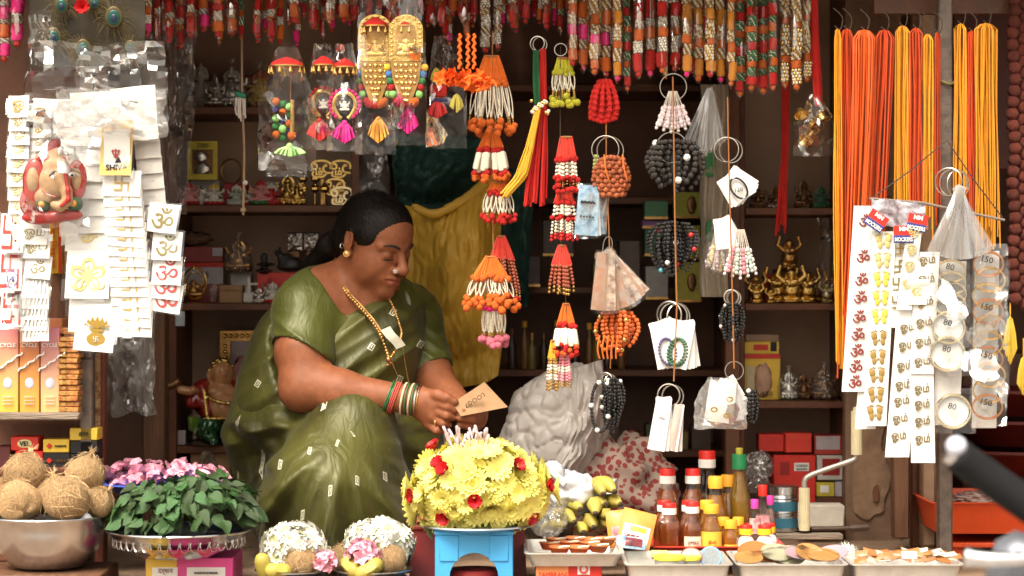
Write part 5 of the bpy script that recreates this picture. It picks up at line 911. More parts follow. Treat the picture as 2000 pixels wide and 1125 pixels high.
sub('raised_ingot', brz, lambda s: s.cap((.44, -.1, .68), (.62, -.1, .68), .045, .045, .02), .016); sub('raised_fan', brz, lambda s: s.cap((-.5, -.1, .7), (-.58, -.1, .66), .06, .05, .02), .016); sub('raised_hand', flesh_i, lambda s: s.cap((-.36, -.14, .6), (-.46, -.12, .62), .05, .05, .03), .016); sub('raised_hand', flesh_i, lambda s: (s.cap((.36, -.14, .44), (.52, -.12, .64), .035, .03, .02)), .016)
t = thing('gilt_picture', 'gilt carved picture frame with a deity print behind the statue', 'frame', P(470, 870, .66)); Yf_ = .66; cx = 505
for x0, x1, y0, y1 in ((430, 585, 646, 666), (430, 450, 666.5, 850)): panel(t, x0, x1, y0, y1, Yf_, gold_d, 'frame_bar', .012)
for i in range(16): MB().sph(P(440, 676 + 11 * i, Yf_ - .013), .006, 6, 5).build('carving', gold_i, t)
for i in range(13): MB().sph(P(440 + 11 * i, 656, Yf_ - .013), .006, 6, 5).build('carving', gold_i, t)
panel(t, 445, 580, 660, 850, Yf_ + .004, mat('violet_print', (.16, .1, .12), .35, var=.5, scale=14, col2=(.4, .25, .25), coat=.5), 'print', .004); lump('print_figure', '', '', 495, 740, 42, 50, .004, Yf_ - .001, pnk_i, 5, .3, 3, 24, 16, par=t)
tag(MB().lathe([(.001, 0), (.05, 0), (.058, .004), (.055, .005), (.001, .003)], Vector((P(405, 0, .5).x, .5, zD)), 32).build('steel_plate', steel), 'flat steel plate in front of the large statue', 'plate')
t = thing('glass_tumbler', 'glass tumbler with green liquid in front of the statue', 'glass', Vector((P(380, 0, .49).x, .49, zD + .03))); c = Vector((P(380, 0, .485).x, .485, zD + .006)); MB().lathe([(.016, 0), (.004, .004), (.004, .02), (.016, .03), (.019, .07)], c, 20).build('glass_wall', glass, t, smooth=60); MB().lathe([(.001, .024), (.014, .031), (.0175, .062), (.001, .062)], c, 18).build('green_liquid', mat('green_drink', (.13, .3, .03), .2), t, smooth=60)
for i, x in enumerate((408, 418)): lump('coral_piece', ('white coral-like flower beside the green glass', 'white coral-like ornament under the statue')[i], 'ornament', x - 4, 838 + 6 * i, 9, 18, .01, .49, wht_i, 3 + i, .7, 4, 20, 14)
t = carton('small_card_box', 'small pale printed box at the corner of the bottom shelf', 343, 362, 841, 869, .48, .02, MATS['lilac_card']); carton('note_card', 'small blue-grey note stuck under the third shelf', 342, 361, 608, 637, .455, .002, mat('blue_note', (.45, .5, .55), .5))
carton('cardboard_box', 'large brown cardboard box under the bottom shelf', 372, 450, 880, 960, .48, .1, cd)
tag(MB().tube(polyline([P(392, 935, .44), P(395, 900, .42), P(403, 885, .43), P(415, 900, .44), P(425, 935, .44)], 14), .008, 8).build('cane_handle', wood_gr), 'bent cane handle in front of the cardboard box', 'handle')
# right cabinet
Yr = .46; zE, zF, zG, zH = ZR
for x, h, Y, m, lab, rz in [(1475, 62, Yr, gold_d, 'golden laughing figure partly behind a smaller one by the post', .3), (1477, 40, Yr - .04, gold_i, 'small golden laughing figure at the shelf end', 0), (1505, 30, Yr - .03, gold_i, 'tiny golden laughing figure beside the red block', .2), (1519, 72, Yr + .01, gold_i, 'golden laughing figure with one arm raised high', -.2), (1545, 76, Yr - .02, gold_i, 'largest golden laughing figure in the row centre', 0), (1577, 70, Yr, gold_i, 'golden laughing figure to the side of the largest one', .1), (1592, 64, Yr + .03, gold_d, 'dull golden figure behind the row end', -.1), (1616, 44, Yr - .02, mat('bagged_gold', (.45, .35, .16), .3, .8), 'pale gold figure under the tall clear bag', 0)]: buddha(x, h, Y, zF, m, lab, rz)
t = buddha(1541, 66, Yr + .02, P(0, 525, Yr).z, gold_d, 'bronze laughing figure standing above the golden row', .2); carton('red_block', 'small red block behind the golden figures', 1493, 1510, 535, 591, Yr + .06, .04, red_p); carton('display_step', 'dark wooden step behind the golden figures', 1515, 1570, 526, 591, Yr + .035, .08, wood_dk)
tag(MB().grid(lambda u, v: P(1596 + 40 * u + 6 * math.sin(v * 5), 425 + 150 * v, .4 + .02 * math.sin(u * 5) + .008 * nz(u * 5, v * 12, 0)), 14, 40).build('clear_sleeve', film('sleeve', base=.05, edge=.5, bump=.9, milk=.03), smooth=180), 'long crinkled clear plastic sleeve beside the golden figures', 'plastic')
t = carton('statue_packet', 'yellow packaged stone idol with a hand-written price', 1454, 1524, 698, 781, Yr, .03, yel_p); panel(t, 1454, 1524, 692, 700, Yr, red_p, 'header', .003); panel(t, 1458, 1476, 715, 770, Yr, mat('pale_print', (.6, .5, .3), .6)); lump('relief', '', '', 1490, 742, 17, 32, .012, Yr - .002, mat('sandstone', (.5, .3, .2), .6), 5, .22, 3.5, 20, 16, par=t); letter('150', P(1500, 769, Yr - .014), .012, ink, t)
t = carton('flat_packet', 'flat yellow packet with red print above the packaged idol', 1454, 1522, 667, 692, Yr + .01, .012, yel_p); panel(t, 1472, 1500, 673, 684, Yr + .01, red_p); panel(t, 1505, 1517, 668, 686, Yr + .01, ink)
carton('flat_packet', 'clear-topped brown packet at the back of the idol shelf', 1456, 1522, 653, 667, Yr + .012, .01, mat('brown_packet', (.25, .16, .1), .3))
idol(1541, 56, Yr - .01, zG, (silv, silv, silv), 'silver deity figurine in a clear bag', True, sx=.75); idol(1570, 50, Yr + .02, zG, (brz, brz, brz), 'dark brown deity figurine between two bagged ones'); idol(1610, 62, Yr, zG, (brz, brz, brz), 'tall dark figurine in a clear bag at the shelf end', True)
idol(1480, 50, Yr + .05, zE, (brz, brz, brz), 'dark figurine on the upper shelf behind the bracelets', sx=.8); idol(1570, 58, Yr + .05, zE, (brz, brz, brz), 'dim bronze figurine on the upper shelf', sx=.8); idol(1604, 44, Yr + .02, zE, (grn_i, mat('dull_green', (.05, .13, .08), .5), grn_i), 'dim green figurine on the upper shelf'); idol(1515, 46, Yr + .05, zE, (silv, brz, brz), 'dim grey figurine beside the red cord')
Yc = .43
t = carton('red_carton', 'large red carton with a white label near the crank', 1511, 1593, 889, 992, Yc, .1, red_p); panel(t, 1551, 1580, 904, 920, Yc, w_paper, 'label'); letter('S & S BAZAAR', P(1565.5, 909.5, Yc - .0025), .0058, ink, t, wmax=.029); letter('MADE IN INDIA', P(1565.5, 916, Yc - .0025), .004, ink, t, wmax=.026); panel(t, 1524, 1542, 902, 928, Yc, mat('dark_red', (.3, .015, .012), .5), 'window')
carton('red_carton', 'red carton lid lying on top, nearest the bottles', 1482, 1531, 848, 882, Yc + .01, .06, mat('scarlet_card', (.55, .03, .02), .5)); carton('red_carton', 'tilted bright red carton in the middle of the top row', 1534, 1586, 846, 884, Yc, .06, mat('scarlet_card2', (.66, .05, .03), .5), rot=.08)
t = carton('red_carton', 'red carton with a white panel at the end of the top row', 1590, 1646, 850, 888, Yc + .02, .06, mat('dull_red_card', (.4, .04, .03), .5)); panel(t, 1594, 1640, 852, 878, Yc + .02, MATS['lilac_card'])
t = carton('window_carton', 'pale carton with a dark red window above the yellow box', 1596, 1650, 890, 938, Yc + .005, .07, MATS['grey_card']); panel(t, 1606, 1640, 896, 928, Yc + .005, MATS['dark_red'], 'window'); t = carton('yellow_carton', 'small yellow box beside the large red carton', 1594, 1630, 942, 970, Yc + .01, .06, mat('mustard_card', (.55, .45, .05), .5)); panel(t, 1602, 1619, 948, 962, Yc + .01, w_paper, 'label'); carton('grey_carton', 'small grey box at the shelf end behind the crank', 1631, 1650, 940, 970, Yc + .01, .06, MATS['lilac_card']); carton('shelf_riser', 'dark board under the small yellow box', 1592, 1651, 971, 991, Yc + .012, .08, wood_dk)
carton('white_block', 'long chipped off-white block on the floor behind the crank', 1556, 1650, 986, 1031, .25, .06, mat('chipped_white', (.62, .57, .48), .7, var=.1, bump=.2), bev=.004)
tag(MB().tube([P(1585, 1033, .1), P(1660, 1031, .1)], .005, 8).tube([P(1660, 1031, .1), P(1695, 1029, .1)], .009, 8).build('screwdriver', mat('tool_dark', (.12, .08, .06), .4, .4)), 'dark steel tool lying behind the crank handle', 'tool')
lump('clear_bag', 'clear bag of trinkets beside the red cartons', 'bag', 1482, 910, 28, 28, .03, .38, film('trinket_bag', base=.1, edge=.6, milk=.12, bump=.8), 5, .25, 3); lump('clear_bag', 'flat clear bag behind the orange drink bottle', 'bag', 1478, 945, 26, 18, .03, .36, MATS['trinket_bag'], 8, .25, 3); tag(MB().box(P(1555, 1047, -.02), (.2, .04, .012), r=.002).build('floor_board', wood_gr), 'pale worn floor board behind the red bottle tray', 'board'); 
# middle dark unit
Ym = .86; zs = ZM
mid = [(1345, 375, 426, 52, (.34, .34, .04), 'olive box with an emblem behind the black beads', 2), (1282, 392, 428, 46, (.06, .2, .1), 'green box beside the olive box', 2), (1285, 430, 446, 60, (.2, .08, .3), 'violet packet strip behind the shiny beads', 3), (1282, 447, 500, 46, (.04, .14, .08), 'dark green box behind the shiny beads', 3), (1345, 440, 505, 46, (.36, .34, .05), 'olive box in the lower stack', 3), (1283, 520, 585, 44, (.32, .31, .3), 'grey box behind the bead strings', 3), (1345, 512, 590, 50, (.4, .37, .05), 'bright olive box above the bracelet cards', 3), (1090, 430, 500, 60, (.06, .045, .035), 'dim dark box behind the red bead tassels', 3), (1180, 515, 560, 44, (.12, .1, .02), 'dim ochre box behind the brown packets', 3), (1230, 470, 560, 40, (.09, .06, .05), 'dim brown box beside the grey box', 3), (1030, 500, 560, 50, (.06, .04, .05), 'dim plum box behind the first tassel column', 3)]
for x, y0, y1, w, c_, lab, s_ in mid:
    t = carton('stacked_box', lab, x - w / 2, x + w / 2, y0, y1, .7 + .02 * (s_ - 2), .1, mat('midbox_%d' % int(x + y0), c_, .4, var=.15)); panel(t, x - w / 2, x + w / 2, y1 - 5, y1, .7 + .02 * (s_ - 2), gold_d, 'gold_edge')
    if c_[0] > .3 and c_[2] < .1: lump('emblem', '', '', x + 6, (y0 + y1) / 2, 9, 17, .003, .7 + .02 * (s_ - 2) - .001, brz, 4, .3, 4, 14, 10, par=t)
for i in range(11):
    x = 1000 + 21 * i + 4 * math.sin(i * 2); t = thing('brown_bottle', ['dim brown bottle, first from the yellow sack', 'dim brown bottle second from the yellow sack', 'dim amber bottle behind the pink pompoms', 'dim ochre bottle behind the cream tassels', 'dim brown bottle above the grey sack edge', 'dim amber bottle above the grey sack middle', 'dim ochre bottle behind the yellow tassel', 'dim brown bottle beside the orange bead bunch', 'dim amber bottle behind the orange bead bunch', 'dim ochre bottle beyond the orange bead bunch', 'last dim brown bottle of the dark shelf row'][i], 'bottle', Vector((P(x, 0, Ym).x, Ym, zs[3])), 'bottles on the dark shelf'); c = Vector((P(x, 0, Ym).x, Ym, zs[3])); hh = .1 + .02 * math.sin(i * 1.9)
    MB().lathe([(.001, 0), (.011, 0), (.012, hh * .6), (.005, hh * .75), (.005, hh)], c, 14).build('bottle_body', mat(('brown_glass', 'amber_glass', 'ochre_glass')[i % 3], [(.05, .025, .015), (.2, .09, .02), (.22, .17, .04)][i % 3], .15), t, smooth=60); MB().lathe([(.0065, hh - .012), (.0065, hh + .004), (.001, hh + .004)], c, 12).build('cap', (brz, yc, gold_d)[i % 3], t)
for i in range(9):
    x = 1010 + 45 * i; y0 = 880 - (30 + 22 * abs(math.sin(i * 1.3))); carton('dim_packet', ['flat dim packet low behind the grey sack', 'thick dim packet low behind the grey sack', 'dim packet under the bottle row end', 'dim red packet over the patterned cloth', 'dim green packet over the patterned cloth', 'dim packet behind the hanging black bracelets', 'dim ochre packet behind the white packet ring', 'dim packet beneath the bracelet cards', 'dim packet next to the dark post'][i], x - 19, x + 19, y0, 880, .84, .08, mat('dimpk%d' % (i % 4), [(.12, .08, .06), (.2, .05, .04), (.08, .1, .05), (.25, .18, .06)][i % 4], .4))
# sacks and bags behind her
ochre = mat('ochre_poly_sack', (.56, .33, .04), .45, var=.15, scale=5, bump=.25, bscale=12); ys_ = thing('hanging_sack', 'tall ochre yellow plastic sack hanging behind the woman', 'sack', P(890, 750, .33))
def drape(par, nm, top, bot, Y, m, folds, amp, sd, nu=90, nv=70):
    def f(u, v):
        xt, yt = np.interp(u, [q[0] for q in top], [q[1] for q in top]), np.interp(u, [q[0] for q in top], [q[2] for q in top]); xb, yb = np.interp(u, [q[0] for q in bot], [q[1] for q in bot]), np.interp(u, [q[0] for q in bot], [q[2] for q in bot])
        d = amp * (math.sin(u * folds + 1.3 * math.sin(v * 3 + sd)) * .5 + .9 * nz(u * 3 + sd, v * 2.5, 0) - 1.1 * abs(nz(u * 7 + v * 2, v * 5 + sd, 4)) - .5 * abs(nz(u * 16, v * 12 + sd, 2))) - .12 * math.sin(PI * u) * math.sin(PI * min(1, v + .15)) * (amp > .02)
        return P(xt + (xb - xt) * v + 4 * nz(v * 6, u * 3, sd), yt + (yb - yt) * v + 5 * nz(u * 5, v * 3, sd), Y) + Vector((0, d, 0))
    return MB().slab(f, nu, nv, .003).build(nm, m, par, smooth=50)
drape(ys_, 'sack_sheet', [(0, 790, 400), (.25, 845, 418), (.5, 890, 398), (.8, 945, 360), (1, 975, 330)], [(0, 800, 770), (.3, 860, 765), (.6, 930, 752), (.85, 972, 735), (1, 985, 640)], .33, ochre, 6, .022, 2)
MB().tube(polyline([P(960, 345, .3), P(925, 378, .27), P(880, 405, .25), P(845, 418, .25), P(805, 402, .26)], 18), [.012, .016, .016, .014, .015, .013, .014, .012, .013, .011, .012, .01, .012, .012, .01, .01, .01, .006], 7).build('gathered_hem', ochre, ys_, smooth=180)
grc = mat('bottle_green_cloth', (.018, .06, .05), .6, var=.3, bump=.3, bscale=20)
t = thing('cloth_bag', 'dark green cloth hanging above the ochre sack', 'cloth', P(860, 280, .45)); drape(t, 'cloth_sheet', [(0, 762, 268), (1, 955, 268)], [(0, 775, 400), (.4, 830, 425), (.7, 890, 410), (1, 965, 370)], .46, grc, 8, .03, 5, 50, 40)
t = thing('cloth_bag', 'second dark green cloth behind the bead tassels', 'cloth', P(985, 360, .6)); drape(t, 'cloth_sheet', [(0, 930, 330), (1, 1045, 330)], [(0, 940, 620), (1, 1030, 600)], .6, grc, 10, .03, 8, 40, 50)
ptn = bpy.data.materials.new('patterned_cloth'); ptn.use_nodes = True; _n = ptn.node_tree.nodes; _l = ptn.node_tree.links; _v = _n.new('ShaderNodeTexVoronoi'); _v.inputs['Scale'].default_value = 62; _tc = _n.new('ShaderNodeTexCoord'); _l.new(_tc.outputs['Object'], _v.inputs['Vector']); _r = _n.new('ShaderNodeValToRGB'); _r.color_ramp.elements[0].position = .42; _r.color_ramp.elements[0].color = (.24, .035, .03, 1); _r.color_ramp.elements[1].position = .5; _r.color_ramp.elements[1].color = (.36, .27, .22, 1); _l.new(_v.outputs['Distance'], _r.inputs[0]); _l.new(_r.outputs[0], _n['Principled BSDF'].inputs['Base Color']); _n['Principled BSDF'].inputs['Roughness'].default_value = .8
lump('cloth_bundle', 'bundle of red and beige patterned cloth behind the bananas', 'cloth', 1210, 960, 104, 100, .12, .14, ptn, 4, .34, 2.4)
cb = thing('carrier_bag', 'long off-white carrier bag with green print beside the dark post', 'bag', P(1397, 580, .3)); MB().slab(lambda u, v: P(1368 + 54 * u + 6 * nz(v * 5, u, 0), 165 + 415 * v, .31 - .02 * math.sin(PI * u) + .008 * math.sin(u * 20 + 3 * v)), 14, 24, .02).build('bag_body', mat('cream_poly', (.42, .36, .28), .6, var=.1), cb, smooth=60); panel(cb, 1378, 1398, 296, 345, .286, mat('green_print', (.03, .2, .05), .5)); letter('ville', P(1388, 332, .284), .016, MATS['cream_poly'], cb, wmax=.02); lump('green_leaf_print', '', '', 1388, 450, 9, 22, .002, .287, MATS['green_print'], 2, .2, 3, 14, 10, par=cb)
# ---------------------------------------------------------------- hanging goods in the middle
YH = -.22
wire = mat('steel_ring', (.45, .42, .37), .3, .9); cordm = mat('brown_cord', (.32, .13, .045), .85); darkcord = mat('dark_cord', (.06, .04, .03), .85)
def cm(n, c, r=.5, **k): return mat(n, c, r, **k)
T_or = cm('thread_orange', (.72, .16, .02), .75); T_rd = cm('thread_red', (.55, .02, .015), .75); T_cr = cm('thread_coral', (.68, .06, .04), .7); T_yl = cm('thread_yellow', (.75, .42, .04), .75); T_lm = cm('thread_lime', (.5, .48, .04), .75); T_gn = cm('thread_green', (.015, .1, .035), .75); T_mg = cm('thread_magenta', (.72, .015, .2), .75)
B_w = cm('bead_cream', (.75, .68, .55), .3, coat=.3); B_g = cm('bead_gold', (.65, .42, .14), .25, metal=.9); B_br = cm('bead_brown', (.3, .07, .035), .3, coat=.4); B_bk = cm('bead_black', (.012, .011, .011), .18, coat=.6); B_rd = cm('bead_red', (.5, .02, .02), .3, coat=.3); B_pk = cm('bead_pink', (.7, .25, .3), .35); B_or = cm('bead_orange', (.62, .13, .03), .35); B_mt = cm('bead_matt_black', (.03, .025, .023), .5); B_cl = cm('bead_crystal', (.72, .66, .64), .12, coat=.6, rnd=.15); B_rs = cm('rose_crystal', (.65, .5, .52), .15, coat=.5)
P_or = cm('pom_orange', (.75, .15, .02), .95, bump=.6, bscale=900); P_rd = cm('pom_red', (.6, .02, .015), .95, bump=.6, bscale=900); P_yl = cm('pom_lime', (.55, .52, .04), .95, bump=.6, bscale=900); P_pk = cm('pom_pink', (.75, .2, .28), .95, bump=.6, bscale=900); P_ng = cm('pom_green', (.03, .2, .05), .95); P_mg = cm('pom_magenta', (.7, .02, .18), .95)
_PM = {}
def pom_mesh(m):
    if m.name not in _PM:
        mb = MB(); V, F = sph_data(10, 8); mb.add([Vector(p) * (1 + .16 * nz(p[0] * 4, p[1] * 4, p[2] * 4)) for p in V], F); _PM[m.name] = mb.mesh('pompom', m, 180)
    return _PM[m.name]
def ring_(lab, x, y, rpx, Y=YH, n=1, r=.0013, par=None):
    t = par or thing('key_ring', lab, 'ring', P(x, y, Y))
    for i in range(n): MB().ring(P(x + (i - (n - 1) / 2) * rpx * .35, y + 2 * i, Y + .004 * i), rpx * K(Y), r, rot=RZ(.5 * (i - (n - 1) / 2)), n=30, k=5).build('wire_ring', wire, t)
    return t
def cord(lab, pts, Y=YH, r=.0013, m=None, nm='cord'): return tag(MB().tube([P(x, y, Y) for x, y in pts], r, 5).build(nm, m or cordm), lab, 'cord')
def bunch(lab, x, y0, y1, w0, w1, secs, n=9, Y=YH, nm='bead_tassel', dep=.5, skew=0, sd=0, cat='tassel'):
    """strands fanning from a tie; secs: (from, to, kind, material, size px)"""
    r_ = random.Random(sd + int(x * 7 + y0)); k = K(Y); t = thing(nm, lab, cat, P(x, y0, Y))
    MB().tube([P(x - w0 * .4, y0 + 2, Y), P(x + w0 * .4, y0 + 2, Y)], .003, 6).build('tie', cordm, t)
    n = int(n * 1.5)
    for i in range(n):
        front = i % 2; f = ((i + .5) / n - .5); a = f * 2 + r_.uniform(-.1, .1); jit = r_.uniform(-.09, .09); L = r_.uniform(.93, 1.03)
        def pt(s):
            w = w0 + (w1 - w0) * (1 - max(0, 1 - s) ** 1.5); dy = (-.5 if front else .4) * math.sqrt(max(0, 1 - a * a * .9)) * w * dep * k * s; return P(x + (a * .5 + jit) * w + skew * s, y0 + (y1 - y0) * s * L, Y) + Vector((0, dy, 0))
        for (s0, s1, kind, m, sz) in secs:
            rr = sz * k / 2
            if kind == 't':
                o = MB()
                for q in (-1, 0, 1): o.tube([pt(s0 + (s1 - s0) * u) + Vector((q * rr * .8 * u, .3 * abs(q) * rr, 0)) for u in (0, .33, .66, 1)], rr * .34, 4, caps=False)
                o.build('thread', m, t)
            elif kind == 'b':
                o = MB(); p0, p1 = pt(s0), pt(s1); nb = max(2, int((p1 - p0).length / (rr * 1.85)))
                for j in range(nb): o.sph(pt(s0 + (s1 - s0) * (j + .5) / nb), rr, 7, 5)
                o.build('bead_string', m, t)
            elif kind == 'l':                                          # looped double string
                rr *= .56; o = MB(); nb = max(3, int((pt(s1) - pt(s0)).length / (rr * 1.8)))
                for j in range(nb):
                    for q in (-1, 1): u = (j + .5) / nb; o.sph(pt(s0 + (s1 - s0) * u) + Vector((q * rr * 3.2 * math.sin(PI * min(1, .25 + u * .75)), 0, 0)), rr, 6, 4)
                o.build('bead_string', m, t)
            elif kind == 'r':                                          # soft rolled yarn piece
                MB().tube([pt(s0), pt(s0 + (s1 - s0) * .1), pt((s0 + s1) / 2), pt(s1 - (s1 - s0) * .1), pt(s1)], [rr * .7, rr, rr * .95, rr, rr * .7], 8).build('yarn_roll', m, t)
            else:
                for q in range(int(kind[1:] or 1)): inst('pompom', pom_mesh(m), t, pt(r_.uniform(s0, s1)) + Vector((r_.uniform(-1, 1) * rr * .7, -rr * .3, 0)), None, rr * r_.uniform(.85, 1.1))
    return t
bagf = film('pouch_film', base=.03, edge=.4, rough=.06, milk=.01, bump=.85, bscale=24)
def pouch(par, x0, x1, y0, y1, Y, d=.02, neck=.35, m=None, sd=0, flare=0, nm='clear_bag'):
    k = K(Y)
    for sg in (-1, 1):
        def f(u, v): w = (neck + (1 - neck) * min(1, v * 2.2)); xx = (x0 + x1) / 2 + (u - .5) * (x1 - x0) * w; return P(xx + 3 * nz(v * 6 + sd, u * 3, 1), y0 + (y1 - y0) * v + 4 * nz(u * 4 + sd, 3, v), Y) + Vector((0, sg * d * math.sin(PI * u) ** .6 * math.sin(PI * min(.97, .1 + v * .9)) + .004 * nz(u * 7, v * 9 + sd, sg), 0))
        MB().grid(f, 14, 22).build(nm, m or bagf, par, smooth=180)
# first column: cream and orange tassels
cord('brown cord carrying the column of cream and orange tassels', [(962, 60), (960, 300), (965, 560), (966, 640)])
bunch('cream bead tassel with orange threads and pompoms, top of its column', 960, 108, 262, 26, 90, [(0, .34, 't', T_or, 9), (.33, .38, 'p1', P_or, 13), (.34, .8, 'l', B_w, 5), (.78, .9, 'b', B_g, 4), (.84, .98, 'p2', P_or, 14)], 12)
bunch('thick cream yarn tassel with red pompom rims, second in its column', 960, 252, 358, 20, 76, [(0, .36, 't', T_or, 9), (.38, .42, 'p1', P_rd, 12), (.44, .78, 'r', cm('yarn_cream', (.78, .74, .6), .9), 12), (.8, .86, 'p1', P_rd, 12), (.86, .98, 'p2', P_or, 11)], 9, sd=1)
bunch('small cream bead tassel with red tips, third in its column', 973, 355, 436, 22, 64, [(0, .25, 't', T_or, 9), (.25, .32, 'p1', P_rd, 10), (.3, .76, 'l', B_w, 5), (.75, .9, 'b', B_g, 4), (.82, 1, 'p2', P_rd, 10)], 11, sd=2)
bunch('red thread tassel with brown gold beads behind the orange one', 978, 460, 582, 14, 68, [(0, .4, 't', T_cr, 9), (.36, .9, 'b', B_br, 7), (.88, .98, 'b', B_g, 5), (.96, 1.02, 'p1', P_rd, 11)], 9, Y=YH + .03, sd=3)
bunch('wide orange thread and cream bead tassel with orange pompoms', 958, 500, 606, 16, 104, [(0, .4, 't', T_or, 11), (.38, .44, 'p1', P_or, 14), (.42, .74, 'l', B_w, 5.5), (.74, .82, 'p1', P_or, 12), (.84, 1, 'p2', P_or, 14)], 12, Y=YH - .02, sd=4)
bunch('cream bead tassel with pink pompoms at the bottom of its column', 966, 596, 676, 34, 52, [(0, .1, 'p1', P_mg, 10), (.08, .68, 'l', B_w, 5), (.68, .84, 'b', B_g, 4), (.8, 1, 'p2', P_pk, 14)], 10, sd=5)
# ring with green, red and yellow thread
t = thing('thread_hank', 'hank of dark red, green and yellow threads with a bead clasp on a wire ring', 'threads', P(1050, 95, YH)); ring_('', 1052, 85, 14, par=t, n=2)
def strands_(par, nm, m, paths, n, spread, Y, r=.0016, sd=0, seg=12, endj=10):
    r_ = random.Random(sd)
    for i in range(n):
        dx, dy_ = r_.uniform(-1, 1), r_.uniform(-1, 1); e = r_.uniform(-endj, endj); w = r_.uniform(0, 6); pts = []
        for j in range(seg + 1):
            u = j / seg; xs = np.interp(u, [p[0] for p in paths], [p[1] for p in paths]); ys = np.interp(u, [p[0] for p in paths], [p[2] for p in paths]); sp = np.interp(u, [p[0] for p in paths], [p[3] for p in paths]); pts.append(P(xs + dx * sp + .8 * math.sin(w + u * 9), ys + e * u, Y + dy_ * sp * .0006))
        MB().tube(pts, r, 4, caps=False).build(nm, m, par)
strands_(t, 'red_thread', T_rd, [(0, 1060, 95, 4), (.3, 1060, 200, 8), (.7, 1050, 330, 18), (1, 1046, 395, 22)], 34, 1, YH, .0019, 1)
strands_(t, 'green_thread', T_gn, [(0, 1046, 98, 4), (.6, 1048, 190, 5), (1, 1050, 205, 5)], 12, 1, YH - .012, .002, 2, 6, 3)
strands_(t, 'yellow_thread', T_yl, [(0, 1050, 210, 5), (.35, 1034, 290, 8), (.7, 1016, 345, 12), (1, 985, 380, 9)], 20, 1, YH - .02, .0017, 3, 12, 8)
for i in range(26): MB().sph(P(1038 + 34 * ((i * .618) % 1), 197 + 26 * ((i * .37) % 1), YH - .022), .0042, 6, 5).build('clasp_bead', (B_g, B_w)[i % 2], t)
# third column
cord('thin dark cord carrying the column of red and white tassels', [(1095, 90), (1094, 300), (1096, 480), (1108, 620), (1100, 690)], r=.001, m=darkcord)
ring_('thin wire ring above the lime tassel', 1095, 97, 12)
bunch('cream bead tassel with lime yarn and lime pompoms', 1100, 112, 210, 24, 54, [(0, .32, 't', T_lm, 9), (.28, .34, 'p1', P_yl, 10), (.32, .68, 'l', B_w, 5), (.66, .84, 'b', B_g, 4.5), (.8, .98, 'p2', P_yl, 13)], 9, sd=6)
bunch('coral thread and white pearl tassel with red rims', 1106, 266, 378, 26, 50, [(0, .4, 't', T_cr, 8), (.38, .44, 'p1', P_rd, 11), (.44, .72, 'b', B_w, 7), (.72, .78, 'p1', P_rd, 11), (.78, .88, 'b', B_g, 4), (.88, .98, 'p1', P_rd, 12)], 9, sd=7)
bunch('shorter red and white pearl tassel half behind the blue packets', 1102, 374, 470, 22, 44, [(0, .24, 't', T_cr, 8), (.2, .26, 'p1', P_rd, 10), (.26, .5, 'b', B_w, 7), (.5, .58, 'p1', P_rd, 9), (.58, .86, 'b', B_w, 6), (.86, 1, 'b', B_rd, 7)], 8, sd=8)
bunch('red thread tassel with red-brown beads ending in gold', 1098, 478, 576, 12, 44, [(0, .42, 't', T_cr, 8), (.4, .84, 'b', B_br, 7.5), (.84, 1, 'b', B_g, 6)], 9, sd=9)
bunch('tassel of thick cream yarn with red and orange pompoms', 1106, 592, 698, 12, 52, [(0, .42, 't', T_or, 7), (.38, .46, 'p1', P_rd, 11), (.46, .78, 'r', MATS['yarn_cream'], 11), (.76, .96, 'p2', P_rd, 10), (.8, .98, 'p1', P_or, 10)], 8, sd=10)
bunch('yellow, white and gold bead tassel at the column end', 1080, 664, 762, 8, 30, [(0, .36, 't', T_yl, 6), (.36, .48, 'b', B_g, 6), (.48, .8, 'b', B_w, 6), (.6, .66, 'b', B_g, 6), (.8, 1, 'b', B_g, 6)], 6, sd=11)
bunch('pink and white bead tassel beside the yellow one', 1104, 676, 758, 10, 28, [(0, .3, 't', T_mg, 5), (.2, .5, 'b', B_pk, 6), (.5, .64, 'b', B_w, 6), (.64, .86, 'b', B_pk, 6), (.86, 1, 'b', B_g, 5)], 6, sd=12)
# fourth column
cord('tan cord carrying the rudraksha beads and printed packets', [(1184, 230), (1184, 305), (1190, 470), (1196, 600), (1192, 720)])
t = thing('chilli_bunch', 'bunch of braided red thread ropes shaped like chillies', 'tassel', P(1182, 158, YH))
for i in range(8):
    a = (i - 3.5) / 3.5; pts = [P(1181 + a * 10, 158, YH), P(1180 + a * 20, 180, YH - .01 * (i % 2)), P(1180 + a * 26, 208, YH - .012 * (i % 2)), P(1178 + a * 24, 238 - 8 * abs(a), YH)]; mb = MB()
    for q in range(16): p = polyline(pts, 16)[q]; mb.sph(p, .0062 * (.75 + .25 * (q % 2)), 7, 5)
    mb.build('rope', P_rd, t)
ring_('pair of wire rings above the rudraksha beads', 1187, 292, 27, n=2)
rud = cm('rudraksha', (.33, .085, .03), .7, bump=.3, bscale=300, rnd=.25); RUD = MB().add([Vector(p) * (1 + .1 * math.cos(5 * math.atan2(p[1], p[0])) * (1 - p[2] ** 2) + .07 * nz(p[0] * 6, p[1] * 6, p[2] * 6)) for p in sph_data(12, 8)[0]], sph_data(12, 8)[1]).mesh('rudraksha_bead', rud, 180)
t = thing('rudraksha_bunch', 'cluster of brown rudraksha bead bracelets with orange thread', 'beads', P(1194, 305, YH)); r_ = random.Random(2)
for i in range(10):
    for j in range(9):
        a = (i - 4.5) / 4.5; u = j / 8; inst('rudraksha_bead', RUD, t, P(1194 + a * (22 + 12 * math.sin(PI * u * .9)) + r_.uniform(-1, 1), 308 + 9.2 * j + 4 * abs(a) * (1 - 2 * u) + r_.uniform(-2, 2), YH - .02 * math.sqrt(1 - a * a * .95) + .004 * ((i + j) % 2)), (r_.uniform(0, 6), r_.uniform(0, 6), 0), 5.6 * K(YH))
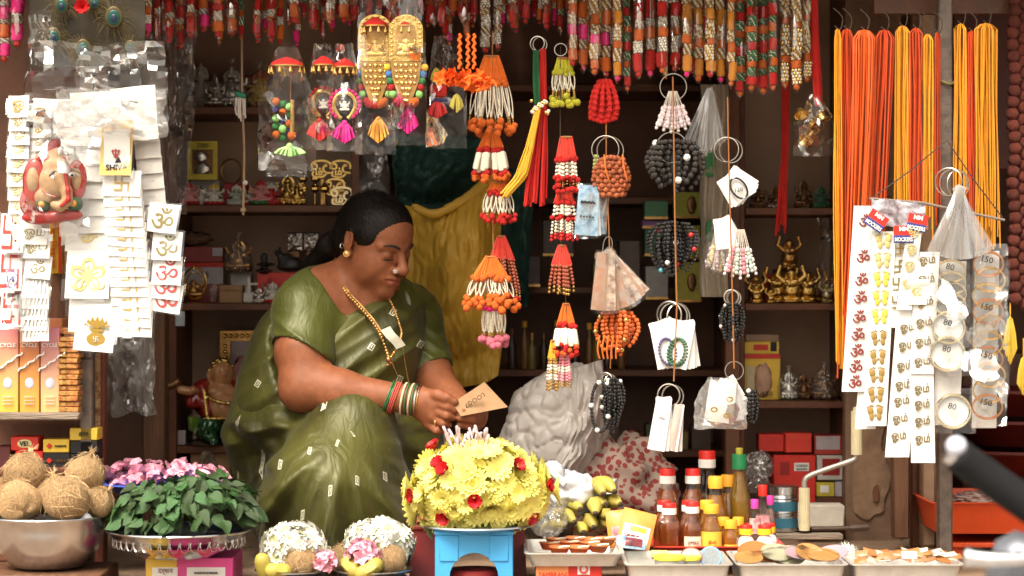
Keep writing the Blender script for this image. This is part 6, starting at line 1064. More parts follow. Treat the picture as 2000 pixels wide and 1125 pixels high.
for q in (1180, 1216): MB().tube(polyline([P(q, 302, YH - .03), P(q + 3, 330, YH - .038), P(q + 9, 352, YH - .034)], 8), .0016, 5).build('orange_thread', T_or, t)
bunch('pale green bead string beside the rudraksha cluster', 1164, 302, 358, 5, 10, [(0, 1, 'b', cm('bead_jade', (.45, .48, .15), .3), 8)], 3, Y=YH + .02, nm='bead_string_loop', cat='beads')
# packets hung on rings
def packets(lab, x, y, w, h, n, a0, a1, mats, Y=YH, bagm=None, nm='packet_fan', pivot=.06, part='packet', deco=None, th=.0025, cat='packets'):
    """flat packets fanned about a ring; turns each about its top edge"""
    k = K(Y); c = P(x, y, Y); t = thing(nm, lab, cat, c)
    for i in range(n):
        a = a0 + (a1 - a0) * (i / max(1, n - 1)) + .03 * math.sin(i * 5); M_ = RY(-a) @ RZ(.25 * math.sin(i * 2.1 + 1)); d = -.0032 * i * (1 if a1 >= a0 else 1)
        f = lambda u, v: c + Vector((0, d, 0)) + M_ @ Vector(((u - .5) * w * k * (.9 + .1 * v), -.004 * math.sin(PI * u) * math.sin(PI * v), -h * k * v + pivot * h * k))
        o = MB().slab(f, 5, 6, th).build(part, mats[i % len(mats)], t, smooth=50)
        if bagm: MB().grid(lambda u, v: f(u * 1.12 - .06, v * 1.1 - .04) + Vector((0, -.0022 - .002 * nz(u * 5 + i, v * 5, 2), 0)), 8, 8).build('clear_wrap', bagm, o, smooth=180)
        if deco: deco(t, o, c + Vector((0, d - .0052, 0)), M_, k, i, n)
    return t
wrap = film('card_wrap', base=.03, edge=.35, rough=.08, milk=.0, bump=.5, bscale=28)
blue_pk = cm('blue_packet', (.2, .45, .72), .3, var=.5, scale=60, col2=(.5, .66, .8), coat=.4); brn_pk = cm('brown_packet_print', (.32, .13, .06), .35, var=.6, scale=70, col2=(.7, .55, .45), coat=.4)
packets('blue and white printed sachets hanging beside the rudraksha', 1150, 368, 44, 98, 4, .12, -.1, [blue_pk, w_paper, blue_pk], bagm=wrap, deco=lambda t, o, c, M_, k, i, n: (letter('~~~~', c + M_ @ Vector((0, 0, -.03)), .006, ink, o, wmax=.03, M3=M_), letter('·····', c + M_ @ Vector((0, 0, -.06)), .003, ink, o, wmax=.03, M3=M_)) if i == n - 1 else None)
packets('brown and white sachets hanging just behind the blue ones', 1176, 362, 36, 100, 3, -.1, -.35, [brn_pk, w_paper], Y=YH + .02, bagm=wrap)
packets('fan of many brown and cream sachets on a wire', 1182, 500, 40, 112, 10, .75, -.12, [brn_pk, cm('cream_pk', (.66, .52, .42), .4, var=.4, scale=60, col2=(.4, .18, .1), coat=.4)], bagm=wrap, pivot=.05)
tag(MB().tube(polyline([P(1176, 500, YH), P(1180, 470, YH), P(1190, 462, YH), P(1196, 475, YH), P(1190, 505, YH)], 16), .0009, 5).build('hanger_wire', wire), 'thin wire loop holding the fan of brown sachets', 'wire')
# bead balls
def beadball(lab, x, y, rx, ry, bpx, m, Y=YH, acc=None, nm='bracelet_bunch', strings=9, sd=0, tails=None, dep=.03):
    r_ = random.Random(sd); k = K(Y); t = thing(nm, lab, 'bracelets', P(x, y - ry, Y))
    strings = int(strings * 1.5)
    for s in range(strings):
        a = (s + .5) / strings * 2 - 1 + r_.uniform(-.15, .15); a = max(-1, min(1, a)); mb = MB(); L = r_.uniform(.72, 1.04); sway = r_.uniform(-.25, .25); dz = r_.uniform(-.35, 1); nb = int(2 * ry * L * 1.1 / bpx); accs = []; thin = r_.uniform(.85, 1.12)
        for j in range(nb):
            u = (j + .5) / nb; p = P(x + rx * (a * (.35 + .65 * math.sin(PI * min(1, u * .8 + .12))) + sway * u * (1 - u)) + r_.uniform(-1.2, 1.2), y - ry * (1 - .1 * abs(a)) + 2 * ry * u * L * (1 - .15 * abs(a)), Y) + Vector((0, -dep * dz * math.sqrt(max(.05, 1 - a * a)) * math.sin(PI * (.15 + .75 * u)), 0))
            if acc and r_.random() < .03: accs.append(p)
            else: mb.sph(p, bpx * k * .53 * thin * r_.uniform(.9, 1.08), 7, 5)
        o = mb.build('bead_string', m, t)
        for p in accs: MB().sph(p + Vector((0, -.002, 0)), bpx * k * .62, 8, 6).build('accent_bead', acc[int(r_.random() * len(acc))], o)
    lump('inner_loops', '', '', x, y, rx * .6, ry * .6, dep * .35, Y + .015, m, sd, .1, 3, 20, 14, par=t)
    if tails:
        for i in range(5): MB().tube(polyline([P(x - rx * .8 + 9 * i, y + ry * .1, Y - .03), P(x - rx * .9 + 9 * i, y + ry * .7, Y - .03), P(x - rx * .8 + 8 * i, y + ry * 1.1, Y - .025)], 8), .0018, 5).build('thread', tails, t)
    return t
eye = cm('eye_bead', (.75, .74, .7), .2, coat=.5); turq = cm('bead_turquoise', (.1, .45, .5), .3)
beadball('ball of red-brown beads with gold dots and orange threads', 1205, 650, 42, 46, 9, B_or, acc=[B_g], strings=11, sd=1, tails=T_or)
for i in range(60): pass
beadball('loops of glossy black eye beads hanging below the red ball', 1196, 790, 24, 54, 8, B_bk, acc=[eye], strings=6, sd=2); t = thing('bracelet_loop', 'single black eye-bead bracelet hanging beside the black loops', 'bracelet', P(1168, 740, YH - .02)); mb = MB(); [mb.sph(P(1172 + 17 * math.cos(a), 795 + 48 * math.sin(a), YH - .02), .0042, 7, 5) for a in np.linspace(0, 2 * PI, 42)[:-1]]; mb.build('bead_loop', B_bk, t); [MB().sph(P(1172 + 17 * math.cos(a), 795 + 48 * math.sin(a), YH - .023), .0056, 8, 6).build('eye_bead', eye, t) for a in (.4, 1.9, 3.2, 4.6)]
ring_('oval wire rings above the black eye-bead loops', 1188, 742, 14, n=3)
# fifth column
cord('orange-brown cord of the fifth hanging column', [(1314, 150), (1316, 270), (1318, 420), (1322, 600), (1316, 745)], Y=YH - .03, r=.0017); ring_('wide wire ring above the crystal drops', 1315, 170, 26)
def drops(lab, x, y0, y1, w, n, Y=YH, mats=(B_cl, B_rs), sd=0):
    r_ = random.Random(sd); t = thing('crystal_drops', lab, 'tassel', P(x, y0, Y))
    for i in range(n):
        a = (i + .5) / n * 2 - 1; p0 = P(x + a * 8, y0, Y); p1 = P(x + a * w / 2, y1 - 10 * abs(a) - 8 * (i % 2), Y - .01 * (i % 2)); s = MB().tube([p0, p0.lerp(p1, .45)], .0012, 4).build('thread', cm('pale_thread', (.62, .55, .48), .7), t); mb = MB()
        for q in range(6): mb.sph(p0.lerp(p1, .45 + .1 * q + .03), (.0052, .0052, .0066) if q % 2 == 0 else .004, 7, 5)
        mb.build('crystal_string', mats[i % len(mats)], t)
    return t
drops('fan of lilac crystal drops below the top garlands', 1314, 178, 260, 72, 10); ring_('thin wire ring above the matt black beads', 1312, 288, 30)
beadball('large bunch of matt black bead bracelets', 1318, 325, 54, 55, 12, B_mt, acc=[eye], strings=11, sd=3, dep=.04); beadball('round bunch of shiny black bead bracelets with coloured beads', 1316, 485, 51, 55, 8.5, B_bk, acc=[turq, B_rd, eye], strings=14, sd=4, dep=.04)
ring_('three steel rings holding the bracelet cards', 1316, 615, 26, n=3, r=.002)
def brace(colr, accent):
    def f(t, o, c, M_, k, i, n):
        if i < n - 2: return
        mb = MB(); [mb.sph(c + M_ @ Vector((16 * k * math.cos(a), -.002, -56 * k + 26 * k * math.sin(a))), 3.3 * k, 7, 5) for a in np.linspace(0, 2 * PI, 25)[:-1]]; b_ = mb.build('bracelet', colr, o)
    return f
packets('white cards with violet bead bracelets on the ring', 1290, 632, 52, 92, 4, .42, .2, [w_paper], deco=brace(cm('violet_bead', (.12, .1, .22), .25, coat=.5), eye), cat='cards'); packets('white cards with green bead bracelets on the ring', 1332, 632, 54, 92, 6, .12, -.22, [w_paper], deco=brace(cm('jade_bead', (.06, .14, .08), .25, coat=.5), eye), cat='cards'); packets('brown-tinted cards between the bracelet cards', 1312, 640, 30, 82, 4, .22, .0, [cm('tan_card', (.5, .4, .34), .6)], Y=YH + .01, cat='cards')
ring_('two linked wire rings above the long white packets', 1310, 772, 22, n=2, r=.0018); packets('bundle of long plain white paper packets', 1296, 782, 34, 104, 6, .12, -.16, [w_paper, cm('white_poly2', (.75, .75, .77), .4)], cat='packets', deco=lambda t, o, c, M_, k, i, n: letter('ABCD', c + M_ @ Vector((0, 0, -.035)), .004, MATS['lilac_card'], o, M3=M_) if i == n - 1 else None); packets('narrow white packets at the edge of the long bundle', 1326, 795, 22, 92, 4, -.05, -.2, [w_paper, cm('edge_tan', (.55, .45, .4), .6)])
# sixth column
cord('orange cord of the column with the priced bracelet card', [(1421, 190), (1424, 340), (1430, 560), (1434, 720)], Y=YH - .03, r=.0016); ring_('two overlapping wire rings above the priced card', 1423, 292, 24, n=2)
packets('square white cards turned as diamonds with a black bracelet and price', 1422, 345, 58, 58, 5, .95, .55, [w_paper], deco=lambda t, o, c, M_, k, i, n: (MB().tube([c + M_ @ Vector((14 * k * math.cos(a) + 3 * k, -.003, -30 * k + 22 * k * math.sin(a))) for a in np.linspace(0, 2 * PI, 33)[:-1]], .0024, 6, True).build('bracelet', B_bk, o), letter('120', c + M_ @ Vector((2 * k, -.002, -32 * k)), .009, ink, o, M3=M_ @ RY(.45))) if i == n - 1 else None, cat='cards'); packets('white tags with green print behind the crystal strings', 1410, 430, 40, 60, 4, .5, .1, [w_paper], Y=YH + .01, cat='cards')
drops('crystal bead strings on pale threads beside the carrier bag', 1446, 448, 545, 70, 9, mats=(B_cl, B_pk, B_cl, cm('bead_mint', (.5, .62, .52), .2)), sd=2); drops('pastel bead strings inside the clear bag beside the crystal strings', 1404, 455, 530, 56, 8, Y=YH + .03, mats=(B_rs, cm('bead_yellow', (.7, .6, .3), .3), B_cl), sd=3)
lump('clear_pouch', 'clear plastic pouch around the pastel bead strings', 'bag', 1404, 492, 32, 46, .03, YH + .03, film_b, 3, .2, 3)
ring_('steel ring above the small black bracelets', 1431, 580, 14, n=2, r=.002); beadball('small bunch of black and silver bracelets', 1430, 632, 28, 42, 7, B_bk, acc=[eye, silver], strings=8, sd=5)
ring_('wire ring tied with orange cord above the white bag', 1434, 724, 18, n=1); t = packets('crumpled clear pouch with white cards and gold trinkets beside the post', 1412, 748, 58, 82, 3, .5, -.1, [w_paper, cm('white_poly2', (.75, .75, .77), .4)], nm='clear_pouch', part='card', cat='bag'); pouch(t, 1356, 1458, 738, 838, YH - .012, .03, .5, film('crumple_pouch', base=.12, edge=.5, milk=.22, bump=.8, bscale=30, rough=.1), 5); beadball('black eye-bead bracelets behind the white pouch', 1462, 795, 20, 36, 8, B_bk, Y=YH + .02, acc=[eye], strings=6, sd=6)
for i, (x, y) in enumerate(((1395, 800), (1420, 812), (1425, 780))): tag(MB().ring(P(x, y, YH - .037), .006, .002, n=14, k=5, sz=.7).build('trinket', B_g), ('gold trinket low on the white pouch', 'gold trinket at the pouch bottom', 'gold trinket high on the white pouch')[i], 'trinket')
t = thing('striped_sleeve', 'bunch of clear plastic sleeves hanging beside the matt black beads', 'plastic', P(1385, 165, YH + .06))
for i in range(9): MB().slab(lambda u, v: P(1384 + 8 * u + (-52 + 9 * i + 6 * u) * v, 165 + (140 - 22 * abs(i - 4) * .3) * v, YH + .06 + .004 * (i % 3) + .003 * math.sin(u * 9)), 5, 10, .0006).build('sleeve', film('sleeve_clear', base=.1, edge=.55, milk=.1, bump=.25, rough=.15, stretch=(4, 4, .4), bscale=20), t, smooth=180)
t = thing('red_cord_hank', 'long dangling bright red cords before the golden figures', 'cords', P(1532, 205, .2)); strands_(t, 'red_cord', T_rd, [(0, 1536, 120, 8), (.5, 1532, 320, 6), (1, 1525, 440, 12)], 8, 1, .2, .0026, 4, 8, 25); MB().tube([P(1530, 440, .21), P(1528, 478, .21)], .004, 6).build('dark_end', ink, t)
t = thing('red_cord_hank', 'red ropes hanging at the end of the top garlands', 'cords', P(1590, 0, -.2)); strands_(t, 'red_cord', T_rd, [(0, 1586, -30, 7), (1, 1598, 200, 6)], 9, 1, -.2, .0035, 5, 6, 8)
# bag of brass bells
t = thing('bell_bag', 'clear bag full of small brass bells', 'bag', P(1592, 180, -.22)); r_ = random.Random(4)
BELL = MB().lathe([(.001, 1), (.12, 1), (.2, .85), (.42, .7), (.5, .35), (.62, .1), (.78, 0), (.7, 0), (.5, .3), (.001, .6)], n=14).mesh('bell', B_g)
for i in range(13): inst('bell', BELL, t, P(1566 + 48 * ((i * .618) % 1), 225 + 62 * ((i * .377) % 1), -.22 + r_.uniform(-.012, .012)), (r_.uniform(-.8, .8), r_.uniform(-.8, .8), 0), .02)
pouch(t, 1550, 1630, 185, 305, -.22, .03, .3, sd=1)
# ornaments in bags
tas = {}
def tassel(par, x, y0, y1, w, m, Y, n=22, sd=0):
    r_ = random.Random(sd + int(x)); k = K(Y); mb = MB(); MB().sph(P(x, y0, Y), w * .12 * k, 8, 6).build('tassel_head', m, par)
    for i in range(n): a = r_.uniform(-1, 1); b_ = r_.uniform(-1, 1); e = P(x + a * w * .5, y1 - abs(a) * (y1 - y0) * .35, Y + b_ * w * .3 * k); mb.tube([P(x + a * 3, y0, Y), P(x + a * w * .35, (y0 * 1.4 + y1 * .6) / 2, Y + b_ * w * .2 * k), e], [.0022, .0024, .002], 4)
    mb.build('tassel_yarn', m, par)
Yo = -.3
def canopy(par, x, y, w):
    k = K(Yo); c = P(x, y, Yo); MB().lathe([(w * k * .5, 0), (w * k * .42, .008), (w * k * .2, .016), (.002, .02)], c, 20).build('dome', P_rd, par)
    for i in range(10): a = i * PI / 5; q = c + Vector((w * k * .48 * math.cos(a), w * k * .48 * math.sin(a), -.002)); MB().lathe([(.001, -.014), (.0042, -.011), (.0015, 0)], q, 8).build('drop', B_g, par); 
    MB().ring(c, w * k * .5, .002, rot=RX(PI / 2), n=24, k=5).build('gold_fringe', B_g, par)
poms = [P_or, P_ng, cm('pom_lime2', (.3, .7, .2), .95), cm('pom_navy', (.04, .03, .15), .95), P_rd, P_mg, cm('pom_yellow', (.8, .5, .05), .95), cm('pom_blue', (.05, .2, .5), .95)]
lime2 = cm('yarn_lime', (.42, .8, .25), .8); red2 = cm('yarn_red', (.7, .03, .03), .8); mag2 = cm('yarn_magenta', (.75, .02, .25), .8); org2 = cm('yarn_orange', (.75, .35, .05), .8)
t = thing('hanging_ornament', 'bagged ornament of coloured pompoms with a lime green tassel', 'ornament', P(565, 120, Yo)); canopy(t, 560, 130, 70)
for i in range(14): inst('pompom', pom_mesh(poms[i % 4]), t, P(552 + (i % 3 - 1) * 13, 198 + 5.4 * i, Yo + .01 * (i % 2)), None, .008)
MB().tube([P(571, 195, Yo - .012), P(570, 262, Yo - .012)], .0045, 8).build('bead_column', B_g, t); MB().tube([P(567, 120, Yo), P(568, 290, Yo)], .001, 5).build('string', cordm, t); tassel(t, 566, 286, 306, 62, lime2, Yo, 46); pouch(t, 504, 618, 92, 332, Yo, .03, .35, sd=2); inst('pompom', pom_mesh(P_or), t, P(570, 264, Yo - .01), None, .009)
for (x, xb, lab, mm, dy) in ((632, 615, 'bagged round gold pendant with a red bead rim and red tassel', red2, 0), (673, 673, 'bagged round gold pendant with a pink bead rim and magenta tassel', mag2, 4)):
    t = thing('hanging_ornament', lab, 'ornament', P(x, 110, Yo)); Yq = Yo + (.025 if dy == 0 else 0); canopy(t, x, 128 + dy, 46); k = K(Yq)
    MB().tube([P(x + 21 * math.sin(a) * (1 if abs(a) < 2.2 else .8), 200 + dy - 21 * math.cos(a) * 1.1 + (6 if abs(a) > 2.2 else 0), Yq) for a in np.linspace(-2.75, 2.75, 25)], .0042, 6).build('gold_arch', B_g, t); MB().lathe([(.001, 0), (.016, 0), (.016, .002), (.001, .003)], P(x, 203 + dy, Yq + .003), 20, rot=RX(PI / 2)).build('disc', black_s, t); inst('figure', _b2.mesh('figure', wht_i), t, P(x, 216 + dy, Yq - .001), None, (.024, .008, .028))
    for i in range(19): a = -2.5 + i * 5 / 18; MB().sph(P(x + 29 * math.sin(a), 200 + dy - 29 * math.cos(a), Yq), .0042, 7, 5).build('rim_bead', P_mg if dy else P_rd, t)
    tassel(t, (x + xb) / 2, 236 + dy, 276 + dy, 48, mm, Yq, 34); pouch(t, x - 36, x + 34, 85, 292 + dy, Yq, .025, .5, sd=x)
def arch_plaque(x, lab, mm, Yq, tz):
    t = thing('hanging_ornament', lab, 'ornament', P(x, 50, Yq)); k = K(Yq); w = 33
    pts = [(-w, 0), (-w, 62)] + [(-w * math.cos(a), 62 + w * .9 * math.sin(a)) for a in np.linspace(0, PI, 13)][1:-1] + [(w, 62), (w, 0)]
    MB().prism([(a * k, b * k) for a, b in pts], .006, Matrix.Translation(P(x, 120, Yq))).build('arch_plate', gold_i, t, smooth=0); ip = [(a * .62 * k, (b * .72 + 10) * k) for a, b in pts]; MB().prism(ip, .008, Matrix.Translation(P(x, 120, Yq))).build('inset', gold_d, t, smooth=0); inst('figure', IDOL.get(('figure', 'gilded')) or _b2.mesh('figure', gold_i), t, P(x, 116, Yq - .005), None, (.045, .012, .048))
    for i in range(22): a = i / 21; q = [(-w + 5, 4 + 60 * min(1, a * 3)) if a < .33 else ((w - 5), 4 + 60 * min(1, (1 - a) * 3)) if a > .67 else (-(w - 5) * math.cos((a - .33) / .34 * PI), 64 + (w - 6) * .9 * math.sin((a - .33) / .34 * PI))][0]; MB().sph(P(x + q[0], 120 - q[1], Yq - .004), .0028, 6, 5).build('stud', gold_i, t)
    MB().prism([(-30 * k, 0), (30 * k, 0), (26 * k, -35 * k), (9 * k, -82 * k), (0, -90 * k), (-9 * k, -82 * k), (-26 * k, -35 * k)], .007, Matrix.Translation(P(x, 121, Yq))).build('tapered_plate', gold_d, t, smooth=0)
    for r0 in range(7):
        for c0 in range(5 - (r0 > 3) * 2): ww = np.interp(r0, [0, 3, 6], [24, 20, 5]); MB().sph(P(x + (c0 - (4 - (r0 > 3) * 2) / 2) * ww / 2.4, 128 + 11.5 * r0, Yq - .005), .0034 if (r0 + c0) % 2 else .005, 6, 5).build('stud', gold_i, t)
    for i in range(10): s_ = -1 if i % 2 else 1; inst('pompom', pom_mesh(poms[[6, 7, 1, 4, 2][i // 2]]), t, P(x + s_ * (36 - 2.6 * (i // 2)), 132 + 13 * (i // 2), Yq + .003), None, .008)
    for a in np.linspace(-.9, .9, 7): inst('pompom', pom_mesh(P_or if a > 0 else P_rd), t, P(x + 18 * math.sin(a * 1.5), 196 + 9 * math.cos(a * 1.5), Yq), None, .0085)
    tassel(t, x + (6 if tz > 250 else 4), tz - 26, tz + 22, 40, mm, Yq, 34); canopy(t, x, 52, 52); pouch(t, x - 40, x + 40, -20, tz + 44, Yq, .03, .8, sd=x); return t
arch_plaque(733, 'bagged golden arch hanging with studs and an orange tassel', org2, Yo + .02, 258); t = arch_plaque(793, 'bagged brighter golden arch hanging with a magenta tassel', mag2, Yo - .02, 240); letter('120', P(775, 238, Yo - .052), .014, ink, t, rot=-.2)
t = thing('hanging_ornament', 'bagged red block tassel with yellow yarn behind the orange flowers', 'ornament', P(860, 90, Yo + .05)); Yq = Yo + .05; MB().box(P(856, 178, Yq), (.036, .012, .026), r=.004).build('red_block', P_rd, t); MB().box(P(858, 196, Yq), (.036, .012, .006), r=.002).build('band', MATS['pom_navy'], t); tassel(t, 853, 198, 232, 40, red2, Yq, 30); tassel(t, 892, 186, 220, 26, cm('yarn_mustard', (.6, .5, .08), .8), Yq, 24); tassel(t, 852, 135, 165, 24, MATS['yarn_mustard'], Yq, 18); pouch(t, 832, 912, 70, 290, Yq, .02, .6, sd=4)
flo = cm('neon_orange_felt', (.85, .13, .01), .85); FL = flower_mesh(6, 1, .36, .25, flo, 'felt_flower')
t = thing('felt_garland', 'bright neon orange felt flower garland looped on twisted cords', 'garland', P(905, 65, -.33)); r_ = random.Random(6)
for i in range(22): inst('felt_flower', FL, t, P(862 + 95 * (i / 21), 148 + 14 * (i / 21) + r_.uniform(-9, 9), -.33 + r_.uniform(-.012, .012)), (r_.uniform(.6, 2.2), r_.uniform(-.6, .6), r_.uniform(0, 6)), r_.uniform(.014, .02))
for i in range(3): MB().tube(polyline([P(890 + 30 * i, 165, -.34), P(925 + 12 * i, 148 + 6 * i, -.345), P(955 - 6 * i, 168, -.34), P(930, 178, -.34)], 14), .003, 6).build('loop', flo, t)
for x in (898, 914, 926): mb = MB(); [mb.sph(P(x + 2 * math.sin(j * 1.6), 68 + 3.4 * j, -.33), .0034, 6, 4) for j in range(20)]; mb.build('twisted_cord', flo, t)
# the long string with green knot
t = thing('pull_string', 'long twisted beige string with a green knot and frayed ends', 'string', P(474, 420, .0)); MB().tube(polyline([P(472, -30, 0), P(473, 180, 0), P(477, 300, 0), P(475, 420, 0)], 30), .0028, 6).build('string', cm('jute', (.36, .24, .15), .9), t); MB().box(P(470, 185, -.006), (.024, .01, .011), rot=RY(.3), r=.002).build('green_knot', cm('green_tape', (.02, .2, .12), .6), t)
for i in range(5): MB().tube(polyline([P(462 + 4 * i, 190, -.004), P(460 + 5 * i + 3 * math.sin(i * 3), 215, -.008), P(463 + 4 * i, 225 + 6 * (i % 3), -.006)], 8), .0022, 5).build('frayed_end', cm('white_yarn', (.62, .55, .5), .9), t)
MB().sph(P(475, 410, 0), .007, 8, 6).build('end_knot', MATS['jute'], t); MB().sph(P(479, 357, 0), .006, 8, 6).build('white_knot', MATS['white_yarn'], t)
for lab, x0, x1, y0, y1, Y, sd in (('grey clear bag hanging beside the woman\'s hair', 700, 762, 288, 405, .3, 6), ('clear empty bag under the lime tassel', 520, 600, 290, 345, -.2, 7)): t = thing('clear_pouch', lab, 'bag', P((x0 + x1) / 2, y0, Y)); pouch(t, x0, x1, y0, y1, Y, .02, .7, film('grey_pouch', base=.04, edge=.4, milk=.05, bump=.5, bscale=20), sd)
# garlands along the top, each in its clear sleeve
fab = {'o': P_or, 'r': P_rd, 'm': P_mg, 'y': cm('fab_marigold', (.75, .28, .03), .95, bump=.6, bscale=700)}
slv = film('garland_sleeve', base=.02, edge=.3, rough=.07, bump=.45, bscale=22, stretch=(2.5, 2.5, .7))
def ruffle(m, k_=0): return MB().lathe([(.55, 0), (.95, .08), (1, .25), (.92, .4), (1.02, .55), (.94, .72), (1, .88), (.55, 1)], n=14, wob=lambda a, i: 1 + .13 * math.sin(a * 5 + i * 2.1)).mesh('flower_roll', m, 180)
def bclus(m1, m2):
    mb = MB()
    for j in range(5):
        for i in range(7): a = i * 2 * PI / 7 + j * .45; mb.mt((i + j) % 2).sph((.72 * math.cos(a), .72 * math.sin(a), .1 + .2 * j), (.3, .3, .12), 6, 4)
    return mb.mt(0).sph((0, 0, .5), (.6, .6, .5), 8, 6).mesh('bead_roll', [m1, m2])
RUF = {a: ruffle(m) for a, m in fab.items()}; BC = {'g': bclus(B_g, B_w), 's': bclus(silver, B_w), 'd': bclus(B_g, B_rd), 'e': bclus(cm('foil_green', (.03, .2, .06), .4), silver)}
GL = 0
def garland(x, y1, w, seq, Y, lab, y0=-50, bag=True, tip='r', dx=0):
    k = K(Y); t = thing('flower_garland', lab, 'garland', P(x, y1, Y), 'bagged garlands along the top'); r = w * k * .4; rj = random.Random(int(x * 13)); tot = sum(l for _, l in seq); n = max(1, round((y1 - y0) / tot)); y = y1; i = 0
    while y > y0:
        c, l = seq[i % len(seq)]; l *= 1 + .25 * math.sin(i * 3.1 + x); me = RUF.get(c) or BC[c]; inst('flower_roll' if c in RUF else 'bead_roll', me, t, P(x + rj.uniform(-1.6, 1.6), y, Y), (rj.uniform(-.1, .1), rj.uniform(-.1, .1), i * 1.3), (r * rj.uniform(.8, 1.15), r * rj.uniform(.8, 1.15), l * k)); y -= l; i += 1
    inst('pompom', pom_mesh({'r': P_rd, 'o': P_or, 'm': P_mg, 'g': B_g}[tip]), t, P(x, y1 + 5, Y), None, r * .6)
    if bag: MB().lathe([(r * .25, P(0, y1 + 16, Y).z), (r * 1.12, P(0, y1 + 2, Y).z), (r * 1.2, P(0, (y1 * 2 + y0) / 3, Y).z), (r * 1.15, P(0, y0, Y).z)], (P(x, 0, Y).x, Y, 0), 12, wob=lambda a, j: 1 + .12 * math.sin(a * 3 + j * 2 + x)).build('clear_sleeve', slv, t, smooth=180)
    return t
A = [('o', 26), ('g', 24), ('m', 24), ('g', 16)]; B_ = [('r', 34), ('s', 26), ('o', 22), ('s', 18)]; C_ = [('y', 30), ('g', 24), ('o', 16), ('g', 30)]; D_ = [('r', 20), ('e', 16), ('o', 14), ('e', 18)]; E_ = [('g', 38), ('o', 14), ('g', 22)]
pl_ = ['nearest the dark red threads', 'beside the cream column', 'above the lime tassel', 'above the red ropes', 'behind the chilli ropes', 'ending lowest in orange', 'next to the orange-tipped one', 'with broad red rolls', 'above the crystal drops', 'with silver and red rolls', 'between two marigold ones', 'of marigold rolls', 'tilted beside the marigold ones', 'before the dark post', 'with short orange rolls', 'near the banded group', 'first of the green-banded group', 'second of the green-banded group', 'third of the green-banded group', 'fourth of the green-banded group', 'of gold beads', 'of gold beads at the red ropes']
for i, (x, y1, s, w) in enumerate([(1118, 118, A, 22), (1139, 128, A, 22), (1161, 135, A, 23), (1184, 140, A, 23), (1206, 148, C_, 22), (1225, 168, D_, 18), (1247, 140, B_, 23), (1270, 138, B_, 24), (1294, 132, B_, 24), (1318, 128, B_, 24), (1341, 140, C_, 22), (1364, 148, C_, 24), (1387, 140, C_, 23), (1408, 150, C_, 22), (1428, 158, C_, 20), (1445, 178, D_, 24), (1468, 166, D_, 25), (1491, 172, D_, 25), (1510, 166, D_, 20), (1533, 160, E_, 24), (1556, 165, E_, 25), (1576, 150, E_, 20)]): garland(x, y1, w, s, -.24 + .03 * ((i * 3) % 2), 'bagged bead and felt garland ' + pl_[i], tip='rmo'[i % 3] if i < 15 else 'o')
pl2 = ['at the corner above the sticker packs', 'second from the frame corner', 'beside the peacock feathers', 'second after the peacock feathers', 'third after the peacock feathers', 'fourth after the peacock feathers', 'above the crumpled grey bag', 'with broad orange end', 'with orange end beside the string', 'behind the long string', 'first above the lime tassel bag', 'second above the lime tassel bag', 'with orange roll above the pendants', 'above the red pendant', 'above the pink pendant', 'beside the golden arches', 'between the golden arches', 'after the golden arches', 'above the red block tassel', 'above the neon flowers', 'of silver beads above the cream tassels', 'second of silver beads', 'short one above the dark red threads', 'short one before the thread ring', 'above the lime ring', 'short one beside the arches', 'of crimson above the neon flowers', 'of crimson beside the silver beads']
F1 = [('m', 20), ('s', 14), ('o', 22), ('g', 12)]; F2 = [('r', 24), ('d', 14), ('s', 12)]; F3 = [('o', 28), ('s', 16), ('r', 18)]; F4 = [('s', 30), ('g', 12)]
for i, (x, y1, s, w) in enumerate([(8, 110, F1, 26), (34, 80, [('m', 30), ('s', 22)], 30), (288, 62, F1, 20), (308, 66, F2, 20), (330, 74, F2, 22), (352, 86, F2, 22), (372, 64, F2, 20), (398, 52, F1, 22), (426, 62, F3, 26), (452, 60, F3, 26), (502, 66, F2, 16), (530, 72, F2, 20), (575, 34, F3, 24), (612, 46, F2, 22), (645, 40, F3, 24), (690, 30, F2, 22), (672, 34, F3, 22), (842, 34, F2, 22), (862, 42, F2, 20), (885, 22, F3, 22), (948, 92, F4, 24), (972, 86, F4, 22), (1002, 44, F2, 22), (1026, 36, F2, 20), (1068, 46, F2, 22), (720, 22, F2, 22), (905, 34, F2, 20), (925, 30, F2, 20)]): garland(x, y1, w, s, (-.3 if i < 2 else -.16 + .03 * (i % 2)), 'bagged short garland ' + pl2[i])

r_ = random.Random(21); ords = ['first', 'second', 'third', 'fourth', 'fifth', 'sixth', 'seventh', 'eighth', 'ninth', 'tenth', 'eleventh', 'twelfth', 'thirteenth', 'fourteenth', 'fifteenth', 'sixteenth', 'seventeenth', 'eighteenth', 'nineteenth', 'twentieth']
for q, (xa, xb_, nm_) in enumerate(((284, 480, 'after the peacock feathers'), (492, 720, 'past the long string'), (730, 930, 'past the golden arches'), (935, 1112, 'near the cream tassels'))):
    n_ = 14
    for i in range(n_): x = xa + (xb_ - xa) * (i + .5) / n_ + r_.uniform(-4, 4); garland(x, r_.uniform(18, 82 if q < 3 else 60), r_.uniform(11, 17), (F1, F2, F3, D_)[(i * 3 + q) % 4], -.1 + .025 * (i % 3), 'thin rear-row garland, %s %s' % (ords[i], nm_), tip='rom'[i % 3], bag=i % 2 == 0)
for i in range(18): x = 1122 + 25.5 * i; garland(x, r_.uniform(95, 150), r_.uniform(11, 15), (A, B_, C_, D_, E_)[(i * 2) % 5], -.19 + .01 * (i % 2), 'thin garland in the second row, %s from the lime tassel' % ords[i], tip='rog'[i % 3], bag=False)
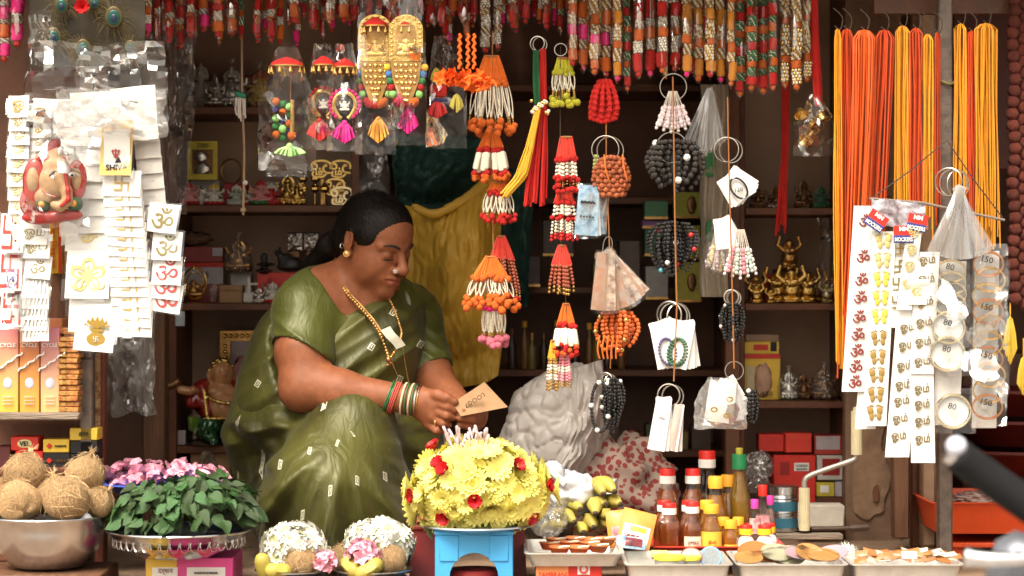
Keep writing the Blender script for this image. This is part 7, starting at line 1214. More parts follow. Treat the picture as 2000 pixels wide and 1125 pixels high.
# ---------------------------------------------------------------- sticker packs on the near post
YL = -.44
g_foil = cm('gold_foil_print', (.36, .23, .04), .4, metal=.25); olive_p = cm('olive_print', (.2, .16, .04), .5); pale_g = cm('pale_gold_print', (.6, .47, .18), .4, metal=.15); card_w = cm('white_card', (.76, .75, .72), .5, var=.03); red_g = cm('red_glitter', (.4, .03, .03), .5); wrap2 = film('pack_wrap', base=.03, edge=.3, rough=.08, bump=.45, bscale=22)
def strip(lab, cards, w, h, Y, motif, cm_=None, wrapm=wrap2, nm='sticker_strip', mh=.55, bend=.0012, cat='sticker packs', back=True):
    """cards: (x, y, turn, motif or None, material) from top to bottom; lower ones hang behind the ones above"""
    t = thing(nm, lab, cat, P(cards[0][0], cards[0][1], Y)); k = K(Y)
    for i, c_ in enumerate(cards):
        x, y, a = c_[:3]; mo = c_[3] if len(c_) > 3 else motif; mm = c_[4] if len(c_) > 4 else g_foil; M_ = RY(a) @ RX(-.22); c = P(x, y, Y + .0004 * i)
        f = lambda u, v: c + M_ @ Vector(((u - .5) * w * k, -bend * math.sin(PI * v) + .0015 * math.sin(u * 5 + i), (.5 - v) * h * k))
        o = MB().slab(f, 4, 4, .0012).build('card', cm_ or card_w, t, smooth=60)
        if mo: letter(mo, c + M_ @ Vector((0, -bend - .0009, 0)), h * mh * k, mm, o, wmax=w * .82 * k, M3=M_, name='motif', bold=.006, th=.0006)
        if wrapm: MB().grid(lambda u, v: f(u * 1.16 - .08, v * 1.12 - .06) + Vector((0, -.0022 + .0012 * nz(u * 4 + i, v * 4, x), 0)), 7, 7).build('clear_wrap', wrapm, o, smooth=180)
    return t
strip('column of small gold-lettered packs hung farthest from the mask', [(36 + 2 * math.sin(i), 208 + 27 * i, .03 * math.sin(i * 2), 'ஓ', g_foil if i < 3 else pale_g) for i in range(9)], 40, 44, YL, 'ஓ')
strip('short column of gold-lettered packs above the elephant mask', [(78, 222 + 26 * i, -.05, 'ஓ', g_foil) for i in range(5)], 44, 44, YL + .01, 'ஓ')
strip('bright white packs behind the elephant mask', [(150 + 4 * i, 250 + 34 * i, .04 * math.sin(i), 'ஓ' if i == 6 else None, pale_g) for i in range(7)], 92, 74, YL + .015, None)
strip('tall plain white strip with faint silver specks', [(282 + 3.2 * i, 232 + 30 * i, -.1, '✶ ✶', cm('silver_speck', (.6, .58, .55), .4, metal=.5)) for i in range(7)], 50, 36, YL + .03, '', cm_=cm('strip_white', (.66, .62, .58), .6), wrapm=None, mh=.14)
t = strip('yellow bordered card with a flame emblem and hand-written price', [(228, 288, .02, None)], 62, 112, YL - .012, None, cm_=cm('card_yellow', (.78, .5, .14), .5), cat='card', nm='printed_card'); k = K(YL)
panel(t, 203, 254, 252, 340, YL - .019, card_w); letter('SHIVA', P(228, 327, YL - .022), .012, ink, t, wmax=.048, bold=.02); letter('70', P(214, 241, YL - .0225), .008, ink, t); letter('♆', P(226, 300, YL - .022), .02, red_g, t, bold=.02); letter('▲', P(231, 312, YL - .0215), .012, ink, t)
strip('long fanned column of gold swastika sticker packs', [(238 + 1.6 * i, 358 + 19.6 * i, .03 - .05 * math.sin(i * .9), '卐', g_foil) for i in range(15)], 74, 52, YL - .01, '卐', mh=.62)
strip('column of om cards, two gold above three red', [(318, 426, .12, 'ॐ', olive_p), (326, 480, .06, 'ॐ', olive_p), (326, 528, .05, 'ॐ', red_g), (324, 556, .1, 'ॐ', red_g), (326, 582, .14, 'ॐ', red_g)], 58, 58, YL + .005, 'ॐ', mh=.72)
t = strip('large white pack with pale gold flower motif', [(172, 536, .02, '❀', pale_g), (178, 600, .0, None)], 86, 96, YL - .006, None, nm='sticker_pack', cat='sticker pack', mh=.7)
for x, y in ((150, 560), (194, 560), (150, 520), (194, 520)): letter('◡', P(x, y, YL - .0145), .012, pale_g, t, bold=.02)
strip('column of olive Tamil-lettered packs ending in grey packs', [(68, 455, .05, 'ஓம்', olive_p), (72, 482, .03, 'ஓம்', olive_p), (74, 522, .08, 'ॐ', olive_p)] + [(68 + 2 * math.sin(i * 2), 560 + 21 * i, .02 * math.sin(i * 3), '⋯⋯', MATS['silver_speck']) for i in range(5)], 52, 46, YL - .004, '', mh=.6, cm_=None)
t = strip('strip of white cards with bold red bracket shapes at the frame edge', [(24, 455, .02, '卐', red_p), (20, 530, .0, '卐', red_p), (24, 600, .02, '卐', red_p)], 46, 78, YL - .002, '卐', mh=.9); letter('14', P(21, 545, YL - .016), .013, cm('blue_pen', (.03, .06, .4), .6), t); MB().ring(P(21, 545, YL - .015), .013, .0007, n=24, k=4, sz=1.3).build('pen_circle', MATS['blue_pen'], t)
for x, y in ((30, 436), (30, 470), (26, 548), (28, 585), (26, 618)): MB().lathe([(.001, -.001), (.0025, -.001), (.0025, .001), (.001, .001)], P(x, y, YL - .013), 10, rot=RX(PI / 2)).build('eyelet', brz, t)
kc = strip('white card with a gold pot and leaf emblem, lowest of the packs', [(186, 648, .09, None)], 78, 78, YL - .016, None, nm='emblem_card', cat='card'); M_ = Matrix.Translation(P(187, 662, YL - .022)) @ RY(.09).to_4x4(); u_ = K(YL)
MB().prism([(16 * u_ * math.cos(a) * (1.15 if math.sin(a) < .5 else 1), 14 * u_ * math.sin(a)) for a in np.linspace(0, 2 * PI, 25)[:-1]], .001, M_).build('pot', g_foil, kc, smooth=0); MB().prism([(-11 * u_, 14 * u_), (11 * u_, 14 * u_), (13 * u_, 20 * u_), (-13 * u_, 20 * u_)], .0014, M_).build('pot_neck', g_foil, kc, smooth=0); letter('卐', P(187, 662, YL - .0245), .011, card_w, kc)
for a in (-1.2, -.8, -.4, 0, .4, .8, 1.2): MB().prism([(0, 20 * u_), (5 * u_ + 22 * u_ * math.sin(a), 20 * u_ + 14 * u_ * math.cos(a)), (26 * u_ * math.sin(a), 20 * u_ + 26 * u_ * math.cos(a)), (-5 * u_ + 22 * u_ * math.sin(a), 20 * u_ + 14 * u_ * math.cos(a))], .0012 + .0003 * abs(a), M_).build('leaf', g_foil, kc, smooth=0)
strip('plain white cards added under the crumpled bag to brighten it', [(105, 246, .05, None), (180, 232, -.04, None), (262, 222, -.1, None)], 88, 110, YL + .02, None, cm_=card_w, wrapm=None, nm='brightening_card', cat='cards')  # added white cards stand in for packs and glare behind the clear bag
# elephant-headed mask
mk = thing('elephant_mask', 'painted elephant-headed deity mask wrapped in clear plastic', 'mask', P(105, 440, YL - .03)); Ym_ = YL - .03; tanp = cm('painted_tan', (.4, .25, .13), .5, var=.25, scale=60); redg = cm('painted_red', (.32, .012, .01), .35, coat=.4); u_ = K(Ym_)
def relief(nm, m, prims, res=.0022):
    s = SDF(np.array(P(30, 445, Ym_)) - (.0, .05, .0), np.array(P(185, 255, Ym_)) + (0, .03, 0), res)
    for q in prims:
        if len(q) == 5: s.ell(P(q[0], q[1], Ym_), (q[2] * u_, q[4], q[3] * u_), k=.006)
        else: s.cap(P(q[0], q[1], Ym_ - q[6]), P(q[2], q[3], Ym_ - q[6]), q[4] * u_, q[5] * u_, .006)
    return s.build(nm, m, mk)
relief('face', tanp, [(108, 355, 34, 36, .022), (110, 325, 26, 24, .018), (108, 300, 16, 16, .014), (118, 345, 130, 375, 13, 11, .018), (130, 375, 132, 392, 11, 10, .02), (132, 392, 118, 404, 10, 9, .022), (118, 404, 106, 400, 9, 8, .022), (85, 385, 22, 20, .016)])
relief('ear', redg, [(68, 355, 24, 46, .012), (60, 395, 22, 30, .012)]); relief('ear', redg, [(150, 352, 20, 40, .012)]); relief('ear_lining', tanp, [(66, 352, 15, 30, .017)]); relief('ear_lining', tanp, [(151, 350, 12, 28, .016)]); relief('crown', redg, [(104, 292, 12, 22, .012), (104, 310, 34, 9, .012), (112, 278, 7, 12, .01)]); relief('trunk_stripe', redg, [(126, 330, 133, 372, 3.5, 4, .03), (133, 372, 134, 390, 4, 4, .032), (134, 390, 120, 402, 4, 4, .032)]); relief('lower_trim', redg, [(80, 425, 38, 14, .014), (130, 420, 32, 12, .012)])
for x, y in ((84, 400), (146, 398)): relief('flower_rim', cm('painted_green', (.03, .08, .03), .5), [(x, y, 16, 16, .018)]); relief('flower_heart', cm('painted_orange', (.7, .3, .05), .5), [(x, y, 10, 10, .022)])
for x, y, r in ((108, 346, 1), (140, 342, .7)): MB().sph(P(x, y, Ym_ - .021), (9 * u_ * r, .004, 4.5 * u_), 10, 8).build('eye', w_paper, mk); MB().sph(P(x + 1, y, Ym_ - .0245), (3.4 * u_, .002, 3.6 * u_), 8, 6).build('pupil', ink, mk); MB().tube(polyline([P(x - 13 * r, y - 1, Ym_ - .02), P(x, y - 11, Ym_ - .023), P(x + 14 * r, y - 5, Ym_ - .022)], 9), [.0005, .0015, .002, .0024, .0026, .0024, .002, .0014, .0005], 5).build('brow', ink, mk)
MB().tube(polyline([P(82, 372, Ym_ - .02), P(92, 380, Ym_ - .028), P(108, 384, Ym_ - .03)], 8), .0016, 5).build('tusk_line', redg, mk); pouch(mk, 38, 174, 262, 445, Ym_ - .004, .04, .3, sd=9)
# box with vertical lettering
t = carton('incense_box', 'yellow and red box with vertical lettering behind the packs', 96, 121, 424, 534, -.36, .03, cm('box_yellow', (.75, .5, .03), .4)); panel(t, 114, 121, 425, 533, -.36, red_p); letter('Mica Heaven', P(105, 478, -.363), .013, red_p, t, rot=PI / 2, wmax=.1); t = carton('wooden_ledge', 'short brown wooden ledge behind the sticker packs', 92, 158, 534, 640, -.33, .05, wood_br)
# peacock feathers
pf = thing('peacock_feathers', 'spread of peacock feathers with green eyes above the crumpled bag', 'feathers', P(165, 135, -.33)); barb = cm('feather_barb', (.12, .085, .03), .6, var=.4); r_ = random.Random(12)
MB().slab(lambda u, v: P(58 + 225 * u, -40 + 170 * v, -.375 + .01 * nz(u * 3, v * 3, 0)), 12, 10, .004).build('backing', cm('feather_ground', (.025, .017, .007), .7, var=.4, scale=30), pf)
teal_e = cm('eye_teal', (.004, .055, .045), .3, metal=.4); navy_e = cm('eye_navy', (.005, .01, .03), .3); brz_e = cm('eye_bronze', (.07, .05, .014), .35, metal=.4)
for fx, fy, s in ((222, 33, 1), (162, 95, .9), (104, 72, .9), (255, 95, .8), (120, 10, .8), (185, 5, .6)):
    mb = MB()
    for i in range(60): a = i / 60 * 2 * PI + r_.uniform(-.05, .05); L = r_.uniform(22, 48) * s; mb.tube([P(fx + 8 * s * math.cos(a), fy + 9 * s * math.sin(a), -.387), P(fx + .7 * L * math.cos(a), fy + .8 * L * math.sin(a), -.391), P(fx + L * math.cos(a) + 3, fy + L * math.sin(a) + 9, -.385)], .0006, 3, caps=False)
    f_ = mb.build('barb_fan', barb, pf); f_['kind'] = 'stuff'
    for q, (m, r0) in enumerate(((brz_e, 17), (teal_e, 12.5), (navy_e, 7))): MB().sph(P(fx, fy + 1.5 * q, -.393 - .001 * q), (r0 * s * K(-.3), .0018, r0 * 1.2 * s * K(-.3)), 16, 8).build('feather_eye', m, pf)
inst('rose', ROSE, thing('red_rose', 'red cloth rose pinned on the peacock feathers', 'flower', P(162, 14, -.4)), P(162, 14, -.4), (PI / 2, 0, 0), .02)
# crumpled plastics
def crumple(lab, x0, x1, y0, y1, Y, m, sd, amp=.02, n=34, fr=3, nm='crumpled_plastic', lean=0):
    def f(u, v):
        a = abs(nz(u * fr + sd, v * fr, 0)); b = abs(nz(u * fr * 2.3, v * fr * 2.3 + sd, 4)); return P(x0 + (x1 - x0) * u + lean * v + 10 * nz(v * 3, sd, u * 2), y0 + (y1 - y0) * v + 12 * nz(u * 3 + sd, v, 7), Y) + Vector((0, -amp * (1.6 * a + .8 * b) + .01 * math.sin(u * 5), 0))
    return tag(MB().grid(f, n, n).build(nm, m, smooth=14), lab, 'plastic')
crinkle = film('crinkled_clear', base=.08, edge=.5, rough=.08, milk=.03, bump=.75, bscale=17)
crumple('shiny crumpled clear bag over the peacock feathers', 55, 330, 85, 250, -.46, crinkle, 1, .055, 15, 2.6); crumple('upright twist of clear plastic beside the feathers', 60, 108, 20, 140, -.45, crinkle, 4, .04, 9); crumple('folded band of clear plastic over the white packs', 115, 328, 175, 268, -.478, film('bright_fold', base=.25, edge=.7, rough=.12, milk=.3, bump=.7, bscale=16), 7, .045, 14, 3)
greyp = film('grey_crinkle', base=.05, edge=.5, rough=.12, milk=.12, bump=.6, bscale=16); crumple('grey crumpled plastic hanging beside the shelf cabinet', 296, 392, 60, 420, -.1, greyp, 2, .06, 40, 4, lean=-25); crumple('dusty plastic sheets hanging behind the sticker packs', 205, 300, 560, 810, -.02, film('dusty_poly', base=.05, edge=.4, rough=.25, milk=.3, bump=.5), 5, .05, 30, 3, lean=10)
# incense cartons with graded print
def graded(name, z0, z1, c0, c1):
    m = mat(name, c0, .4, var=0); n = m.node_tree.nodes; l = m.node_tree.links; g = n.new('ShaderNodeNewGeometry'); s = n.new('ShaderNodeSeparateXYZ'); mr = n.new('ShaderNodeMapRange'); mx = n.new('ShaderNodeMixRGB'); l.new(g.outputs['Position'], s.inputs[0]); l.new(s.outputs[2], mr.inputs[0]); mr.inputs['From Min'].default_value = z0; mr.inputs['From Max'].default_value = z1; mx.inputs[1].default_value = (*c0, 1); mx.inputs[2].default_value = (*c1, 1); l.new(mr.outputs[0], mx.inputs[0]); l.new(mx.outputs[0], n['Principled BSDF'].inputs['Base Color']); return m
za, zb_ = P(0, 806, -.4).z, P(0, 640, -.4).z; gA = graded('sunset_print_a', za, zb_, (.66, .45, .06), (.62, .2, .22)); gB = graded('sunset_print_b', za, zb_, (.64, .34, .06), (.52, .14, .08)); gC = graded('sunset_print_c', za, zb_, (.66, .44, .16), (.6, .22, .3))
for i, (x0, x1, g_, lab) in enumerate(((-6, 36, gA, 'tall pink and yellow incense carton at the frame edge'), (38, 77, gB, 'tall orange incense carton between two pink ones'), (79, 116, gC, 'tall pink incense carton beside the red stack'))):
    t = carton('incense_carton', lab, x0, x1, 640, 806, -.4, .05, g_); letter('CYCLE', P((x0 + x1) / 2, 674, -.402), .008, w_paper, t, wmax=.032, bold=.015); MB().sph(P((x0 + x1) / 2, 748, -.4005), (.009, .001, .011), 14, 8).build('balloon_print', cm('balloon_blue', (.45, .5, .62), .5), t); letter('~~~', P((x0 + x1) / 2 + 4, 706, -.402), .006, w_paper, t, rot=-.6); [letter('······', P((x0 + x1) / 2, 775 + 7 * j, -.402), .0016, w_paper, t, wmax=.028) for j in range(3)]
sbox = cm('small_red_box', (.5, .05, .03), .4, var=.5, scale=120, col2=(.75, .4, .1), coat=.3)
words = ['lowest', 'second', 'third', 'fourth', 'fifth', 'sixth', 'seventh', 'eighth', 'ninth', 'tenth', 'eleventh', 'twelfth', 'thirteenth', 'fourteenth']
for i in range(14): y = 805 - 10.6 * i; t = carton('incense_stick_box', 'small red and gold box, %s from the bottom of the stack' % words[i], 114 + 2 * math.sin(i * 3), 153 + 2 * math.sin(i * 2), y - 9.6, y, -.4 + .004 * math.sin(i * 2), .07, sbox, rot=.06 * math.sin(i * 1.7)); panel(t, 121, 128, y - 7.5, y - 2.5, -.406, B_g, 'gold_seal', .001)
t = carton('incense_stick_box', 'orange topped box lying askew on the red stack', 90, 122, 622, 652, -.36, .04, cm('orange_box', (.7, .28, .12), .4), rot=-.2); carton('incense_stick_box', 'red box leaning on top of the stack', 116, 152, 640, 652, -.39, .05, sbox, rot=.3)
for x0, x1, y0, y1, m, txt, lab in ((21, 75, 853, 880, red_p, 'VEL', 'red box with a gold oval, upper of the pair'), (30, 83, 881, 914, red_p, 'VEL', 'red box with a gold oval, lower of the pair'), (84, 135, 858, 884, yel_p, '', 'yellow box with a red diamond on the lower shelf'), (84, 136, 885, 914, ink, '', 'black box with a red diamond on the lower shelf'), (136, 190, 836, 860, yel_p, 'gum', 'yellow box above the black boxes near the post'), (137, 190, 861, 886, ink, '', 'black box under the yellow one near the post'), (137, 190, 887, 914, ink, '', 'lowest black box near the post'), (-10, 20, 872, 914, cm('dark_maroon', (.1, .02, .02), .4), '', 'dark box at the frame edge of the lower shelf')):
    t = carton('incense_box', lab, x0, x1, y0, y1, -.36, .06, m)
    if txt == 'VEL': MB().sph(P((x0 + x1) / 2, (y0 + y1) / 2, -.3605), (.015, .001, .009), 18, 8).build('gold_oval', cm('oval_cream', (.7, .6, .3), .5), t); letter('VEL', P((x0 + x1) / 2, (y0 + y1) / 2, -.3625), .0095, ink, t, bold=.02)
    elif txt: letter(txt, P((x0 + x1) / 2, (y0 + y1) / 2, -.362), .008, ink, t)
    elif m in (yel_p, ink) and x0 < 100: letter('◆', P(x0 + 12, (y0 + y1) / 2, -.362), .012, red_p, t); letter('nature', P(x0 + 34, (y0 + y1) / 2, -.362), .005, B_g if m is ink else ink, t, wmax=.026)
tag(MB().slab(lambda u, v: P(186 + 10 * u, 690 + 240 * v, -.268 + .003 * math.sin(v * 40)), 2, 40, .001).build('sachet_strip', cm('sachet_strip_red', (.35, .07, .04), .35, var=.5, scale=90, col2=(.6, .4, .2))), 'long strip of tiny red sachets along the wooden post', 'strip')
# ---------------------------------------------------------------- far side: thread hanks, printed strips, bangles
YR = -.32
hank_o = cm('hank_orange', (.62, .085, .008), .7, rnd=.15); hank_r = cm('hank_red_orange', (.5, .055, .008), .7, rnd=.15); hank_y = cm('hank_amber', (.66, .26, .012), .7, rnd=.15)
def hank(lab, x0, x1, y0, y1, m, n, Y=YR, sd=0, xb=None, jag=30):
    r_ = random.Random(sd + int(x0)); t = thing('thread_hank', lab, 'threads', P((x0 + x1) / 2, y0, Y), 'thread hanks'); xb = xb or (x0, x1); xm = (x0 + x1) / 2
    MB().tube(polyline([P(xm - 8, y0 - 40, Y), P(xm + 9, y0 - 22, Y), P(xm + 5, y0 + 2, Y), P(xm - 6, y0 - 6, Y)], 14), .0013, 5).build('hook', darkcord, t)
    for i in range(n):
        u = min(1, max(0, (i + .5) / n + r_.uniform(-.4, .4) / n)); ye = y1 + r_.uniform(-jag, jag); ph = r_.uniform(0, 6); A_ = r_.uniform(.3, 2.4); dy = r_.uniform(-.014, .014); ub = min(1, max(0, u + r_.uniform(-.12, .12)))
        pts = [P(xm + (u - .5) * (x1 - x0) * .5, y0 + 7 * abs(u - .5), Y)] + [P((x0 + (x1 - x0) * u) * (1 - v ** 1.6) + (xb[0] + (xb[1] - xb[0]) * ub) * v ** 1.6 + A_ * math.sin(ph + v * 7), y0 + (ye - y0) * v, Y + dy) for v in (.03, .1, .2, .3, .4, .5, .6, .7, .8, .9, 1)]
        MB().tube(pts, .0017, 4, caps=False).build('strand', m, t)
    return t
hank('amber thread hank at the edge of the big orange group', 1629, 1643, 56, 700, hank_y, 9, xb=(1632, 1648)); hank('dark orange thread hank, first of the big group', 1640, 1668, 56, 690, hank_r, 17, xb=(1634, 1660), jag=50); hank('broad orange thread hank in the middle of the big group', 1664, 1712, 58, 660, hank_o, 28, xb=(1645, 1690), Y=YR - .02, jag=60); hank('orange thread hank looped beside the broad one', 1708, 1746, 58, 540, hank_r, 20, xb=(1680, 1715), jag=70)
hank('amber thread hank between the orange groups', 1748, 1777, 50, 470, hank_y, 17, xb=(1745, 1780)); hank('narrow orange thread hank beside the amber one', 1776, 1802, 54, 440, hank_r, 14); hank('thin pale amber thread hank beside the steel post', 1801, 1822, 66, 440, hank_y, 10, sd=3); hank('thin red-orange thread hank touching the steel post', 1825, 1836, 62, 420, hank_r, 5)
hank('amber thread hank just beyond the steel post', 1864, 1888, 46, 400, hank_y, 14, xb=(1862, 1890)); hank('orange thread hank beyond the steel post', 1886, 1910, 60, 420, hank_r, 12); hank('broad amber thread hank nearest the rudraksha curtain', 1904, 1948, 45, 470, hank_y, 26, xb=(1905, 1955))
for i, (a, b) in enumerate((((1848, 275), (1702, 388)), ((1850, 275), (1958, 425)))): cord(('dark string slanting down to the printed header', 'dark string slanting down to the bangle packs')[i], [a, ((a[0] + b[0]) / 2, (a[1] + b[1]) / 2 + 4), b], Y=-.4, r=.0014, m=darkcord)
tag(MB().tube([P(1698, 388, -.42), P(1800, 396, -.42), P(1962, 430, -.415)], .0028, 8).build('hanger_bar', cm('grey_bar', (.2, .16, .13), .6)), 'grey hanger bar holding the printed strips', 'bar')
YS = -.42
hd = cm('header_print', (.62, .05, .06), .35, var=.9, scale=34, col2=(.72, .74, .82), coat=.3)
t = thing('printed_header', 'crumpled red, white and blue printed header above the strips', 'header', P(1750, 390, YS)); MB().slab(lambda u, v: P(1702 + 105 * u, 388 + 8 * u + 52 * v + 6 * nz(u * 5, v * 3, 2), YS - .004 + .008 * nz(u * 6, v * 4, 0)), 16, 8, .001).build('sheet', hd, t, smooth=60)
for x, y, a in ((1765, 450, 0), (1793, 428, .2), (1716, 425, .6)): q = RY(a); c = P(x, y, YS - .014); MB().box(c, (.04, .001, .019), rot=q).build('red_panel', red_p, t); MB().box(c + q @ Vector((0, 0, -.0175)), (.04, .001, .015), rot=q).build('blue_panel', cm('navy_print', (.03, .05, .25), .4), t); letter('MOCKERS', c + q @ Vector((0, -.0016, -.018)), .0085, w_paper, t, M3=q, wmax=.036, bold=.02); letter('MM', c + q @ Vector((0, -.0016, .003)), .009, w_paper, t, M3=q, bold=.02)
def ribbon(lab, p0, p1, w, Y, motif, ys, mm, h, bold=.01, cmat=None, nm='printed_strip', wav=.003, rot=0, wm=.8):
    t = thing(nm, lab, 'strip', P(p0[0], p0[1], Y)); xat = lambda y: p0[0] + (p1[0] - p0[0]) * (y - p0[1]) / (p1[1] - p0[1]); a = math.atan2(p1[0] - p0[0], p1[1] - p0[1]); k = K(Y)
    MB().slab(lambda u, v: P(xat(p0[1] + (p1[1] - p0[1]) * v) + (u - .5) * w, p0[1] + (p1[1] - p0[1]) * v + (u - .5) * w * -math.tan(a) * 0, Y + wav * math.sin(v * 7 + p0[0]) - .002 * math.sin(PI * u)), 4, 24, .0008).build('paper', cmat or card_w, t, smooth=60)
    for i, y in enumerate(ys):
        v = (y - p0[1]) / (p1[1] - p0[1]); c = P(xat(y), y, Y + wav * math.sin(v * 7 + p0[0]) - .0036); m_ = mm(i) if callable(mm) else mm; M_ = RY(a * .8 + rot)
        if motif == 'feet':
            for s in (-1, 1):
                o = MB().sph(c + M_ @ Vector((s * 9 * k, 0, 4 * k)), (6.2 * k, .0012, 7.5 * k), 12, 6).sph(c + M_ @ Vector((s * 7.5 * k, 0, -8 * k)), (4.6 * k, .0011, 7 * k), 12, 6)
                for q in range(5): o.sph(c + M_ @ Vector((s * (3.5 + 3 * q) * k, 0, (14.5 - abs(q - 1) * 1.3) * k)), (1.7 * k, .001, 1.7 * k), 6, 4)
                o.build('footprint', m_, t)
            letter('卐', c + Vector((0, .0002, -4 * k)), 6 * k, m_, t, M3=M_, name='motif')
        else: letter(motif, c, h * k, m_, t, wmax=w * wm * k, M3=M_, name='motif', bold=bold)
    return t
ribbon('white strip with dark red om signs, partly behind orange threads', (1692, 402), (1668, 765), 48, YS + .012, 'ॐ', [430, 500, 545, 580, 618, 652, 684, 715, 745], cm('maroon_print', (.22, .025, .02), .5), 25, wm=.6)
ribbon('white strip with golden footprint pairs', (1727, 452), (1708, 832), 46, YS, 'feet', [470, 508, 545, 582, 618, 660, 697, 732, 770, 806], lambda i: pale_g if i < 2 else (cm('lemon_foil', (.72, .58, .08), .4, metal=.3) if i < 5 else cm('bronze_print', (.3, .19, .05), .5)), 26)
ribbon('short white strip with golden swastikas', (1759, 468), (1752, 640), 34, YS + .004, '卐', [485, 520, 555, 590], lambda i: g_foil if i < 1 else olive_p, 26); ribbon('narrow white strip in front of the swastika strip', (1788, 432), (1766, 605), 30, YS - .008, 'ஓ', [455, 488, 520, 555], pale_g, 20); ribbon('pale blank strip behind the footprint strip', (1700, 700), (1690, 838), 40, YS + .016, '', [], ink, 5)
tam = cm('tamil_print', (.15, .1, .018), .5); ribbon('long white strip of Tamil om signs hanging lowest', (1776, 600), (1752, 893), 47, YS + .003, 'ஓம்', [640, 675, 715, 752, 783, 818, 852], tam, 24, wm=.62); ribbon('white strip of Tamil om signs in front of the others', (1812, 492), (1800, 730), 47, YS - .005, 'ஓம்', [508, 545, 590, 630, 668, 706], tam, 24, wm=.66); ribbon('lower white strip of Tamil om signs beside the longest', (1800, 726), (1803, 904), 47, YS + .0, 'ஓம்', [760, 790, 823, 858], tam, 24, wm=.62); ribbon('small tilted white card of Tamil signs', (1795, 545), (1788, 595), 44, YS - .009, 'ஓ', [572], pale_g, 22)
t = packets('fan of clear sleeves on three wire rings', 1868, 368, 20, 142, 19, .5, -.47, [film('sleeve_fan', base=.1, edge=.5, rough=.12, milk=.14, bump=.3, stretch=(3, 3, .3), bscale=20), film('sleeve_fan2', base=.05, edge=.4, milk=.06, bump=.25, stretch=(3, 3, .3), bscale=20)], Y=-.43, pivot=.02, part='sleeve', th=.0008, nm='sleeve_fan', cat='sleeves'); ring_('three large thin wire rings holding the clear sleeves', 1862, 355, 27, Y=-.43, n=3)
ribbon('grey-white backing strip of the silver bangle packs', (1862, 510), (1848, 830), 52, YS + .012, '', [], ink, 5, cmat=MATS['strip_white']); ribbon('grey-white backing strip of the gold bangle packs', (1928, 490), (1922, 836), 48, YS + .012, '', [], ink, 5, cmat=MATS['strip_white'])
bw = film('bangle_wrap', base=.05, edge=.6, rough=.08, milk=.04, bump=.6, bscale=30)
def bpack(x, y, r, lab, txt, m, Y, white, sz=.92, tilt=0):
    k = K(Y); t = thing('bangle_pack', lab, 'bangle pack', P(x, y, Y), 'bangle packs on the strips'); M_ = RY(tilt)
    if white: MB().lathe([(.001, 0), (r * .9 * k, 0), (r * .9 * k, .001), (.001, .001)], P(x, y, Y + .003), 24, rot=RX(PI / 2)).build('white_disc', card_w, t)
    for q in range(3): MB().ring(P(x, y + q * 1.5, Y - .002 * q), r * k, .0016, rot=M_, n=36, k=5, sz=sz).build('bangle', m, t)
    MB().grid(lambda u, v: P(x, y, Y) + M_ @ Vector(((u - .5) * 2.5 * r * k, -.008 + .006 * nz(u * 4 + x, v * 4 + y, 0), (v - .5) * 2.6 * r * k)), 9, 9).build('clear_wrap', bw, t, smooth=180)
    if txt: letter(txt, P(x - 2, y - r * .25, Y - .011), 12 * k, ink, t, rot=.25, wmax=r * 1.2 * k)
la = ['silver bangle pack topmost on its strip', 'silver bangle pack second from the top', 'silver bangle pack third from the top', 'silver bangle pack fourth, above the plain discs', 'white disc bangle pack with price, upper', 'white disc bangle pack with price, middle', 'white disc bangle pack with price, hanging lowest']
for i, (x, y, r, tx) in enumerate(((1858, 528, 28, '80'), (1857, 552, 29, ''), (1858, 572, 29, ''), (1857, 594, 29, ''), (1853, 638, 32, '80'), (1851, 690, 34, '80'), (1862, 802, 34, '80'))): bpack(x, y, r, la[i], tx, cm('silver_gold_bangle', (.75, .65, .45), .22, metal=1), YS - .001 * i, i > 3, .75 if i < 4 else .95)
for i in range(10): bpack(1931 + 3 * math.sin(i * 2), 514 + 31 * i, 29, 'gold bangle pack, %s from the top of its strip' % (['first'] + words[1:])[i], '150' if i in (0, 3, 6, 9) else '', B_g if i % 3 else cm('copper_bangle', (.6, .24, .08), .3, metal=.9), YS - .0008 * i, False, .8, .05 * math.sin(i))
# rudraksha curtain and tassels
rc_ = thing('rudraksha_curtain', 'curtain of large red-brown rudraksha strings at the frame edge', 'beads', P(1990, -40, -.25)); RUD2 = RUD.copy(); RUD2.materials.clear(); RUD2.materials.append(cm('rudraksha_red', (.14, .028, .016), .6, bump=.6, bscale=200, rnd=.2))
for c0 in range(4):
    for j in range(28): inst('rudraksha_bead', RUD2, rc_, P(1980 + 19 * c0 + 3 * math.sin(j), -25 + 22.5 * j + 11 * (c0 % 2), -.25 + .008 * (c0 % 2)), (j, c0 * 2, 0), 13 * K(-.25))
for x, y0, y1, lab in ((1973, 622, 712, 'yellow silk tassel hanging from the rudraksha curtain'), (1999, 700, 772, 'yellow silk tassel cut by the frame edge')): t = thing('silk_tassel', lab, 'tassel', P(x, y0, -.25)); tassel(t, x, y0, y1, 26, cm('silk_yellow', (.72, .5, .06), .6), -.25, 40); MB().tube([P(x, y0 - 40, -.25), P(x, y0, -.25)], .0015, 5).build('string', T_yl, t)
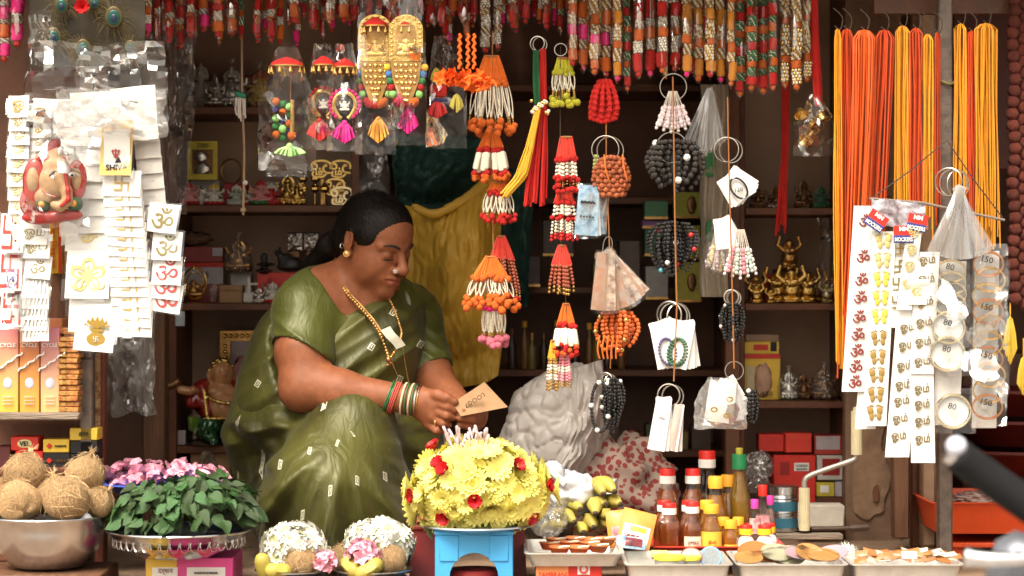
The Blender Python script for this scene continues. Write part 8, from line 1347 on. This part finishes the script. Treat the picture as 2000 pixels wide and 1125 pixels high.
# red tubs and shelf behind
tub_m = cm('orange_red_plastic', (.62, .07, .015), .42, var=.06); T1, _z = tray('plastic_tub', 'wide orange-red plastic tub behind the steel post', 1822, 2120, 982, 62, -.05, .3, tub_m, .9, cat='tub'); st2 = thing('tub_stand', 'low orange-red plastic stand under the wide tub', 'stand', P(1960, 1080, .1)); MB().box(P(1970, 1053, .1), (.3, .25, .012), r=.003).build('top', tub_m, st2); [MB().box(P(x, 1072, y), (.02, .02, .03)).build('leg', tub_m, st2) for x in (1870, 2070) for y in (0, .2)]
mtub = cm('dark_red_plastic', (.1, .012, .008), .4)
for i in range(3): tag(MB().lathe([(.1, 0), (.15, .05), (.165, .055), (.165, .062), (.15, .06), (.1, .012)], P(1985, 925 - 58 * i, .42), 36).build('stacked_basin', mtub), 'dark red basin, %s of the stack behind the tub' % ('lowest', 'middle', 'topmost')[i], 'basin')
lump('packet_pile', 'pile of red foil packets inside the orange-red tub', 'packets', 1930, 975, 70, 14, .1, .12, cm('red_foil', (.4, .04, .03), .25, var=.6, scale=60, col2=(.5, .4, .35)), 3, .3, 5); carton('dark_cabinet', 'dark wooden cupboard behind the rudraksha curtain', 1880, 2100, 690, 1080, .62, .3, wood_dk); carton('wall_board', 'dark reddish board above the thread hanks', 1862, 2100, -60, 330, .4, .05, cm('oxblood_board', (.09, .022, .015), .5)); tag(MB().box(P(1900, 14, -.2), (.42, .03, .03)).build('hanging_rail', wood_dk), 'dark rail from which the thread hanks hang', 'rail')
# ---------------------------------------------------------------- parked motorcycle, out of focus, mostly outside the frame
YB = -2.25; mo = thing('parked_motorcycle', 'parked motorcycle whose dark rubber handlebar grip juts into view', 'motorcycle', (1.05, YB, 0)); rub = cm('black_rubber', (.01, .01, .011), .7, spec=.2); chrome = cm('chrome', (.75, .75, .78), .15, metal=1); paint = cm('grey_metal_paint', (.16, .17, .2), .3, metal=.5)
a_, b_ = P(1868, 888, YB), P(2040, 1010, YB); d_ = (b_ - a_).normalized()
MB().tube([a_, a_ + d_ * .004, a_ + d_ * .01, b_ - d_ * .01, b_], [.018, .0215, .0205, .021, .024], 20).build('grip', rub, mo, smooth=60); MB().tube([a_ - d_ * .012, a_ - d_ * .01, a_], [.012, .016, .016], 16).build('bar_end', chrome, mo, smooth=60); MB().sph(P(1868, 872, YB - .01), .013, 12, 8).build('bar_end_cap', cm('pale_plastic', (.55, .56, .66), .3), mo)
MB().tube(polyline([b_, b_ + Vector((.12, .03, -.05)), b_ + Vector((.3, .06, -.06)), Vector((1.05, YB + .1, .98))], 16), .011, 12).build('handlebar', chrome, mo, smooth=60); MB().tube(polyline([P(1888, 1088, YB - .04), P(1940, 1093, YB - .05), P(2020, 1090, YB - .05), P(2120, 1075, YB - .04)], 12), [.013, .01, .0095, .0095, .009, .009, .009, .009, .009, .009, .009, .009], 10).build('brake_lever', chrome, mo, smooth=60); MB().box(P(2010, 1120, YB), (.1, .05, .09), rot=RY(.3), r=.02).build('switch_housing', paint, mo)
MB().sph((1.1, YB + .3, .82), (.17, .28, .13), 20, 14).build('fuel_tank', paint, mo); MB().sph((1.05, YB - .12, .88), (.11, .08, .11), 18, 12).build('headlight', chrome, mo); MB().box((1.12, YB + .8, .8), (.26, .6, .09), r=.04).build('seat', rub, mo)
for y, nm in ((-.42, 'front_wheel'), (.95, 'rear_wheel')): c = Vector((1.08, YB + y, .31)); w_ = MB().ring(c, .26, .05, rot=RZ(PI / 2), n=40, k=10).build(nm, rub, mo); MB().ring(c, .2, .015, rot=RZ(PI / 2), n=36, k=6).sph(c, .05).build('rim', chrome, w_)
for s in (-1, 1): MB().tube([(1.08 + s * .08, YB - .42, .31), (1.07 + s * .08, YB + .02, .98)], .018, 10).build('fork_leg', chrome, mo); MB().tube([(1.1 + s * .1, YB + .95, .31), (1.1 + s * .1, YB + .45, .42)], .018, 8).build('swing_arm', paint, mo)
MB().box((1.1, YB + .35, .45), (.22, .4, .32), r=.05).build('engine', paint, mo); MB().tube([(1.25, YB + .35, .3), (1.3, YB + .5, .01)], .012, 8).build('side_stand', chrome, mo)
if '_TS' in globals(): bpy.data.scenes.remove(_TS)
